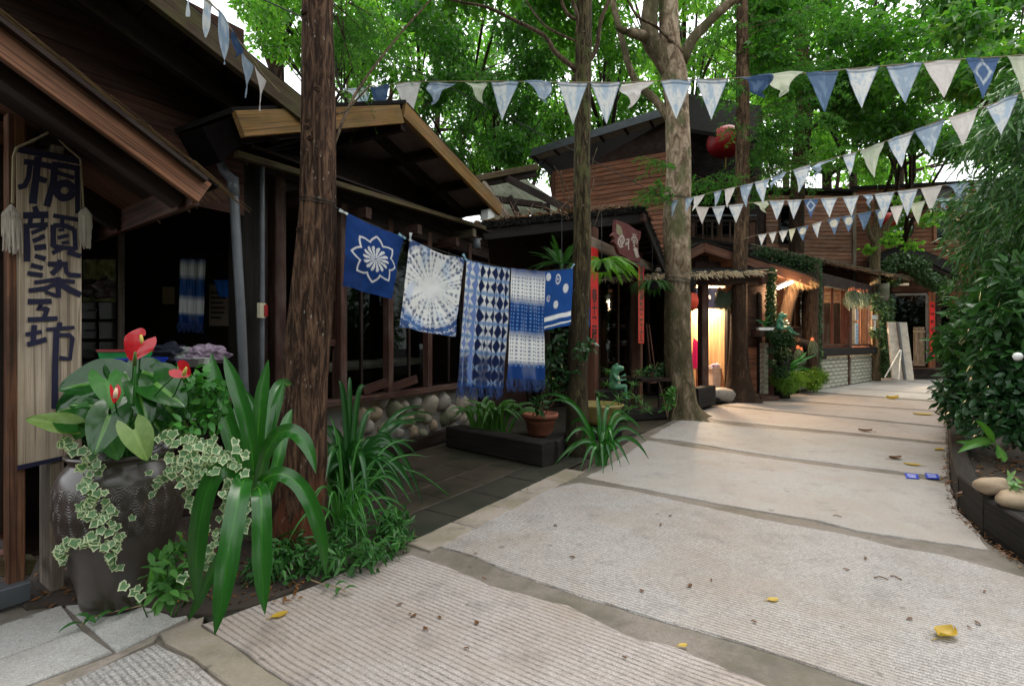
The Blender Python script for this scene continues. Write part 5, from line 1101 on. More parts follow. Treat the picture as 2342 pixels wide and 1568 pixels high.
sl = thing('stone_block', 'dark stone block under the papyrus frog', 'stone block', G(1400, 960)); c = P(1400, 890, 7.05); beam('block', c+Vector((-.25, 0, -.08)), c+Vector((.16, 0, -.08)), .3, .15, W_log, sl, ch=.02); beam('block', c+Vector((-.2, .05, -.3)), c+Vector((.12, .05, -.3)), .28, .30, W_log, sl, ch=.02)
# ================================================================== tall notice board seen from behind
eb = thing('notice_board', 'back of a tall pale board leaning on a thin white easel', 'board', G(2065, 868))
M_bk = plain('pale_board_back', (.60, .54, .47), .7)
q = [P(2031, 736, 14.2), P(2063, 737, 14.2), P(2091, 868, 14.2), P(2057, 868, 14.2), P(2054, 736, 14.19), P(2076, 868, 14.19)]
MB().prism([P(2031, 736, 14.3), P(2074, 737, 14.3), P(2091, 869, 14.25), P(2042, 866, 14.25)], Vector((0, .06, 0))).build('panel', M_bk, eb)
beam('spine', P(2053, 737, 14.26), P(2070, 868, 14.2), .05, .07, M_pipe, eb, up=Vector((0, 1, 0)))
for a, b in (((2061, 800), (2055, 869)), ((2059, 800), (2024, 862))): MB().tube([P(*a, 14.1), P(*b, 13.9)], .018, 6).build('leg', M_white, eb)
tag(beam('brick_weight', G(2042, 867), G(2058, 867), .12, .1, M_brick, None), 'red brick at the foot of the easel', 'brick')
# ================================================================== pots
def pot(name, label, cat, c, prof, mats, n=48, kind=None, uv=True):
    t = thing(name, label, cat, c); mb = MB().lathe(c, prof, n); o = mb.build('body', mats, t, c, smooth=True)
    if uv:
        me = o.data; ul = me.uv_layers.new(name='UVMap'); nr = len(prof); zz = [p[1] for p in prof]
        for pi, pol in enumerate(me.polygons):
            i_, j_ = divmod(pi, n)
            for li, (di, dj) in zip(pol.loop_indices, ((0, 0), (0, 1), (1, 1), (1, 0))):
                ul.data[li].uv = ((j_+dj)/n, prof[min(i_+di, nr-1)][1])
    return t, o
mj = NT('brown_glazed_jar'); tc_ = mj.n('TexCoord'); mp_ = mj.n('Mapping'); mp_.inputs['Scale'].default_value = (26, 11.5, 1); mj.l(tc_.outputs['UV'], mp_.inputs[0])
vo_ = mj.n('TexVoronoi'); vo_.voronoi_dimensions = '2D'; vo_.inputs['Scale'].default_value = 1; vo_.inputs['Randomness'].default_value = .12; mj.l(mp_.outputs[0], vo_.inputs['Vector'])
rings_ = mj.math('SINE', mj.math('MULTIPLY', vo_.outputs['Distance'], 46)); sp_ = mj.n('SeparateXYZ'); mj.l(tc_.outputs['UV'], sp_.inputs[0])
band = mj.ramp(sp_.outputs[1], [(.33, 0.0), (.36, 1.0), (.56, 1.0), (.585, 0.0)]); n_ = mj.noise(mj.coord(), 5, 5)
mj.base(mj.mix(mj.ramp(n_, [(.4, 0.0), (.7, .7)]), (.055, .042, .038), (.034, .022, .014))); mj.setb(Roughness=.28); mj.b.inputs['Specular IOR Level'].default_value = .6; mj.b.inputs['Coat Weight'].default_value = .3; mj.b.inputs['Coat Roughness'].default_value = .25
mj.bump(mj.math('ADD', mj.math('MULTIPLY', rings_, band), mj.math('MULTIPLY', mj.noise(mj.coord(), 90, 2), .25)), .55, .004)
JC = Vector((-1.82, 2.27, 0))
jar, _ = pot('glazed_jar', 'huge brown glazed water jar with ring pattern holding the red flower plant', 'jar', JC,
    [(r_*.83, z_) for r_, z_ in [(.0, .01), (.17, .0), (.185, .02), (.20, .10), (.235, .22), (.275, .34), (.298, .44), (.300, .52), (.285, .59), (.262, .63), (.235, .655), (.228, .668), (.24, .68), (.252, .69), (.248, .702), (.225, .70), (.21, .67), (.21, .60), (.0, .60)]], mj.m, 72)
MB().lathe(JC, [(.0, .645), (.17, .64)], 24).build('soil', M_dirt, jar)
M_terra = plain('terracotta', (.30, .10, .055), .8)
PC = G(1237, 1000)+Vector((0, .15, .0)); PC.z = .0
tp_, _ = pot('plant_pot', 'terracotta pot with a rolled rim behind the black timber', 'pot', PC, [(0, .01), (.14, 0), (.155, .03), (.19, .17), (.195, .175), (.195, .19), (.20, .20), (.20, .215), (.215, .23), (.235, .235), (.235, .29), (.215, .29), (.20, .25), (.0, .25)], M_terra, 36)
YC = P(1368, 920, 6.3); YC.z = .15
M_yel = plain('mustard_glaze', (.26, .20, .07), .3)
pot('basin', 'mustard glazed basin beside the slim trunk', 'basin', YC, [(0, .01), (.20, 0), (.26, .08), (.30, .22), (.32, .24), (.33, .26), (.30, .27), (.27, .22), (0, .2)], M_yel, 36)
tag(beam('stone_block', YC-Vector((.25, 0, .075)), YC+Vector((.25, 0, -.075)), .5, .15, W_log, None), 'dark stone block under the mustard basin', 'stone block')
# terracotta bell pots with air plants
M_bell = plain('orange_terracotta', (.55, .16, .07), .8); M_air = leafmat('spanish_moss', (.16, .22, .15), (.30, .36, .25), .2, .3)
def bells(pts, label, group, hairs=130, L=.5, rr=.10):
    for k, (px, py, d) in enumerate(pts):
        c = P(px, py, d); t = thing('bell_planter', ('leftmost', 'second', 'third', 'fourth', 'fifth', 'sixth')[k]+' from the left, '+label, 'planter', c, group)
        MB().lathe(c, [(.046*min(d, 11)/12, 0), (.032*d/13, .07*d/12), (.026*d/13, .08*d/12), (.0, .08*d/12)], 12).build('pot', M_bell, t, smooth=True); MB().tube([c+Z*.1*d/10, c+Z*.3], .004, 4).build('wire', M_wire, t)
        if hairs:
            mb = MB()
            for j in range(hairs):
                a = R.uniform(0, 6.28); r_ = rr*R.random(); q = c+Vector((math.cos(a)*r_*.5, math.sin(a)*r_*.5, 0)); q2 = q+Vector((math.cos(a)*r_*.7+R.uniform(-.04, .04), math.sin(a)*r_*.5, -L*R.uniform(.4, .8))); mb.tube([q, q.lerp(q2, .5)+Vector((R.uniform(-.05, .05), R.uniform(-.04, .04), 0)), q2, q2+Vector((R.uniform(-.07, .07), 0, -L*R.uniform(0, .3)))], [.004, .005, .004, .002], 3, cap=False)
            o = mb.build('air_plant', M_air, t); tag(o, kind='stuff')
bells([(1646, 664, 10.2), (1655, 666, 10.2), (1661, 669, 10.2), (1669, 663, 10.2)], 'terracotta bell pot trailing grey moss before the shop doorway', 'bell planters before the shop doorway', 100, .42, .13)
bells([(1944, 666, 13.2), (1951, 664, 13.5), (1958, 668, 13.8), (1966, 667, 14.1), (1973, 670, 14.5), (1981, 669, 14.8)], 'terracotta bell pot trailing pale moss at the pavilion window', 'bell planters before the pavilion window', 80, .50, .16)
bells([(1825, 797, 11.2), (1832, 801, 11.2), (1858, 779, 11.2)], 'small terracotta bell pot on the ivy clad upright', 'bell planters by the ivy ledge', 50, .4, .1)
# white trough planter on the ledge
tr = thing('trough_planter', 'small white trough with a spiky plant on the ledge left of the frog', 'planter', P(1750, 755, 9.9)); c = P(1750, 755, 9.9)
MB().quadstrip([[c+Vector((x, y, 0)) for x, y in ((-.14, -.05), (.14, -.05), (.14, .05), (-.14, .05))], [c+Vector((x*1.1, y*1.1, .055)) for x, y in ((-.15, -.05), (.15, -.05), (.15, .05), (-.15, .05))]]).build('trough', M_white, tr)
# ================================================================== shop room contents
bx = thing('freezer', 'white waist high counter cabinet just inside the shop door', 'cabinet', wE.at(1655, z=.1, off=-.5))
beam('body', wE.at(1650, z=.6, off=-.75), wE.at(1668, z=.6, off=-.75), .4, .98, M_cream, bx, ch=.02); beam('lid', wE.at(1649, z=1.12, off=-.75), wE.at(1668, z=1.12, off=-.75), .43, .05, M_white, bx)
bn = thing('storage_bin', 'white plastic bin filled with colourful cloth inside the shop door', 'bin', wE.at(1640, z=.1, off=-.55)); c = wE.at(1638, z=.11, off=-.6)
MB().quadstrip([[c+Vector((x*k, y*k, z)) for x, y in ((-.14, -.12), (.14, -.12), (.14, .12), (-.14, .12))] for k, z in ((.8, 0), (1, .5), (1.12, .5), (1.12, .53), (1, .53), (.95, .4))]).build('body', M_white, bn)
crumple('contents', c+Z*.54, .12, plain('mixed_cloth', (.35, .3, .45), .8), None, None, seed=4, parent=bn)
cb_ = thing('cardboard_box', 'brown cardboard carton on the table in the lit shop', 'box', wE.at(1630, z=.9, off=-1.5)); M_card = plain('cardboard', (.42, .27, .15), .85)
beam('carton', wE.at(1610, z=1.0, off=-1.5), wE.at(1652, z=1.0, off=-1.5), .35, .33, M_card, cb_); glyph('雪竹工坊', .07, M_inkb, cb_, face_m(wE.at(1640, z=1.04, off=-1.32), wE.n))
tb = thing('work_table', 'small wooden trestle table under the cardboard carton', 'table', wE.at(1625, z=.1, off=-1.5)); beam('top', wE.at(1590, z=.81, off=-1.5), wE.at(1660, z=.81, off=-1.5), .5, .04, W_rake, tb)
for x in (1594, 1628, 1655):
    for o_ in (-1.3, -1.7): beam('leg', wE.at(x, z=.1, off=o_), wE.at(x, z=.79, off=o_), .05, .05, W_rake, tb)
sg = thing('wall_sign', 'small framed plate on the pine wall inside the shop', 'sign', wE.at(1632, z=1.6, off=-2.2)); beam('frame', wE.at(1622, z=1.66, off=-2.28), wE.at(1640, z=1.66, off=-2.28), .03, .17, W_dark, sg); beam('plate', wE.at(1623.5, z=1.66, off=-2.25), wE.at(1638.5, z=1.66, off=-2.25), .03, .12, W_rake, sg)
cloth('jacket', 'magenta coat hanging inside the shop doorway left of the post', (1586, 772, 10.9), (1596, 780, 10.95), (1598, 838, 10.95), (1577, 848, 10.8), 12, 20, lambda U, V: np.array((.42, .012, .11))*np.ones(U.shape+(3,)), (.05, 2, 0), sag=.0)
def noren(U, V):
    C = np.array((.012, .016, .04))*np.ones(U.shape+(3,))
    for k in range(24):
        a, b = R.random(), R.uniform(.25, .62); r = np.abs(np.hypot((U-a)*7, (V-b)*3.4)-.11); C = mixc(C, WH, sm(.06-r, 0, .02))
    return C
cloth('door_curtain', 'navy door curtain with small white rings above the lit shop door', (1566, 657, 10.5), (1664, 659, 10.7), (1664, 704, 10.7), (1566, 708, 10.5), 90, 40, noren, (.02, 4, 0))
ln_ = thing('paper_lantern', 'orange red paper lantern behind the spotted trunk', 'lantern', P(1578, 690, 9.6)); MB().lathe(P(1578, 690, 9.6)-Z*.18, [(.05, 0), (.13, .05), (.16, .16), (.16, .22), (.13, .33), (.05, .37)], 20, cap=True).build('shade', plain('orange_paper', (.75, .07, .03), .6), ln_, smooth=True)
MB().tube([P(1578, 690, 9.6)+Z*.18, P(1578, 690, 9.6)+Z*.5], .006, 4).build('cord', M_wire, ln_)
for (px, py, d, r, lb) in ((1660, 325, 14.8, .55, 'big red round lantern half hidden by cypress sprays under the upper roof'), (2032, 503, 16.3, .28, 'small red lantern by the round window of the far house')):
    l_ = thing('red_lantern', lb, 'lantern', P(px, py, d)); c = P(px, py, d); MB().lathe(c, [(r*math.cos(a)+.001, r*.85*math.sin(a)) for a in [-1.4+i*.28 for i in range(11)]], 28, cap=True).build('shade', plain('red_silk', (.38, .008, .015), .45) if r > .5 else plain('red_silk_small', (.55, .03, .02), .5), l_, smooth=True)
    MB().tube([c+Z*r*.8, c+Z*r*1.6], .01, 5).build('cord', M_wire, l_); MB().tube([c-Z*r*.84, c-Z*r*1.5], [.03, .012], 6).build('tassel', plain('gold_tassel', (.4, .22, .03), .6) if r > .5 else bpy.data.materials['gold_tassel'], l_)
# notices at the pavilion
def notice(label, w, x0, x1, y0, y1, off, mat): a, b = w.at(x0, y1, off), w.at(x1, y1, off); h_ = Z*(w.at(x0, y0, off).z-a.z); o = MB().prism([a, b, b+h_, a+h_], -w.n*.006).build('notice', mat, None, a); tag(o, label, 'notice'); return o, a, b, h_
M_pb = plain('pale_blue_paper', (.42, .56, .66), .6); M_pw = plain('white_paper', (.62, .6, .55), .6)
for (lb, y0, y1, mt) in (('upper pale paper notice taped inside the pavilion window', 704, 733, M_pw), ('lower pale blue notice taped inside the pavilion window', 738, 788, M_pb)):
    o, a, b, h_ = notice(lb, wF, 1956, 1963, y0, y1, -.02, mt)
    for k in range(5): beam('text_line', a.lerp(b, .2)+h_*(.15+.16*k)+wF.n*.004, a.lerp(b, .8)+h_*(.15+.16*k)+wF.n*.004, .002, .02, M_blue, o)
o, a, b, h_ = notice('small bent white nameplate on the post at the pavilion corner', wF, 1994, 2008, 720, 730, .3, M_pw)
o, a, b, h_ = notice('narrow red and white sticker strip on the pavilion corner post', wF, 1998, 2003, 732, 755, .3, M_pw); beam('stripe', a+h_*.3+wF.n*.004, a+h_*.85+wF.n*.004, .002, .05, M_redmet, o, up=wF.u)
# hive-like weathered pot hanging at the corner
hb = thing('hanging_log_pot', 'weathered mossy log pot hanging at the pavilion corner', 'planter', P(2019, 689, 15.2)); mb = MB().lathe(P(2019, 689, 15.2), [(.13, 0), (.16, .1), (.17, .3), (.17, .52), (.1, .55)], 16, cap=True); mb.build('pot', concrete('lichen_log', (.24, .19, .16), 0, .6, .9, warm=(.07, .09, .04)), hb, smooth=True)
# blue tapes on the joint, leaf litter
for (x, lb) in ((2085, 'left of two blue and white tape patches stuck across a slab joint'), (2131, 'right blue and white tape patch nearest the black planter')):
    tp2 = thing('floor_tape', lb, 'tape', G(x, 1090)); q = [G(x-16, 1082), G(x+14, 1085), G(x+18, 1096), G(x-12, 1094)]
    for v in q: v.z = .004
    MB().prism(q, Z*.002).build('tape', M_blue, tp2)
    for k in range(3): a = q[0].lerp(q[3], .25+.25*k); b = q[1].lerp(q[2], .25+.25*k); beam('text_line', a.lerp(b, .15)+Z*.003, a.lerp(b, .8)+Z*.003, .012, .001, M_white, tp2)
M_yl = leafmat('yellow_leaf', (.50, .33, .05), (.62, .46, .12), .3, .2); M_br = leafmat('brown_leaf', (.12, .05, .02), (.25, .12, .05), .2, .1)
def litter(px, py, s, mat, label, rot, group=None, curl=.3):
    c = G(px, py); mb = MB(); n = 7; rings = []
    for i_ in range(n):
        t = i_/(n-1); wv_ = math.sin(math.pi*min(1, t*.93+.05))**.8*.32; rings.append([Vector(((t-.5)*s, w_*wv_*s, .006+curl*s*(t-.5)**2*.4+abs(w_)*curl*s*.15)) for w_ in (-1, -.5, 0, .5, 1)])
    mb.quadstrip(rings, closed=False, cap=False); mb.tube([Vector((-.5*s, 0, .008)), Vector((-.8*s, .05*s, .004))], .002, 4)
    o = mb.build('fallen_leaf', mat, None, mw=Matrix.Translation(c) @ Matrix.Rotation(rot, 4, 'Z'), smooth=True); tag(o, label, 'leaf', group)
litter(2163, 1455, .11, M_yl, 'curled yellow leaf alone on the near ribbed slab at lower right', .4, curl=1.1)
litter(1768, 1373, .055, M_yl, 'flat yellow leaf in the middle of the ribbed slab', .2)
litter(640, 1408, .07, M_yl, 'orange yellow leaf beside the broad strap leaf tips', .7)
litter(2041, 912, .30, M_yl, 'large crumpled bright yellow leaf on the far slabs', .1, curl=1.0)
litter(2110, 948, .28, M_yl, 'yellow brown leaf left of the black planter corner', 2.9); litter(2048, 1049, .14, M_br, 'dark curled leaf above the blue tapes', .1, curl=.8); litter(2086, 1063, .14, M_yl, 'pale yellow leaf just above the left blue tape', 2.7)
litter(2148, 1028, .13, M_yl, 'small orange leaf against the black planter foot', .5); litter(1979, 986, .16, M_br, 'brown curled leaf in the middle of the far slabs', 2.8, curl=.8); litter(1562, 1478, .04, M_yl, 'tiny yellow green leaf on the cement joint', .3)
for k in range(28):
    x, y = R.uniform(900, 2300), R.uniform(1090, 1540)
    if y < 1100+abs(x-1400)*.1: continue
    litter(x, y, R.uniform(.012, .035), M_br, 'tiny brown leaf scrap lying on the pale slabs', R.uniform(0, 6), 'brown leaf scraps on the slabs', .6)
for (x, y, l_) in ((1905, 1183, .09), (2070, 1166, .02), (1860, 1624-200, .0)):
    pass
for (x0, y0, x1, y1, lb) in ((1999, 1322, 2032, 1326, 'left of two short brown twigs on the ribbed slab'), (2036, 1318, 2062, 1327, 'right of two short brown twigs on the ribbed slab'), (1905, 1180, 1925, 1183, 'thin dark twig on the smooth slab')):
    a, b = G(x0, y0), G(x1, y1); tag(MB().tube([a+Z*.005, a.lerp(b, .5)+Z*.01+Vector((0, .01, 0)), b+Z*.005], .003, 5).build('twig', M_br), lb, 'twig')
# ================================================================== timbers & planter on the right, logs on the left
pt = thing('planter_bed', 'raised bed edged with blackened timber along the right side of the path', 'planter', G(2170, 985))
q0 = [G(2168, 1000), G(2176, 1100), G(2190, 1158), G(2244, 1212), G(2342, 1281), G(2560, 1440)]; far = G(2172, 905)
pl_ = [far]+q0
for i_ in range(len(pl_)-1):
    a, b = pl_[i_], pl_[i_+1]; n_ = Vector((b.y-a.y, -(b.x-a.x), 0)).normalized(); n_ = n_ if n_.x > 0 else -n_
    h_ = (.2, .2, .22, .24, .22, .22)[i_]; beam('edge_timber', a+n_*.06+Z*(h_/2-.02), b+n_*.06+Z*(h_/2-.02)+(b-a).normalized()*.03, .12, h_+.04, W_log, pt, ch=.012)
soil = [p+Vector((.08, .0, .13)) for p in pl_]+[Vector((9, 1, .13)), Vector((16, 12, .13))]
MB().poly([v for v in soil]).build('soil', M_dirt, pt)
rock('rock', P(2290, 1122, 3.0)+Vector((.05, .1, 0)), .10, MS3, None, 31, (1.1, .8, .6), 3); tag(bpy.data.objects['rock'], 'tan rounded rock on the planter edge behind another', 'rock')
r2 = rock('rock', P(2330, 1150, 2.85)+Vector((.05, .05, 0)), .10, MS3, None, 37, (1.2, .8, .62), 3); tag(r2, 'tan rounded rock nearest on the planter edge', 'rock')
r3 = rock('rock', P(2290, 1005, 4.2), .09, M_stone2, None, 41, (1, .8, .9), 2); tag(r3, 'small grey rock under the broad leaf in the right bed', 'rock')
def log(label, pts, h_, w_=.14):
    t = thing('timber_beam', label, 'timber', pts[0])
    for i_ in range(len(pts)-1): beam('timber', Vector(pts[i_])+Z*h_/2, Vector(pts[i_+1])+Z*h_/2, w_, h_, W_log, t, ch=.015)
ga_, gb_ = G(1022, 1022), G(1256, 1070); log('long blackened timber edging the fern bed before the mossy patio', [ga_+Vector((.05, .1, 0)), gb_+Vector((0, .1, 0))], .23, .2)
log('blackened timber running from the fern bed back to the slim trunk', [gb_+Vector((0.02, .22, 0)), G(1300, 1010)], .22, .18)
log('black timber edging the papyrus bed under the second porch post', [G(1360, 965), G(1525, 955)], .17, .2)
log('charred timber block between the spotted trunk and the shop post', [G(1585, 935), G(1625, 925)], .38, .2)
rk = rock('doorstep_rock', G(1650, 918)+Z*.12, .30, M_stone2, None, 51, (1.0, .6, .55), 3); tag(rk, 'grey boulder doorstep between the shop post and the dark flared trunk', 'rock')
bd = thing('bench', 'dark plank bench before the spotted trunk', 'bench', G(1460, 930)); beam('seat', P(1395, 868, 7.6)+Vector((.4, 0, 0)), P(1520, 866, 7.8), .35, .05, W_dark, bd)
for x in (1455, 1510): q = P(x, 868, 7.7); beam('leg', Vector((q.x, q.y, 0)), q, .06, .06, W_dark, bd)
tag(slab('porch_floor', [(1100, 1000), (1260, 1005), (1330, 1040), (1400, 1000), (1480, 985), (1550, 950), (1590, 925), (1700, 900), (1560, 880), (1300, 890), (1100, 905)], M_patio, None, -.012, .02, .2, .01), kind='structure')
gb2 = thing('garden_broom', 'reddish brooms leaning in the dark between the porch posts', 'broom', P(1500, 860, 9.0))
for (x0, y0, x1, y1) in ((1490, 860, 1478, 740), (1500, 862, 1484, 742)): MB().tube([P(x0, y0, 9.2), P(x1, y1, 9.2)], .014, 6).build('handle', W_red, gb2)
MB().tube([P(1489, 850, 9.2), P(1492, 875, 9.2)], [.03, .09], 8).build('head', W_red, gb2)
# ================================================================== foliage tools
rng = np.random.default_rng(11)
L_strap = leafmat('strap_leaf', (.012, .075, .010), (.036, .18, .020), .5, .15, .22, (.10, .34, .04))
L_lily = leafmat('lily_leaf', (.012, .065, .014), (.038, .16, .032), .45, .18, .3, (.08, .26, .05))
L_anth = leafmat('anthurium_leaf', (.008, .050, .010), (.028, .125, .018), .5, .12, .2, (.13, .30, .06))
L_anthp = leafmat('pale_anthurium_leaf', (.14, .24, .05), (.24, .36, .10), .4, .3, .35)
L_basil = leafmat('herb_leaf', (.035, .16, .028), (.08, .27, .045), .35, .25, .45)
L_ivyg = leafmat('ivy_green', (.10, .22, .09), (.26, .40, .20), .35, .2, .45)
L_ivyc = leafmat('ivy_cream_edge', (.58, .64, .40), (.78, .80, .58), .3, .25, .5)
L_dark = leafmat('dark_camellia_leaf', (.009, .038, .012), (.035, .105, .030), .4, .12, .3, (.08, .20, .04))
L_fern = leafmat('fern_green', (.12, .30, .04), (.30, .52, .12), .25, .35, .5)
L_fernd = leafmat('dark_fern', (.03, .11, .025), (.09, .24, .05), .25, .3, .5)
L_nest = leafmat('nest_fern', (.035, .12, .02), (.10, .25, .04), .4, .25, .35)
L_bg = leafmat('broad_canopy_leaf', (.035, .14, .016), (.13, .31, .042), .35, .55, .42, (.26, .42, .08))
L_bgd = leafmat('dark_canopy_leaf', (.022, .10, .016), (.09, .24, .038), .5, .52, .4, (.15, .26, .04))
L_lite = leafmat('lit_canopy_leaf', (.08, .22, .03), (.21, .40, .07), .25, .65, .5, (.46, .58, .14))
L_cyp = leafmat('cypress_needle', (.035, .12, .03), (.09, .22, .055), .15, .5, .6)
L_bamb = leafmat('bamboo_leaf', (.020, .085, .018), (.10, .24, .05), .4, .22, .4, (.16, .22, .06))
L_cover = leafmat('cover_leaf', (.016, .08, .016), (.06, .19, .038), .3, .2, .45)
L_shrub = leafmat('bright_shrub_leaf', (.06, .15, .015), (.15, .27, .04), .2, .35, .5)
L_vine = leafmat('dark_vine_leaf', (.022, .06, .02), (.09, .17, .06), .35, .15, .4)
L_moss = leafmat('dark_ivy_leaf', (.010, .028, .008), (.03, .07, .018), .2, .1, .5)  # very dark green ivy leaf
def unit(v): return v/np.maximum(1e-6, np.linalg.norm(v, axis=-1, keepdims=True))
PROF = {'oval': [(.0, .05), (.2, .75), (.45, 1.), (.75, .68), (1., .03)], 'lance': [(0, .2), (.15, .85), (.4, 1), (.75, .6), (1, .02)]}
def leafset(name, pos, d, nrm, L, Wd, mat, parent, prof=None, fold=.2, droop=.25, kind=None, origin=None):
    pos = np.asarray(pos, float); N = len(pos); d = unit(np.asarray(d, float)); nrm = np.asarray(nrm, float); side = unit(np.cross(d, nrm)); nrm = np.cross(side, d)
    L = np.broadcast_to(L, (N,)).reshape(N, 1); Wd = np.broadcast_to(Wd, (N,)).reshape(N, 1)
    if prof is None:
        V = np.stack([pos, pos+d*L*.42+side*Wd/2+nrm*Wd*fold*.5, pos+d*L-nrm*L*droop, pos+d*L*.42-side*Wd/2+nrm*Wd*fold*.5], 1)
        Q = np.arange(N*4).reshape(N, 4); tone = np.repeat(rng.random(N), 1)
    else:
        pr = PROF[prof]; K = len(pr); S_ = []
        for (t, w_) in pr:
            c = pos+d*L*t-nrm*L*droop*t*t
            S_ += [c+side*Wd/2*w_+nrm*Wd*w_*fold*.5, c, c-side*Wd/2*w_+nrm*Wd*w_*fold*.5]
        V = np.stack(S_, 1); base = (np.arange(N)*3*K).reshape(N, 1)
        q = []
        for k in range(K-1):
            for j in (0, 1): q.append([k*3+j, k*3+j+1, (k+1)*3+j+1, (k+1)*3+j])
        Q = (base[:, :, None]+np.array(q)[None]).reshape(-1, 4); tone = np.repeat(rng.random(N), len(q))
    V = V.reshape(-1, 3); o_ = tuple(V.mean(0)) if origin is None else tuple(origin)
    o = npmesh(name, V, Q, mat, parent, tone=tone, origin=o_, smooth=prof is not None)
    if kind: o['kind'] = kind
    return o
def cloud(centers, radii, n, flat=.7, up=.6, out=.6):
    """leaf positions, directions and normals in clumps"""
    c = np.array([tuple(x) for x in centers], float); r = np.array(radii, float); w_ = r**2; w_ /= w_.sum(); k = rng.choice(len(c), n, p=w_)
    g = rng.normal(size=(n, 3)); g = unit(g)*(rng.random((n, 1))**.45); off = g*r[k][:, None]*np.array((1, 1, flat)); pos = c[k]+off
    d = unit(g*out+rng.normal(size=(n, 3))*.7+np.array((0, 0, -.35))); nrm = unit(rng.normal(size=(n, 3))*.6+np.array((0, 0, up))+g*.4)
    return pos, d, nrm
def bez(p, t): 
    p = [Vector(q) for q in p]
    while len(p) > 1: p = [p[i].lerp(p[i+1], t) for i in range(len(p)-1)]
    return p[0]
def strap(name, ctrl, width, mat, parent, n=16, camber=.28, base=.45, tipk=.92, wave=0.0, face=None):
    pts = [bez(ctrl, i/n) for i in range(n+1)]; rings = []
    for i, p in enumerate(pts):
        t = i/n; tg = (pts[min(i+1, n)]-pts[max(i-1, 0)]).normalized()
        f_ = Vector(face) if face else (Vector((0, 0, H))-p).normalized()
        side = tg.cross(f_)
        if side.length < 1e-3: side = Vector((1, 0, 0))
        side.normalize(); nn = side.cross(tg).normalized(); w_ = width/2*(base+(1-base)*min(1, t*3.2))*(1 if t < tipk-.25 else max(.03, 1-((t-(tipk-.25))/(1.0-(tipk-.25)))**2.6))
        w_ *= 1+wave*math.sin(i*1.9+width*70); s_ = []
        for j in (-1, -.55, -.1, .1, .55, 1): s_.append(p+side*w_*j+nn*(abs(j)*camber*w_)+nn*wave*w_*.6*math.sin(i*2.3+j*2)*abs(j))
        rings.append(s_)
    o = MB().quadstrip(rings, closed=False, cap=False).build(name, mat, parent, origin=pts[0], smooth=True); at = o.data.attributes.new('tone', 'FLOAT', 'FACE')
    at.data.foreach_set('value', [(.25, .5, 1.0, .45, .2)[j]*(1.15-.5*i/n)+R.uniform(-.08, .08) for i in range(n) for j in range(5)]); return o
# ================================================================== trunks
B_cyp = bark('cypress_bark', (.045, .025, .017), (.20, .115, .070), depth=.03, low=(.17, .055, .03), spots=.5, pscale=7)
B_slim = bark('mossy_slim_bark', (.035, .026, .014), (.14, .11, .055), low=(.035, .026, .017), lowz=2.2, lown=(.38, .5), patch=(.09, .10, .035), pscale=8, depth=.02, spots=.45)
B_pale = bark('lichen_bark', (.20, .14, .09), (.46, .36, .26), low=(.06, .052, .026), lowz=2.9, lown=(.3, .55), patch=(.085, .10, .04), pscale=3.2, stretch=1.5, depth=.012, spots=.95)
B_low = bark('flared_dark_bark', (.06, .036, .022), (.19, .12, .07), depth=.03, stretch=3, spots=.2, low=(.03, .018, .012), lowz=3.0, lown=(.3, .5))
B_branch = bark('branch_bark', (.08, .055, .035), (.20, .145, .095), depth=.008)
B_bark = bark('far_bark', (.035, .022, .015), (.10, .065, .045), depth=.02)
def trunkmesh(name, pts, mat, parent, n=22, sub=5, rough=.06, knots=0, flare=0.0, seed=0):
    P_ = [Vector(p[:3]) for p in pts]; Rr = [p[3] for p in pts]; rings = []; segs = (len(P_)-1)*sub
    for i in range(segs+1):
        t = i/sub; k = min(int(t), len(P_)-2); f = t-k
        # catmull
        p0, p1, p2, p3 = P_[max(k-1, 0)], P_[k], P_[k+1], P_[min(k+2, len(P_)-1)]
        c = .5*((2*p1)+(p2-p0)*f+(2*p0-5*p1+4*p2-p3)*f*f+(3*p1-p0-3*p2+p3)*f**3); r = Rr[k]*(1-f)+Rr[k+1]*f
        tg = (p2-p1).normalized(); x = Vector((1, 0, 0)) if abs(tg.x) < .9 else Vector((0, 1, 0)); x = (x-tg*x.dot(tg)).normalized(); y = tg.cross(x); ring = []
        for j in range(n):
            a = 2*math.pi*j/n; dr_ = Vector((math.cos(a), math.sin(a), 0)); q = dr_*1.6+Vector((seed, 0, c.z*1.1))
            rr = r*(1+rough*noise.noise(q*1.3)*2+rough*.7*noise.noise(Vector((math.cos(a)*5+seed, math.sin(a)*5, c.z*2))))
            if flare and c.z < flare: rr *= 1+.45*(1-c.z/flare)**2*(.5+.9*max(0, math.sin(a*4+seed)))
            ring.append(c+(x*math.cos(a)+y*math.sin(a))*rr)
        rings.append(ring)
    return MB().quadstrip(rings).build(name, mat, parent, origin=P_[0], smooth=True)
def X(px, py, d, wpx): q = P(px, py, d); return (q.x, q.y, q.z, wpx*d/F/2)
def tree(name, label, pts, mat, group=None, **k):
    t = thing(name, label, 'tree', (pts[0][0], pts[0][1], 0), group); o = trunkmesh('trunk', pts, mat, t, **k); return t
def branch(parent, pts, mat=None, n=7, name='branch'): return trunkmesh(name, pts, mat or B_branch, parent, n=n, sub=3, rough=.05)
T1 = tree('cypress_tree', 'thick rough brown trunk nearest the camera ringed with knots', [X(664, 1300, 2.95, 175), X(670, 1230, 2.95, 138), X(683, 1080, 2.95, 116), X(694, 900, 2.95, 108), X(712, 700, 2.95, 92), X(725, 500, 2.95, 79), X(728, 300, 2.95, 74), X(727, 0, 2.95, 69), X(728, -400, 2.95, 60), X(728, -1500, 2.95, 40)], B_cyp, n=36, sub=9, rough=.05)
B_knot = bark('knot_bark', (.03, .016, .011), (.13, .075, .045), depth=.01)
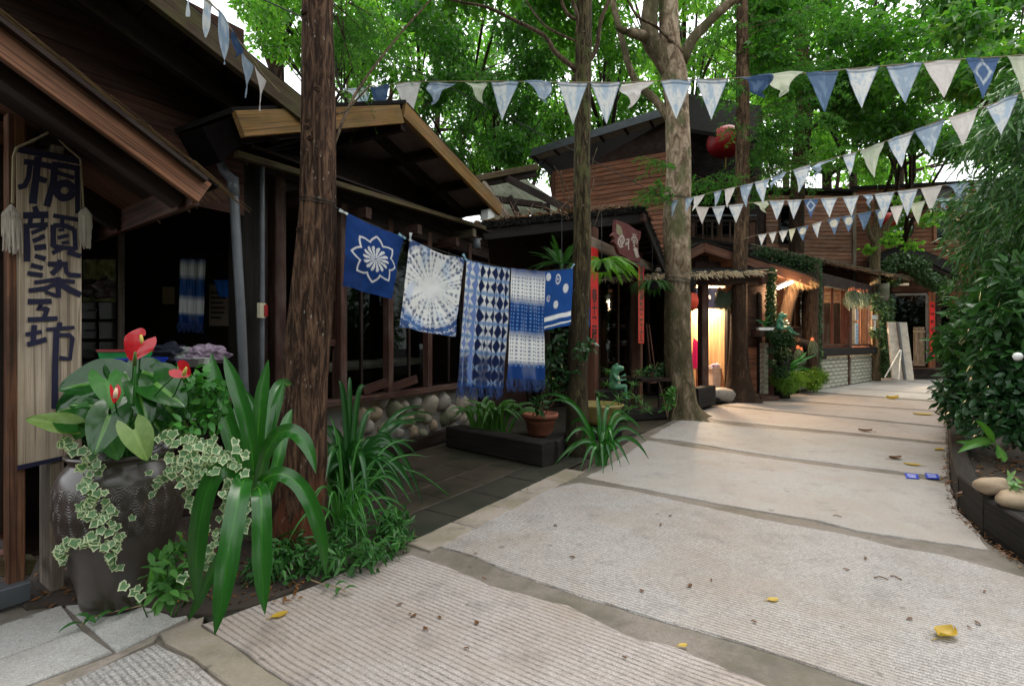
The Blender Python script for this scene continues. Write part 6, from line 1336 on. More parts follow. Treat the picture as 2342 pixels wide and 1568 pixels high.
for k in range(22):
    py = R.uniform(-10, 640); cx_ = 727 if py < 500 else 718; r_ = 37 if py < 500 else 43; a = R.uniform(-1.2, 1.2); q = P(cx_+math.sin(a)*r_*.93, py, 2.95)-Vector((0, math.cos(a)*r_*2.95/F*.93, 0)); nrm = Vector((math.sin(a), -math.cos(a), 0))
    rr = R.uniform(.010, .017); mb = MB(); x_ = Z.cross(nrm); mb.quadstrip([[q-nrm*.005+(x_*math.cos(b)*1.2+Z*math.sin(b))*rr*s_+nrm*o_ for b in [i*math.pi/5 for i in range(10)]] for s_, o_ in ((1.5, 0), (1.1, .012), (.6, .014), (.25, .006))]).build('knot', B_knot, T1, origin=q, smooth=True)
for y_ in (463, 470): MB().tube([P(727+41*math.sin(a), y_+3*math.sin(a*2), 2.95)-Vector((0, math.cos(a)*.112, 0)) for a in [-1.5+i*.3 for i in range(11)]], .0025, 5).build('wire_tie', M_wire, T1)
T2 = tree('slim_tree', 'slim mossy trunk holding the right end of the clothesline', [X(1322, 1050, 5.25, 58), X(1320, 960, 5.25, 50), X(1322, 800, 5.25, 46), X(1330, 600, 5.25, 42), X(1331, 400, 5.25, 38), X(1334, 200, 5.25, 36), X(1336, 0, 5.25, 36), X(1338, -400, 5.25, 30)], B_slim, n=20, rough=.06)
branch(T2, [X(1318, 160, 5.25, 12), X(1270, 120, 5.2, 11), X(1245, 82, 5.15, 10), X(1180, 48, 5.1, 8), X(1115, 17, 5, 7), X(1040, 2, 4.9, 5), X(960, -20, 4.8, 4)])
branch(T2, [X(1340, 150, 5.25, 12), X(1364, 110, 5.2, 11), X(1373, 50, 5.15, 10), X(1393, 0, 5.1, 9), X(1410, -60, 5, 7)])
branch(T2, [X(1320, 80, 5.25, 10), X(1322, 40, 5.2, 9), X(1312, 10, 5.2, 9), X(1300, -40, 5.1, 8)]); branch(T2, [X(1318, 95, 5.25, 6), X(1250, 62, 5.3, 5), X(1215, 20, 5.4, 4), X(1190, -20, 5.4, 3)])
branch(T2, [X(1316, 45, 5.2, 8), X(1295, 28, 5.2, 8), X(1280, -10, 5.2, 7)])
for k in range(9):
    s = R.choice((-1, 1)); y0 = R.uniform(330, 470); branch(T2, [X(1330+s*12, 480+R.uniform(-20, 20), 5.3, 2.5), X(1330+s*R.uniform(20, 45), y0+50, 5.4, 2), X(1330+s*R.uniform(25, 70), y0, 5.4, 1.2)], n=4, name='twig')
T3 = tree('spotted_tree', 'pale spotted trunk that forks high above the porch', [X(1572, 968, 7.8, 70), X(1562, 920, 7.8, 62), X(1551, 800, 7.8, 60), X(1550, 650, 7.8, 57), X(1548, 500, 7.8, 62), X(1553, 380, 7.8, 54), X(1548, 250, 7.8, 50), X(1542, 170, 7.8, 56), X(1533, 120, 7.8, 50), X(1530, 40, 7.8, 42), X(1528, -60, 7.8, 38), X(1520, -400, 7.8, 30)], B_pale, n=26, rough=.05, flare=.3)
branch(T3, [X(1545, 190, 7.8, 40), X(1515, 130, 7.8, 44), X(1490, 95, 7.8, 42), X(1484, 50, 7.75, 38), X(1490, 0, 7.7, 34), X(1492, -80, 7.7, 30)], B_pale, 14); branch(T3, [X(1490, 90, 7.75, 24), X(1455, 78, 7.7, 22), X(1430, 72, 7.7, 16), X(1410, 62, 7.7, 10)], B_pale, 8)
branch(T3, [X(1558, 140, 7.8, 30), X(1585, 88, 7.75, 24), X(1622, 50, 7.7, 21), X(1660, 14, 7.6, 20), X(1720, -30, 7.5, 18)], B_pale, 10); branch(T3, [X(1545, 290, 7.8, 22), X(1500, 230, 7.9, 17), X(1460, 195, 8, 16), X(1438, 150, 8, 15), X(1420, 80, 8.1, 15), X(1400, 0, 8.2, 14), X(1390, -60, 8.2, 12)], B_pale, 8)
branch(T3, [X(1560, 120, 7.7, 9), X(1500, 60, 7.5, 7), X(1460, 40, 7.4, 6), X(1430, -10, 7.3, 5)])
for y_, xx in ((640, 1550), (648, 1550), (458, 1549)): MB().tube([P(xx+31*math.sin(a), y_+5*a, 7.8)-Vector((0, math.cos(a)*.22, 0)) for a in [-1.5+i*.3 for i in range(11)]], .006, 5).build('wire_tie', M_wire, T3)
crumple('cloth_knot', P(1581, 656, 7.75), .11, M_tar, 'black bundle tied to the side of the spotted trunk', 'bundle', (.6, .6, 1.3), seed=17, amp=.5)
T4 = tree('flared_tree', 'dark flared trunk growing through the palm awning before the shop', [X(1692, 922, 10.1, 74), X(1691, 895, 10.1, 60), X(1690, 850, 10.1, 47), X(1690, 780, 10.1, 38), X(1691, 640, 10.1, 32), X(1697, 500, 10.1, 31), X(1699, 300, 10.1, 30), X(1697, 0, 10.1, 24), X(1696, -300, 10.1, 20)], B_low, n=26, rough=.05, flare=.6)
T5 = tree('cypress_tree', 'brown trunk rising behind the thatched eave amid cypress sprays', [X(1822, 640, 13.6, 34), X(1822, 560, 13.6, 31), X(1824, 430, 13.6, 30), X(1836, 300, 13.6, 34), X(1845, 200, 13.6, 32), X(1832, 100, 13.6, 28), X(1832, -60, 13.6, 22)], B_low, n=14)
q = T5; branch(T5, [X(1836, 310, 13.6, 12), X(1900, 260, 13.3, 9), X(1990, 215, 13, 7), X(2080, 190, 12.8, 5)]); branch(T5, [X(1845, 210, 13.6, 10), X(1890, 140, 13.4, 9), X(1905, 60, 13.2, 8), X(1925, -20, 13, 6)])
T6 = tree('forked_tree', 'small lichened tree with two open arms before the far cedar wall', [X(2003, 870, 15.4, 20), X(2003, 700, 15.4, 20), X(2001, 600, 15.4, 21), X(2004, 545, 15.4, 22), X(2008, 500, 15.4, 16), X(2006, 440, 15.3, 10)], bark('tan_bark', (.14, .10, .06), (.30, .22, .14), patch=(.12, .13, .06), spots=.4), n=12)
branch(T6, [X(2005, 550, 15.4, 17), X(2025, 522, 15.2, 13), X(2040, 500, 15.1, 11), X(2060, 470, 15, 8), X(2100, 450, 15, 5)], bpy.data.materials['tan_bark'], 8); branch(T6, [X(2003, 555, 15.4, 14), X(1988, 535, 15.3, 10), X(1985, 500, 15.3, 9), X(1992, 460, 15.2, 6)], bpy.data.materials['tan_bark'], 8)
T7 = tree('leaning_tree', 'leaning trunk lit by the fluorescent tube and passing through the eave', [X(1782, 880, 11.0, 34), X(1786, 800, 11.0, 30), X(1795, 740, 11.0, 26), X(1802, 700, 11.0, 27), X(1813, 662, 11.0, 28), X(1826, 630, 11.05, 27), X(1840, 600, 11.1, 24)], B_low, n=16)
T8 = tree('ivy_clad_tree', 'broad dark upright trunk clothed in ivy between alcove and pavilion', [X(1855, 880, 11.9, 36), X(1854, 800, 11.9, 32), X(1854, 700, 11.9, 32), X(1854, 600, 11.9, 32)], B_bark, n=16)
branch(T8, [X(1852, 790, 11.7, 22), X(1834, 784, 11.4, 20), X(1822, 778, 11.2, 12)], B_bark)
# ================================================================== background canopy trees
def canopy(label, px, d, trunk_w, top_py, clumps, n, size, mat, lean=0, name='broadleaf_tree', group='trees beyond the roofs', branches=6, flat=.75, shape=None, width=.5, bed=False):
    b = P(px, 784, max(d, 19.5) if px > 700 and not bed else d); pts = [(b.x, b.y, -.05, trunk_w*1.3), (b.x+lean*.1, b.y, 1.5, trunk_w)]
    top = P(px+lean*30, top_py, max(d, 19.5) if px > 700 and not bed else d); k = 4
    for i_ in range(1, k+1): pts.append((b.x+(top.x-b.x)*i_/k+R.uniform(-.25, .25), b.y+R.uniform(-.2, .2), 1.5+(top.z-1.5)*i_/k, trunk_w*(1-.17*i_)))
    t = tree(name, label, pts, B_bark, group, n=10, sub=3)
    C_ = [P(x, y, dd) for x, y, dd, r in clumps]; r_ = [r*.72 for *_, r in clumps]; n = int(n*.43)
    for c in R.sample(C_, min(branches, len(C_))):
        st = Vector(pts[R.randint(2, 4)][:3]); m_ = st.lerp(c, .5)+Vector((R.uniform(-.3, .3), R.uniform(-.3, .3), R.uniform(-.1, .5))); branch(t, [(*st, trunk_w*.45), (*m_, trunk_w*.3), (*c, trunk_w*.12)], B_bark, 6)
        for q in range(2): e = c+Vector((R.uniform(-.8, .8), R.uniform(-.5, .5), R.uniform(-.5, .7))); branch(t, [(*m_, trunk_w*.15), (*m_.lerp(e, .6), trunk_w*.1), (*e, trunk_w*.03)], B_bark, 4)
    pos, dd, nn = cloud(C_, r_, n, flat); leafset('crown', pos, dd, nn, rng.uniform(.7, 1.3, n)*size, rng.uniform(.85, 1.15, n)*size*width, mat, t)
    return t
def field(x0, x1, y0, y1, n, d0, d1, r0, r1, rej=0.0, seed=1):
    rr = random.Random(seed); return [(rr.uniform(x0, x1), rr.uniform(y0, y1), rr.uniform(d0, d1), rr.uniform(r0, r1)) for _ in range(n)]
canopy('dark tangled tree arching over the wing gable at left', 800, 9.0, .16, 60, field(560, 900, -120, 130, 18, 7.5, 10, .35, .7, seed=1)+field(760, 950, 60, 230, 9, 8, 10, .3, .6, seed=2), 15000, .11, L_bg, branches=9)
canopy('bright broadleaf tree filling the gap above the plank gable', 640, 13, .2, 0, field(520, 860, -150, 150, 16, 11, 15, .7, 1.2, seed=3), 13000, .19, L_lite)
canopy('leafy tree standing behind the wing roof ridge', 1000, 11, .2, 40, field(900, 1250, -140, 190, 26, 10, 13, .6, 1.0, seed=4), 26000, .14, L_bgd, branches=9)
canopy('dense green tree over the link roof', 1150, 12.5, .18, 200, field(960, 1230, 190, 360, 17, 11, 14, .45, .8, seed=5), 17000, .13, L_bgd)
canopy('tree of mid green leaves above the cedar house corner', 1300, 18, .25, 120, field(1080, 1500, 60, 330, 28, 16, 21, .8, 1.5, seed=6), 24000, .20, L_bg, branches=10)
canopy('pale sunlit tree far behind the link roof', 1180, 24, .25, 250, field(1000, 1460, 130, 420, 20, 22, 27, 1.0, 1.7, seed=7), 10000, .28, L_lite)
canopy('low tree behind the mossy link roof', 1200, 15, .15, 380, field(1090, 1280, 340, 450, 8, 14, 16, .5, .8, seed=8), 7000, .14, L_bg)
canopy('tall leafy tree behind the slim trunk', 1400, 13, .2, -60, field(1200, 1520, -160, 130, 20, 11, 15, .7, 1.1, seed=9), 18000, .17, L_bg)
canopy('bright tree showing between the forks of the spotted trunk', 1560, 16, .22, -60, field(1420, 1760, -150, 190, 20, 14, 19, .8, 1.3, seed=10), 16000, .20, L_lite)
canopy('tree with yellow green leaves behind the cypress trunk', 1900, 19, .25, 40, field(1740, 2000, 150, 400, 18, 17, 22, .8, 1.5, seed=11), 15000, .22, L_lite)
canopy('large leafy tree spreading over the bunting strings', 1960, 12, .2, 30, field(1720, 2150, -150, 200, 30, 10, 14, .6, 1.1, seed=12), 24000, .17, L_bg, branches=10)
canopy('tree of broad leaves above the far house roof', 2060, 13, .18, 250, field(1880, 2230, 130, 370, 26, 11, 14, .5, .9, seed=13), 22000, .16, L_bgd, branches=10)
canopy('dark leafy tree at the top right behind the bamboo', 2330, 9, .18, 60, field(2150, 2420, -60, 260, 22, 7, 10, .4, .8, seed=14), 15000, .14, L_bgd, branches=8, bed=True)
canopy('tree behind the bamboo at the right edge', 2420, 14, .2, 200, field(2280, 2700, 180, 620, 26, 12, 17, .8, 1.4, seed=15), 20000, .2, L_bg)
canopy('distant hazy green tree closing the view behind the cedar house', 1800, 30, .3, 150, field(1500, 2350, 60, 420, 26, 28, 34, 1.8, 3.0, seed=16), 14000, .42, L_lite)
canopy('distant green tree closing the view on the left', 900, 28, .3, 150, field(520, 1300, -60, 380, 26, 26, 32, 1.6, 2.8, seed=17), 13000, .42, L_bg)
# cypress sprays: branches with feathery side shoots
def sprays(parent, items, n_sh, L, lw, mat, droop=.25, nl=16, name='spray'):
    pos = []; dr = []; nm = []
    for (a, b) in items:
        a = Vector(a); b = Vector(b); ax = (b-a); mid = a.lerp(b, .5)+Z*ax.length*.08; br = [bez([a, mid, b], i/6) for i in range(7)]
        MB().tube(br, [.012*(1-i/8)*max(.6, ax.length/2) for i in range(7)], 4).build('branch', B_branch, parent)
        for k in range(n_sh):
            t = R.uniform(.15, 1); p = bez([a, mid, b], t); sd = ax.cross(Z).normalized()*R.choice((-1, 1)); d_ = (ax.normalized()*R.uniform(.3, 1)+sd*R.uniform(.3, 1)+Vector((R.uniform(-.3, .3), R.uniform(-.3, .3), -R.uniform(0, droop*2)))).normalized(); ln = L*R.uniform(.5, 1.1)
            for j in range(nl):
                q = p+d_*ln*(j+1)/nl-Z*droop*ln*((j+1)/nl)**2; s = sd.cross(d_) if j % 2 else d_.cross(sd); s2 = d_.cross(Vector((R.uniform(-1, 1), R.uniform(-1, 1), R.uniform(-.4, 1)))).normalized(); pos.append(tuple(q)); dr.append(tuple(d_*.7+s2)); nm.append((R.uniform(-.5, .5), R.uniform(-.5, .5), 1))
    n = len(pos); return leafset(name, pos, dr, nm, rng.uniform(.6, 1.2, n)*lw, rng.uniform(.7, 1.1, n)*lw*.34, mat, parent)
it = []
for k in range(34):
    y = R.uniform(180, 470); a = P(1698, y, 10.1); s = R.choice((-1, 1, 1)); it.append((a, a+Vector((s*R.uniform(.6, 1.7), R.uniform(-1.1, .4), R.uniform(-.35, .5)))))
sprays(T4, it, 16, .42, .085, L_cyp, .35)
it = []
for k in range(22):
    y = R.uniform(-40, 190); a = P(1698, y, 10.1); s = R.choice((-1, 1, 1)); it.append((a, a+Vector((s*R.uniform(.6, 2.0), R.uniform(-1., .5), R.uniform(-.2, .7)))))
sprays(T4, it, 14, .42, .085, L_cyp, .3)
it = []
for k in range(26):
    y = R.uniform(100, 440); a = P(1830, y, 13.6); s = R.choice((-1, 1)); it.append((a, a+Vector((s*R.uniform(.8, 2.2), R.uniform(-1.2, .4), R.uniform(-.5, .5)))))
sprays(T5, it, 16, .5, .10, L_cyp, .35)
it = []
for k in range(16):
    a = P(R.uniform(740, 800), R.uniform(-300, 60), 3.4); it.append((a, P(R.uniform(780, 960), R.uniform(20, 260), R.uniform(3.6, 4.6))))
sprays(T1, it[:11], 16, .22, .03, L_cyp, .3, nl=22)
branch(T1, [X(765, 330, 3.1, 7), X(800, 240, 3.4, 7), X(850, 160, 3.7, 6), X(930, 60, 4.2, 5), X(985, 0, 4.5, 4), X(1030, -60, 4.7, 3)]); branch(T1, [X(765, 262, 3.1, 5), X(795, 250, 3.2, 5), X(850, 190, 3.3, 3)])
it = [(P(1325, 420, 5.25), P(1530, 380, 7)), ]
it = []
for k in range(7): a = P(1548, R.uniform(330, 480), 7.7); it.append((a, a+Vector((-R.uniform(.3, .8), -R.uniform(.1, .5), R.uniform(-.25, .35)))))
sprays(T3, it, 9, .25, .06, L_cyp, .3)
# maple-like drooping leaves at the far right of the strings
pos, dd, nn = cloud([P(2040, 545, 14.5), P(2090, 560, 14.5), P(2075, 460, 14), P(2130, 500, 14), P(1985, 570, 15)], [.3, .25, .4, .3, .2], 420); leafset('crown', pos, dd, nn, .14, .11, L_lite, T6)
# ================================================================== bamboo and shrubs on the right
bam = thing('bamboo', 'dense dark bamboo clump arching over the path from the right edge', 'bamboo', (6.4, 6.0, .1))
for k in range(14):
    b = Vector((R.uniform(7.2, 8.8), R.uniform(5.4, 6.8), .1)); tp = b+Vector((R.uniform(-1.2, .1), R.uniform(-.7, .5), R.uniform(3.2, 4.4))); pts = [bez([b, b+Z*2.4, tp], i/7) for i in range(8)]
    MB().tube(pts, [.016]*4+[.013, .010, .007, .003], 7).build('culm', plain('bamboo_culm', (.16, .20, .06), .4) if k == 0 else bpy.data.materials['bamboo_culm'], bam, smooth=True)
cB = [P(x+34, y, d) for x, y, d in ((2235, 330, 5.0), (2300, 300, 4.6), (2342, 380, 4.5), (2262, 430, 5), (2330, 480, 4.6), (2230, 490, 5.4), (2290, 560, 5), (2235, 590, 5.4), (2340, 600, 4.8), (2215, 660, 5.6), (2280, 680, 5.2), (2330, 720, 5), (2240, 750, 5.4), (2300, 250, 5), (2200, 540, 5.8), (2380, 300, 4.5), (2400, 520, 4.6), (2390, 700, 4.8), (2340, 190, 4.6), (2190, 470, 5.6), (2250, 700, 6.2), (2300, 420, 6), (2350, 560, 6.4), (2280, 620, 6.8))]
n = 9800; pos, dd, nn = cloud(cB, [.36]*len(cB), n, .8, .3, .4); dd = unit(dd*.8+np.array((-.7, -.2, -.55))); leafset('foliage', pos, dd, nn, rng.uniform(.10, .20, n), rng.uniform(.018, .030, n), L_bamb, bam)
def stems(parent, base, ends, r, mat, seed=0, name='stem'):
    for e in ends: e = Vector(e); b = Vector(base)+Vector((R.uniform(-.1, .1), R.uniform(-.1, .1), 0)); m_ = b.lerp(e, .5)+Vector((R.uniform(-.12, .12), R.uniform(-.1, .1), R.uniform(-.05, .1))); MB().tube([bez([b, m_, e], i/6) for i in range(7)], [r*(1-i/9) for i in range(7)], 5).build(name, mat, parent, smooth=True)
L_shr2 = leafmat('broad_shrub_leaf', (.015, .065, .016), (.06, .16, .035), .4, .2, .35, (.14, .30, .06))
M_stem = plain('pale_twig_bark', (.32, .23, .13), .8)
def bush(name, label, base, clumps, n, L, W_, mat, prof='oval', stem=True, nst=8, flat=.8, group=None, r=.008, sm_=None, up=.8, cat='shrub'):
    t = thing(name, label, cat, base, group); C_ = [P(x, y, d) for x, y, d, _ in clumps]; pos, dd, nn = cloud(C_, [c[3] for c in clumps], n, flat, up); leafset('foliage', pos, dd, nn, rng.uniform(.7, 1.25, n)*L, rng.uniform(.8, 1.1, n)*W_, mat, t, prof)
    if stem: stems(t, base, [R.choice(C_)+Vector((R.uniform(-.2, .2), R.uniform(-.2, .2), R.uniform(-.1, .2))) for _ in range(nst)], r, sm_ or M_stem)
    return t
bush('camellia_shrub', 'glossy dark camellia shrub with pale twigs spilling over the right planter', G(2290, 1010)+Vector((.6, .3, .12)), [(2220, 905, 5.0, .30), (2270, 940, 4.6, .30), (2205, 945, 5.2, .20), (2310, 900, 4.4, .32), (2250, 860, 5.0, .30), (2330, 960, 4.2, .26), (2340, 850, 4.4, .3), (2265, 985, 4.5, .18), (2190, 880, 5.4, .16), (2310, 980, 4.2, .2), (2180, 905, 5.5, .12)], 3600, .085, .046, L_dark, nst=20)
bush('tall_shrub', 'loose broadleaf shrub with bare tan branches before the bamboo', G(2330, 960)+Vector((.8, .5, .12)), [(2240, 720, 5.0, .28), (2290, 760, 4.7, .30), (2220, 780, 5.2, .26), (2330, 720, 4.4, .32), (2200, 830, 5.3, .20), (2300, 830, 4.5, .30), (2170, 770, 5.6, .16), (2150, 800, 5.7, .12), (2340, 640, 4.5, .3)], 1900, .13, .052, L_shr2, 'lance', nst=18, r=.013)
bush('small_shrub', 'little leafy seedling at the near corner of the right bed', G(2170, 930)+Vector((.1, 0, .1)), [(2170, 905, 6.2, .14), (2185, 925, 6.0, .14), (2165, 885, 6.6, .10)], 420, .07, .035, L_dark, nst=4)
bl = thing('broadleaf_plant', 'plant with one long bright leaf lying over the right planter soil', 'plant', G(2300, 1050)+Vector((0, 0, .15)))
for (a, m_, e, w_) in (((2270, 1010, 4.1), (2240, 1000, 3.9), (2190, 1035, 3.8), .07), ((2275, 1015, 4.1), (2260, 975, 4.0), (2230, 960, 4.0), .05), ((2280, 1015, 4.1), (2300, 1060, 3.8), (2290, 1050, 3.6), .06), ((2270, 1015, 4.1), (2210, 1010, 4.1), (2185, 1010, 4.2), .04)): strap('leaf', [P(*a), P(*m_), P(*e)], w_, L_nest, bl, 10, base=.15, tipk=.6)
pos, dd, nn = cloud([P(2325, 1095, 2.95), P(2338, 1110, 2.9)], [.05, .05], 16); iv = thing('ivy_sprig', 'pale green ivy sprig over the tan rocks at the right edge', 'plant', P(2325, 1100, 3)); leafset('foliage', pos, dd, nn, .05, .045, leafmat('pale_ivy', (.14, .28, .10), (.25, .42, .18), .3, .3), iv, 'oval')
tag(MB().lathe(P(2328, 815, 3.9), [(.001, -.034), (.023, -.026), (.034, 0), (.023, .026), (.001, .034)], 14, cap=True).build('white_bauble', M_white, None, smooth=True), 'small white ball ornament hanging in the right shrubs', 'ornament')
# ================================================================== ivy and vines on the buildings
def ivy(label, clumps, n, L, mat, base, name='ivy', prof=None, group=None):
    t = thing(name, label, 'ivy', base); pos, dd, nn = cloud([P(x, y, d) for x, y, d, _ in clumps], [c[3] for c in clumps], n, 1.0, .2, 1.0); dd = unit(dd+np.array((0, -.3, -.4))); leafset('foliage', pos, dd, nn+np.array((0, -.8, 0)), rng.uniform(.7, 1.2, n)*L, L*.8, mat, t, prof); return t
ivy('thick dark vine heaped on the roof of the far entrance', [(2015+i*8, 622-26*math.sin(min(1, i/12)*3.14)+(max(0, i-10)*4), 15.9, .26) for i in range(19)]+[(2110, 600, 15.9, .22), (2075, 600, 15.9, .25), (2045, 640, 15.9, .2)], 3600, .10, L_vine, P(2080, 860, 16))
ivy('dark ivy climbing the post left of the far glass door', [(2025, 690+i*22, 15.3, .24) for i in range(8)]+[(2010, 700, 14.9, .2), (2006, 760, 14.9, .18), (2000, 680, 15, .2)], 2300, .09, L_vine, P(2025, 868, 15.3))
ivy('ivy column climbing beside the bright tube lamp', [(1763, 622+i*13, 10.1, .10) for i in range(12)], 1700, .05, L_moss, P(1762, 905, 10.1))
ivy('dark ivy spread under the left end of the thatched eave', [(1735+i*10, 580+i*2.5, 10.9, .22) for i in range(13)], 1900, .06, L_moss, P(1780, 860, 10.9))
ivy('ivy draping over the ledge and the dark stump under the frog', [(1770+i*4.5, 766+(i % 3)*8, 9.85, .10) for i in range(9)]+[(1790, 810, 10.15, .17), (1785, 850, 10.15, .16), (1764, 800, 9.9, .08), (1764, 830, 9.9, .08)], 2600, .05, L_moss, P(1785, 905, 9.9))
ivy('ivy strip climbing the left corner of the pavilion', [(1869, 600+i*16, 12.0, .10) for i in range(17)], 1900, .06, L_vine, P(1868, 888, 12))
bush('fluffy_shrub', 'fluffy yellow green shrub in a black trough before the ivy ledge', G(1795, 895), [(1790, 865, 10.2, .26), (1810, 870, 10.3, .28), (1800, 885, 10.1, .2), (1825, 862, 10.6, .2)], 3600, .045, .022, L_shrub, None, nst=8, sm_=M_stem)
bush('fluffy_shrub', 'leafy green shrub leaning against the left end of the block wall', G(1860, 888), [(1850, 866, 11.3, .26), (1868, 858, 11.5, .24), (1860, 880, 11.2, .18), (1880, 865, 11.6, .13)], 2400, .065, .026, L_shrub, None, nst=6)
tag(beam('trough', G(1778, 902), G(1812, 898), .28, .36, M_tar, None), 'black trough under the fluffy yellow green shrub', 'planter')
sp = thing('spiky_plant', 'tall strap leaved plant behind the fluffy shrub', 'plant', G(1800, 892))
for k in range(9): a = P(1805, 880, 10.6); strap('leaf', [a, a+Vector((R.uniform(-.2, .4), 0, .5)), a+Vector((R.uniform(-.5, .7), R.uniform(-.2, .1), R.uniform(.25, .75)))], .07, L_strap, sp, 8)
for k in range(7): a = P(1750, 752, 9.9); strap('leaf', [a, a+Vector((R.uniform(-.06, .06), 0, .17)), a+Vector((R.uniform(-.18, .18), R.uniform(-.1, .1), R.uniform(.12, .30)))], .035, L_strap, tr, 7)
# ================================================================== crinum beside the jar (large strap leaves)
cr = thing('crinum_lily', 'big crinum with broad glossy strap leaves between the jar and the near trunk', 'plant', P(570, 1240, 2.3))
for (pts, w_) in (([(566, 1150, 2.3), (545, 1000, 2.35), (492, 930, 2.4), (484, 806, 2.45)], 40), ([(578, 1160, 2.2), (590, 1000, 2.15), (548, 905, 2.15), (512, 812, 2.2)], 36), ([(585, 1160, 2.2), (585, 1020, 2.2), (590, 930, 2.2), (614, 822, 2.25)], 32),
                  ([(592, 1150, 2.3), (600, 1020, 2.4), (630, 940, 2.5), (650, 868, 2.55)], 24), ([(600, 1130, 2.3), (610, 860, 2.5), (640, 870, 2.6), (668, 878, 2.7)], 24), ([(590, 1120, 2.2), (610, 940, 2.1), (700, 950, 2.0), (722, 1082, 1.95)], 36), ([(592, 1110, 2.1), (640, 1040, 2.0), (735, 1100, 1.95), (745, 1318, 2.0)], 38),
                  ([(570, 1110, 2.1), (480, 980, 2.0), (440, 1180, 1.95), (450, 1385, 2.0)], 44), ([(572, 1090, 2.1), (545, 1060, 1.9), (530, 1260, 1.75), (491, 1452, 1.72)], 52), ([(580, 1120, 2.1), (612, 1080, 1.95), (590, 1240, 1.9), (606, 1404, 1.88)], 46),
                  ([(575, 1150, 2.3), (560, 1060, 2.4), (540, 1000, 2.5), (545, 900, 2.6)], 30), ([(590, 1180, 2.2), (650, 1060, 2.2), (640, 980, 2.3), (668, 935, 2.4)], 26), ([(565, 1180, 2.25), (520, 1230, 2.15), (470, 1340, 2.1), (430, 1420, 2.1)], 26), ([(585, 1150, 2.4), (620, 1050, 2.5), (600, 960, 2.6), (560, 890, 2.6)], 26)):
    strap('leaf', [P(*p) for p in pts], w_*pts[2][2]/F*.92, L_strap, cr, 20, camber=.30, base=.6, tipk=.9, wave=.025)
# lily clumps
def clump(name, label, base, tips, nr, spread, w_, mat, hgt, cat='plant', seedr=None):
    t = thing(name, label, cat, base)
    for (px, py, d, kx) in tips:
        e = P(px, py, d); m_ = Vector(base).lerp(e, .45); m_.z = max(e.z, base[2])+kx; strap('leaf', [base, Vector(base).lerp(m_, .6)+Z*kx*.3, m_, e], w_*R.uniform(.8, 1.15), mat, t, 13, camber=.35, base=.5, tipk=.75)
    for k in range(nr):
        a = R.uniform(0, 6.28); l = spread*R.uniform(.55, 1.05); h_ = hgt*R.uniform(.5, 1.05); b = Vector(base)+Vector((R.uniform(-.06, .06), R.uniform(-.06, .06), 0)); u = Vector((math.cos(a), math.sin(a), 0))
        strap('leaf', [b, b+u*l*.15+Z*h_*.9, b+u*l*.6+Z*h_*1.15, b+u*l+Z*h_*R.uniform(-.1, .75)], w_*R.uniform(.6, 1.1), mat, t, 12, camber=.35, base=.5, tipk=.75)
    return t
clump('spider_lily', 'dense clump of arching dark green leaves behind the near trunk', P(800, 1175, 3.3), [(985, 962, 4.2, .15), (960, 975, 3.9, .2), (975, 930, 4.0, .1), (920, 1185, 3.3, .25), (905, 1190, 3.5, .3), (800, 862, 3.4, .0), (835, 885, 3.4, .1), (775, 870, 3.3, 0), (862, 940, 3.6, .1), (1000, 950, 4.3, .2), (885, 1130, 3.4, .25)], 50, .48, .040, L_lily, .62)
gr = clump('leafy_grass', 'fine pale grass blades arching out of the lily clump', P(790, 1235, 3.0), [(980, 1045, 3.3, .12), (955, 1010, 3.4, .12), (900, 1050, 3.2, .1), (840, 1010, 3.1, .1), (760, 1040, 3.0, .1), (750, 950, 3.1, 0), (765, 980, 3.0, 0)], 46, .40, .013, L_basil, .46)
MB().tube([bez([P(800, 1180, 3.3), P(900, 1010, 3.3), P(960, 1080, 3.5), P(1025, 1131, 3.6)], i/10) for i in range(11)], .006, 6).build('flower_stalk', L_basil, gr, smooth=True)
clump('spider_lily', 'fountain of bright strap leaves at the foot of the slim trunk', G(1375, 1062)+Z*.0, [(1256, 917, 5.0, .1), (1232, 905, 5.1, .12), (1268, 1062, 4.7, .3), (1478, 1010, 4.7, .25), (1470, 985, 4.9, .3), (1440, 955, 5.0, .2), (1365, 905, 5.0, 0), (1345, 1085, 4.5, .3), (1380, 1092, 4.45, .35), (1402, 1078, 4.5, .35), (1440, 1062, 4.6, .3), (1325, 1080, 4.6, .3), (1290, 1010, 4.8, .25), (1395, 930, 5, .05)], 12, .42, .042, L_strap, .5)
# nest fern bed
nf = thing('nest_fern', 'wavy edged fern in the black timber bed under the scarves', 'fern', P(1105, 1010, 5.6))
for k in range(32):
    b = P(1105+R.uniform(-25, 60), 1000, 5.55); a = R.uniform(0, 6.28); l = R.uniform(.2, .42); u = Vector((math.cos(a), math.sin(a)*.6, 0)); strap('frond', [b, b+u*l*.2+Z*.35, b+u*l*.7+Z*R.uniform(.35, .5), b+u*l*1.2+Z*R.uniform(.15, .45)], .052, L_nest, nf, 14, camber=.3, base=.2, tipk=.7, wave=.18, face=(0, -.6, .8))
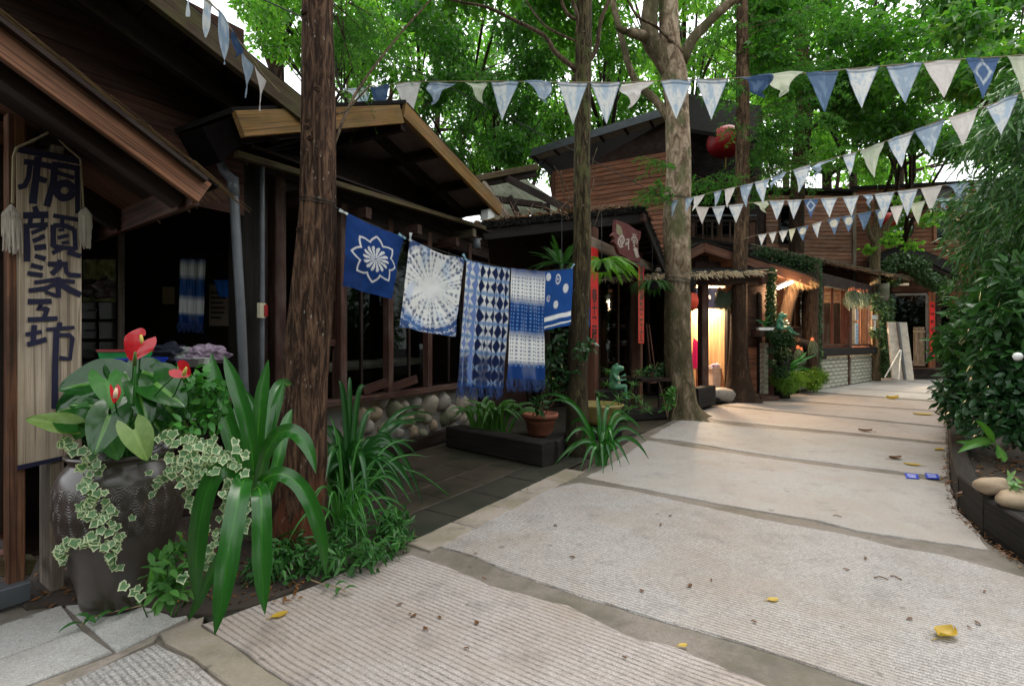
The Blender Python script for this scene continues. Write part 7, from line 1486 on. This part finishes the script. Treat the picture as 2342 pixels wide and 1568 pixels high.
# ferns with pinnae
def fern(label, c, n, L, mat, droop=.9, group='hanging ferns under the porch roof', pin=.042, hang=True, name='hanging_fern', up0=.6):
    t = thing(name, label, 'fern', c, group)
    for k in range(n):
        a = R.uniform(0, 6.28); u = Vector((math.cos(a), math.sin(a), 0)); l = L*R.uniform(.55, 1.05); el = R.uniform(.1, up0); p = Vector(c)+u*.05; step = l/24; d_ = (u*math.cos(el)+Z*math.sin(el)).normalized(); V = []; Q = []; pts = [p.copy()]
        for j in range(24):
            d_ = (d_-Z*droop*.085).normalized(); p = p+d_*step; pts.append(p.copy()); side = d_.cross(Z).normalized(); w_ = pin*math.sin(math.pi*min(1, (j+2)/25))**.6*L/.5
            for s in (-1, 1):
                b = len(V); dd_ = (side*s+d_*.35-Z*.15).normalized(); ww = d_*step*.30; V += [p-ww, p+dd_*w_*.5-ww*1.0, p+dd_*w_, p+dd_*w_*.5+ww*.9, p+ww]; Q += [(b, b+1, b+3, b+4), (b+1, b+2, b+3, b+3)]
        mb = MB(); mb.v = V; mb.f = [q if q[2] != q[3] else q[:3] for q in Q]; mb.m = [0]*len(Q); mb.tube(pts, .002, 3, cap=False); mb.build('frond', mat, t, origin=c)
    if hang: MB().lathe(Vector(c)-Z*.12, [(.001, 0), (.08, .01), (.11, .12), (.10, .12)], 14).build('basket', M_tar, t); MB().tube([Vector(c), Vector(c)+Z*.6], .004, 4).build('wire', M_wire, t)
    return t
fern('bright hanging fern spilling over the half hidden red couplet', P(1376, 600, 5.95), 70, .52, L_fern, .72)
fern('darker hanging fern left of the slim trunk', P(1285, 605, 6.4), 40, .42, L_fernd, .45, up0=1.2)
fern('dim hanging fern beside the spotted trunk', P(1492, 645, 7.6), 40, .42, L_fernd, .9)
# camellia in the terracotta pot
cm = thing('potted_camellia', 'dark glossy camellia growing from the terracotta pot', 'shrub', PC)
cc = [(1270, 800, 5.3, .14), (1290, 850, 5.3, .14), (1262, 870, 5.3, .12), (1330, 805, 5.0, .09), (1345, 785, 5.0, .08), (1285, 765, 5.4, .12), (1310, 850, 5.2, .1), (1235, 905, 5.1, .08), (1232, 930, 5.0, .08), (1300, 880, 5.3, .1), (1262, 830, 5.4, .12)]
pos, dd, nn = cloud([P(x, y, d) for x, y, d, _ in cc], [c[3] for c in cc], 420, .9, .7); leafset('foliage', pos, dd, nn, rng.uniform(.06, .09, 420), rng.uniform(.032, .042, 420), L_dark, cm, 'oval')
stems(cm, PC+Z*.25, [P(x, y, d) for x, y, d, _ in cc], .007, M_stem)
# papyrus around the frog
pp = thing('papyrus', 'clump of papyrus umbels growing around the first frog', 'plant', G(1415, 985))
for (x, y, d) in ((1392, 850, 6.6), (1388, 880, 6.4), (1375, 905, 6.2), (1415, 915, 6.2), (1430, 905, 6.3), (1448, 880, 6.5), (1455, 910, 6.2), (1440, 935, 6.0), (1410, 945, 6.0), (1395, 930, 6.1), (1470, 925, 6.1), (1462, 855, 6.8), (1480, 940, 6.1), (1425, 960, 5.9), (1402, 858, 6.7)):
    q = P(x, y, d); b = Vector((G(1420, 985).x+R.uniform(-.2, .25), G(1420, 985).y+R.uniform(-.2, .3), 0)); MB().tube([b, b.lerp(q, .5)+Z*.1, q], .004, 4).build('stem', L_fernd, pp)
    n = 22; a = rng.uniform(0, 6.28, n); el = rng.uniform(-.2, .9, n); dr_ = np.stack([np.cos(a)*np.cos(el), np.sin(a)*np.cos(el), np.sin(el)], 1); leafset('umbel', np.tile(np.array(q), (n, 1)), dr_, np.tile((0, -.3, 1.), (n, 1)), rng.uniform(.09, .15, n), .010, L_fernd, pp)
bush('low_shrub', 'small leafy seedling at the foot of the spotted trunk', G(1535, 960), [(1530, 905, 7.3, .10), (1525, 925, 7.3, .08), (1535, 880, 7.3, .07)], 60, .10, .05, L_fernd, nst=3)
bush('flower_bush', 'low bush with small pink flowers on the dark bench', P(1490, 868, 7.8), [(1480, 850, 7.8, .12), (1505, 845, 7.9, .14)], 160, .07, .045, L_dark, nst=3)
# ================================================================== anthurium, herb and ivy in the jar
an = thing('anthurium', 'red flowered anthurium with big heart leaves growing in the brown jar', 'plant', JC+Z*.66)
def heart(px, py, d, wpx, hpx, ang, mat, name='leaf', tilt=.35, cup=.12, sx=1.0, blotch=None):
    c = P(px, py, d); s = hpx*d/F*.9; w_ = wpx*d/F*.88; view = (Vector((0, 0, H))-c).normalized(); nrm = (view*.7+Z*tilt*1.4+Vector((R.uniform(-.45, .45), R.uniform(-.3, .3), 0))).normalized(); a = math.radians(ang)
    tip = Vector((math.cos(a), 0, math.sin(a))); tip = (tip-nrm*tip.dot(nrm)).normalized(); sd = nrm.cross(tip); rings = []; n = 12
    for i_ in range(n+1):
        t = i_/n; yy = -.22+1.02*t; half = .5*(math.sin(math.pi*min(1, (t+.06)/1.12)**.62)**.75)*(1-.15*t) if t < 1 else .01
        row = []
        for j in (-1, -.72, -.4, -.12, 0, .12, .4, .72, 1):
            back = -.20*max(0, 1-t*3.2)*(abs(j)**.6)*(1 if abs(j) > .2 else -.3); x = j*half; yv = yy+back+(.16*(1-abs(j))*max(0, 1-t*3.5)); zz = cup*abs(j)*half*1.6-.20*t*t+.012*math.sin(j*7+t*9)
            row.append(c+sd*x*w_+tip*(yv-.35)*s+nrm*zz*s)
        rings.append(row)
    o = MB().quadstrip(rings, closed=False, cap=False).build(name, mat, an, origin=c, smooth=True); at = o.data.attributes.new('tone', 'FLOAT', 'FACE')
    at.data.foreach_set('value', [(1.25 if j in (3, 4) else .3+.22*(math.sin((i_/n*1.1-abs(j-3.5)*.12)*22) > .55))+R.uniform(-.1, .1) for i_ in range(n) for j in range(8)])
    jr = JC+Vector((R.uniform(-.08, .08), R.uniform(-.08, .08), .62)); st = c-tip*s*.3-nrm*.004; MB().tube([bez([jr, jr.lerp(st, .5)+Z*.06, st], i/6) for i in range(7)], .0035, 5).build('leaf_stalk', L_basil, an, smooth=True)
    return o, c, nrm, tip, sd
for (px, py, w_, h_, ang, d, m) in ((205, 872, 130, 125, 215, 2.2, L_anth), (252, 895, 84, 100, 265, 2.1, L_basil), (300, 878, 110, 90, 300, 2.35, L_anth), (212, 925, 110, 95, 205, 2.15, L_anth), (180, 905, 90, 120, 225, 2.35, L_anth), (330, 925, 75, 115, 280, 2.05, L_anth), (385, 895, 105, 120, 318, 2.1, L_anth), (390, 935, 100, 100, 315, 2.2, L_anth), (350, 855, 90, 80, 345, 2.4, L_anth), (410, 870, 90, 90, 20, 2.5, L_anth),
                       (235, 985, 92, 125, 255, 1.98, L_anth), (190, 970, 75, 80, 250, 2.1, L_basil), (260, 1020, 70, 80, 280, 2.05, L_basil), (322, 1012, 78, 100, 292, 1.95, L_anthp), (150, 955, 90, 60, 185, 2.05, L_anth), (110, 962, 62, 95, 186, 2.0, L_anthp), (285, 950, 70, 90, 250, 2.2, L_anth), (360, 970, 80, 90, 330, 2.2, L_anth), (420, 925, 90, 110, 325, 2.3, L_anth), (240, 845, 90, 70, 130, 2.45, L_anth), (160, 930, 70, 80, 200, 2.3, L_anth), (300, 985, 50, 60, 270, 2.15, L_basil), (400, 975, 70, 80, 340, 2.25, L_anthp)):
    heart(px, py, d, w_, h_, ang, m)
M_spathe = leafmat('red_spathe', (.50, .010, .020), (.72, .02, .035), .6, .15, .2); M_spad = plain('yellow_spadix', (.60, .48, .10), .6); M_spadg = plain('green_spadix', (.08, .15, .02), .6); M_spadc = plain('cream_spadix', (.75, .55, .38), .6)
def flower(px, py, d, w_, h_, ang, spx, m2, label=None):
    o, c, nrm, tip, sd = heart(px, py, d, w_, h_, ang, M_spathe, 'flower_spathe', .2, .25); MB().tube([P(*spx[0]), P(*spx[0]).lerp(P(*spx[1]), .5), P(*spx[1])], [.007, .0075, .004], 8).build('spadix', m2, an, smooth=True)
flower(312, 800, 1.98, 72, 62, 245, ((308, 835, 1.93), (309, 805, 1.9)), M_spadg); flower(300, 772, 2.03, 70, 30, 170, ((325, 787, 2.0), (322, 765, 2.0)), M_spad); flower(420, 850, 2.0, 52, 36, 330, ((420, 858, 1.96), (426, 840, 1.94)), M_spad); flower(262, 905, 1.93, 26, 40, 260, ((263, 910, 1.9), (266, 887, 1.9)), M_spadc)
MB().tube([P(310, 836, 1.95), P(305, 930, 2.02), JC+Z*.64], .005, 6).build('flower_stalk', L_basil, an, smooth=True); MB().tube([P(415, 865, 2.0), P(400, 900, 2.1), JC+Z*.64], .003, 6).build('flower_stalk', L_basil, an, smooth=True)
hbp = [(430, 865, 2.2, .05), (455, 880, 2.2, .06), (480, 900, 2.2, .06), (440, 915, 2.2, .05), (500, 880, 2.2, .04), (470, 940, 2.15, .05), (420, 975, 2.1, .05), (445, 985, 2.1, .05), (505, 920, 2.2, .05), (490, 960, 2.15, .05), (460, 850, 2.3, .04)]
hb_ = thing('herb_plant', 'bright small leaved herb bushing out right of the anthurium', 'plant', JC+Z*.66)
pos, dd, nn = cloud([P(x, y, d) for x, y, d, _ in hbp], [q[3] for q in hbp], 260, .9, 1.0); leafset('foliage', pos, dd, nn, rng.uniform(.035, .065, 260), rng.uniform(.02, .03, 260), L_basil, hb_, 'oval'); stems(hb_, JC+Z*.62, [P(x, y, d) for x, y, d, _ in hbp], .003, L_basil)
# variegated ivy : five pointed leaves with cream edge
vi = thing('variegated_ivy', 'cream edged ivy trailing down the front of the brown jar', 'plant', JC+Z*.66)
IV = [(0, -.16), (.16, -.36), (.42, -.30), (.44, -.04), (.58, .20), (.31, .34), (.0, .70), (-.31, .34), (-.58, .20), (-.44, -.04), (-.42, -.30), (-.16, -.36)]
def ivm():
    IV2 = [(x*R.uniform(.85, 1.12)+R.uniform(-.03, .03), y*R.uniform(.85, 1.12)) for x, y in IV]; k_ = R.uniform(.74, .90); out = [(x, y, .10*abs(x)+R.uniform(-.03, .03)) for x, y in IV2]; inn_ = [(x*k_*R.uniform(.8, 1.08), .04+(y-.04)*k_*R.uniform(.8, 1.08), .06*abs(x)+.004) for x, y in IV2]; v = out+inn_+[(0, .02, -.03)]; f = []; m_ = []; n = len(IV)
    for i_ in range(n): j = (i_+1) % n; f.append((i_, j, n+j, n+i_)); m_.append(1); f.append((n+i_, n+j, 2*n)); m_.append(0)
    me = bpy.data.meshes.new('leaf'); me.from_pydata(v, [], f); me.materials.append(L_ivyg); me.materials.append(L_ivyc); me.polygons.foreach_set('material_index', m_); me.polygons.foreach_set('use_smooth', [True]*len(f)); me.update(); return me
IVM = [ivm() for _ in range(7)]; ivn = [0]
def ivleaf(c, s, parent=None):
    ivn[0] += 1; o = bpy.data.objects.new('leaf', R.choice(IVM)); view = (Vector((0, 0, H))-c).normalized(); nrm = (view*.8+Z*R.uniform(-.1, .6)+Vector((R.uniform(-.5, .5), R.uniform(-.3, .1), 0))).normalized(); a = math.radians(R.uniform(215, 325)); tip = Vector((math.cos(a), 0, math.sin(a))); tip = (tip-nrm*tip.dot(nrm)).normalized(); sd = tip.cross(nrm)
    link(o, parent or vi, Matrix(((sd.x*s, tip.x*s, nrm.x*s, c.x), (sd.y*s, tip.y*s, nrm.y*s, c.y), (sd.z*s, tip.z*s, nrm.z*s, c.z), (0, 0, 0, 1))))
def jard(px, py):   # depth on the jar's front, else beside it
    d = 2.2; x = (px-CX)*2.08/F-JC.x; z = H-(py-CY)*2.05/F; r = .25 if .3 < z < .6 else (.21 if z >= .6 else max(.16, .25-(.45-z)*.27)); return JC.y-math.sqrt(max(0, r*r-x*x))-.025 if abs(x) < r else JC.y-.10
strands = [[(212, 1030), (222, 1065), (205, 1100), (225, 1140), (195, 1160), (215, 1190)], [(205, 1040), (188, 1075), (205, 1125), (180, 1175)], [(230, 1120), (262, 1165), (255, 1200), (268, 1235), (262, 1270), (262, 1305)], [(240, 1170), (225, 1215), (190, 1245), (150, 1235), (135, 1260), (150, 1290)], [(262, 1230), (235, 1250), (215, 1225), (185, 1250)], [(150, 1008), (168, 1028), (192, 1022)], [(145, 1015), (160, 1010)],
           [(410, 1045), (385, 1085), (350, 1105), (330, 1140), (312, 1185)], [(480, 1020), (520, 1050), (548, 1090), (560, 1130), (555, 1175), (562, 1210)], [(430, 1060), (440, 1100), (425, 1140), (455, 1160), (450, 1190), (490, 1215), (485, 1260), (478, 1300)], [(500, 1060), (515, 1110), (520, 1150), (510, 1190)]]
for st_ in strands:
    pts = [P(x, y, jard(x, y)) for x, y in st_]; MB().tube(pts, .0018, 4).build('vine_stem', L_basil, vi)
    for i_ in range(len(st_)-1):
        for k in range(5): t = (k+R.random())/5; x = st_[i_][0]+(st_[i_+1][0]-st_[i_][0])*t+R.uniform(-11, 11); y = st_[i_][1]+(st_[i_+1][1]-st_[i_][1])*t+R.uniform(-6, 6); ivleaf(P(x, y, jard(x, y)-R.uniform(0, .02)), R.uniform(.027, .043))
for k in range(125):
    x = R.gauss(462, 42); y = 1045+R.gauss(0, 34)+abs(x-470)*.12; 
    if 1000 < y < 1140: ivleaf(P(x, y, 2.02+R.uniform(-.04, .09)), R.uniform(.026, .042))
for (x, y) in ((308, 1352), (322, 1362), (318, 1343), (418, 1318), (285, 1338), (375, 995), (385, 1008), (395, 990), (362, 1003)): ivleaf(P(x, y, 1.98), R.uniform(.03, .05))
# ================================================================== ground cover between jar, trunk and patio
gc = thing('ground_cover', 'mixed low leafy ground cover around the foot of the near trunk', 'ground cover', G(700, 1330), kind='stuff')
C_ = []
for k in range(46):
    x = R.uniform(590, 925); y = R.uniform(1230, 1335)-max(0, (x-700))*.16; c = G(x, y); c.z = R.uniform(.0, .12); C_.append(c)
pos, dd, nn = cloud(C_, [.085]*len(C_), 2000, .8, 1.0); o = leafset('foliage', pos, dd, nn, rng.uniform(.035, .075, 2000), rng.uniform(.010, .022, 2000), L_cover, gc, 'lance', kind='stuff')
gc2 = thing('low_plant', 'dark broad leaved seedling before the brown jar foot', 'plant', G(380, 1370))
c2 = [(370, 1290, 2.05, .05), (390, 1310, 2.0, .06), (360, 1330, 2.0, .05), (400, 1345, 2.0, .05), (345, 1310, 2.0, .04), (420, 1290, 2.1, .05), (395, 1270, 2.1, .04), (380, 1360, 1.98, .04), (410, 1240, 2.15, .04)]
pos, dd, nn = cloud([P(x, y, d) for x, y, d, _ in c2], [q[3] for q in c2], 130, .9, .8); leafset('foliage', pos, dd, nn, rng.uniform(.045, .07, 130), rng.uniform(.022, .032, 130), L_fernd, gc2, 'oval'); stems(gc2, G(390, 1385), [P(x, y, d) for x, y, d, _ in c2], .003, L_basil)
def runner(label, pts, n, L, W_):
    t = thing('leafy_runner', label, 'plant', G(*pts[0])); q = [G(*p)+Z*.02 for p in pts]; MB().tube(q, .003, 5).build('stem', M_stem, t)
    for k in range(n):
        f = (k+.5)/n*(len(q)-1); i_ = min(int(f), len(q)-2); p = q[i_].lerp(q[i_+1], f-i_); dr_ = (q[i_+1]-q[i_]).normalized(); sd = Vector((-dr_.y, dr_.x, 0))*(1 if k % 2 else -1); strap('leaf', [p, p+(sd*.6+dr_*.5)*L*.5+Z*.03, p+(sd*.8+dr_*.7)*L+Z*R.uniform(-.01, .02)], W_, L_cover, t, 7, base=.2, tipk=.6, face=(0, 0, 1))
runner('runner of serrated leaves crossing the granite tiles before the jar', [(330, 1392), (290, 1402), (240, 1412), (200, 1425), (185, 1440)], 9, .075, .026); runner('leafy runner reaching onto the ribbed slab below the near trunk', [(700, 1330), (740, 1345), (775, 1352), (790, 1362)], 6, .06, .022); runner('leafy runner at the kerb end of the ground cover', [(880, 1270), (905, 1262), (925, 1250), (935, 1240)], 7, .07, .022)
bb = tag(slab('planting_bed', [G(395, 1412), G(480, 1405), G(560, 1390), G(700, 1343), (G(800, 1298)), G(905, 1252), G(880, 1180), G(820, 1090), G(640, 1080), G(300, 1180), G(60, 1280), G(60, 1390), G(180, 1378), G(300, 1375)], M_dirt, None, .004, .02, .05, .03, world=True), kind='structure')
bl_ = [tuple(G(R.uniform(80, 700), R.uniform(1200, 1385))+Z*.012) for _ in range(500)]; o = leafset('bed_litter', bl_, rng.normal(size=(500, 3))*np.array((1, 1, .15)), rng.normal(size=(500, 3))*.25+np.array((0, 0, 1)), rng.uniform(.012, .045, 500), .016, M_br, None, kind='stuff'); tag(o, 'brown leaf litter on the dark soil round the jar', 'leaves')
# litter of twigs and dead leaves on the porch roof
tw_ = MB()
for k in range(170):
    t = R.random()**.8; q = L_.lerp(A_, t)+Z*R.uniform(.10, .16)+Vector((-.2, .45, .03))*R.random()*1.2; d_ = Vector((R.uniform(-1, 1), R.uniform(-.5, .5), R.uniform(-.25, .35))).normalized()*R.uniform(.1, .4); tw_.tube([q, q+d_*.5+Z*R.uniform(-.03, .03), q+d_], [.005, .004, .002], 4, cap=False)
tg_ = tag(tw_.build('dead_twigs', plain('dead_twig', (.20, .13, .08), .9)), 'tangle of dead twigs lying on the black porch roof', 'twigs', kind='stuff')
n = 500; t_ = rng.random((n, 1)); pos = np.array(L_)*(1-t_)+np.array(A_)*t_+rng.random((n, 1))*np.array((-.3, .6, .04))+np.array((0, 0, .11)); dd = rng.normal(size=(n, 3))*np.array((1, 1, .3)); o = leafset('dead_leaves', pos, dd, rng.normal(size=(n, 3))*.4+np.array((0, 0, 1)), rng.uniform(.05, .12, n), .05, M_br, None, kind='stuff'); tag(o, 'brown dead leaves heaped on the black porch roof', 'leaves')
n = 500; pos = np.stack([rng.uniform(-3.2, 3.2, n), rng.uniform(0, 1, n), np.zeros(n)], 1)
bedx = []
for k in range(420):
    i_ = R.randint(0, len(q0)-2); p = q0[i_].lerp(q0[i_+1], R.random())+Vector((R.uniform(.12, .9), R.uniform(0, .3), .14)); bedx.append(tuple(p))
o = leafset('bed_litter', bedx, rng.normal(size=(420, 3))*np.array((1, 1, .2)), rng.normal(size=(420, 3))*.3+np.array((0, 0, 1)), rng.uniform(.03, .08, 420), .025, M_br, pt, kind='stuff')
gl = []
for k in range(260):
    i_ = R.randint(0, len(q0)-2); p = q0[i_].lerp(q0[i_+1], R.random())-Vector((R.uniform(.0, .07), 0, -.004)); gl.append(tuple(p))
o = leafset('gutter_litter', gl, rng.normal(size=(260, 3))*np.array((1, 1, .1)), rng.normal(size=(260, 3))*.2+np.array((0, 0, 1)), rng.uniform(.012, .035, 260), .012, M_br, None, kind='stuff'); tag(o, 'dead leaf litter gathered along the foot of the right planter', 'leaves')
# ================================================================== unseen trees added beside and behind the path, darkening window reflections and side light
for k, (x, y, lb) in enumerate(((11, 3.0, 'unseen tree added right of the bed beyond the bamboo'), (9, -2.5, 'unseen tree added to the right behind the viewer'), (3.5, -6.5, 'unseen tree added on the path side behind the viewer'), (-3.5, -5.5, 'unseen tree added on the workshop side behind the viewer'), (14, 8.5, 'added tree deep in the right bed'))):
    t = tree('broadleaf_tree', lb, [(x, y, -.03, .26), (x, y, 1.5, .2), (x+.2, y, 4, .16), (x, y, 6, .08)], B_bark, 'unseen trees added around the courtyard', n=9, sub=2)
    C_ = [Vector((x+R.uniform(-2.2, 2.2), y+R.uniform(-2.2, 2.2), R.uniform(.6, 6.2))) for _ in range(20)]; n = 5200
    pos, dd, nn = cloud(C_, [1.0]*20, n, .8); leafset('crown', pos, dd, nn, rng.uniform(.2, .34, n), rng.uniform(.12, .18, n), L_bgd, t)
# crowns of the near trunks, above the picture: they shade the workshop side of the lane
for (t, cs, n) in ((T1, [(-1.6, 3.4, 5.6), (-2.4, 2.4, 5.2), (-.9, 3.2, 6.4), (-2.6, 4.2, 5.9), (-1.8, 1.6, 5.9), (-3.4, 3.2, 5.4)], 9000), (T2, [(.1, 5.6, 5.9), (-.7, 5.0, 6.3), (-1.2, 6.4, 6.2), (.3, 6.8, 6.6), (-.4, 4.1, 6.0)], 7000), (T3, [(1.8, 8.2, 8.4), (.8, 8.8, 8.6), (2.6, 9.2, 8.9), (3.4, 10.4, 9.2), (1.0, 10.2, 8.9), (2.0, 7.2, 8.6)], 9000)):
    C_ = [Vector(c)+Vector((R.uniform(-.6, .6), R.uniform(-.6, .6), R.uniform(0, .9))) for c in cs for _ in range(4)]; pos, dd, nn = cloud(C_, [.75]*len(C_), n, .7); leafset('crown', pos, dd, nn, rng.uniform(.12, .2, n), rng.uniform(.07, .11, n), L_bg, t)
for k in range(2):  # unseen hedges added so the window glass reflects leaves instead of open sky
    t = thing('hedge', ('tall unseen hedge added beyond the right bed', 'tall unseen hedge added behind the viewer')[k], 'hedge', ((20, 6, 0), (0, -10, 0))[k])
    C_ = [Vector(((11+k_*1.1+R.uniform(-1, 1), -6+k_*1.25+R.uniform(-1, 1), R.uniform(.5, 7)) if k == 0 else (-8+k_*1.4, -10+R.uniform(-1, 1), R.uniform(.5, 6)))) for k_ in range(14) for _ in range(3)]; n = 15000
    pos, dd, nn = cloud(C_, [1.7]*len(C_), n, .9); leafset('foliage', pos, dd, nn, rng.uniform(.35, .5, n), rng.uniform(.22, .3, n), L_bgd, t)
# ---- written characters become plain meshes
dg = bpy.context.evaluated_depsgraph_get()
for o in [o for o in sc.objects if o.type == 'FONT']:
    me = bpy.data.meshes.new_from_object(o.evaluated_get(dg)); n_ = bpy.data.objects.new('character', me); COL.objects.link(n_); n_.parent = o.parent; n_.matrix_parent_inverse = o.matrix_parent_inverse; n_.matrix_basis = o.matrix_basis; bpy.data.objects.remove(o)
for m_ in list(bpy.data.meshes):
    if m_.name.startswith('character') and m_.users == 0: bpy.data.meshes.remove(m_)
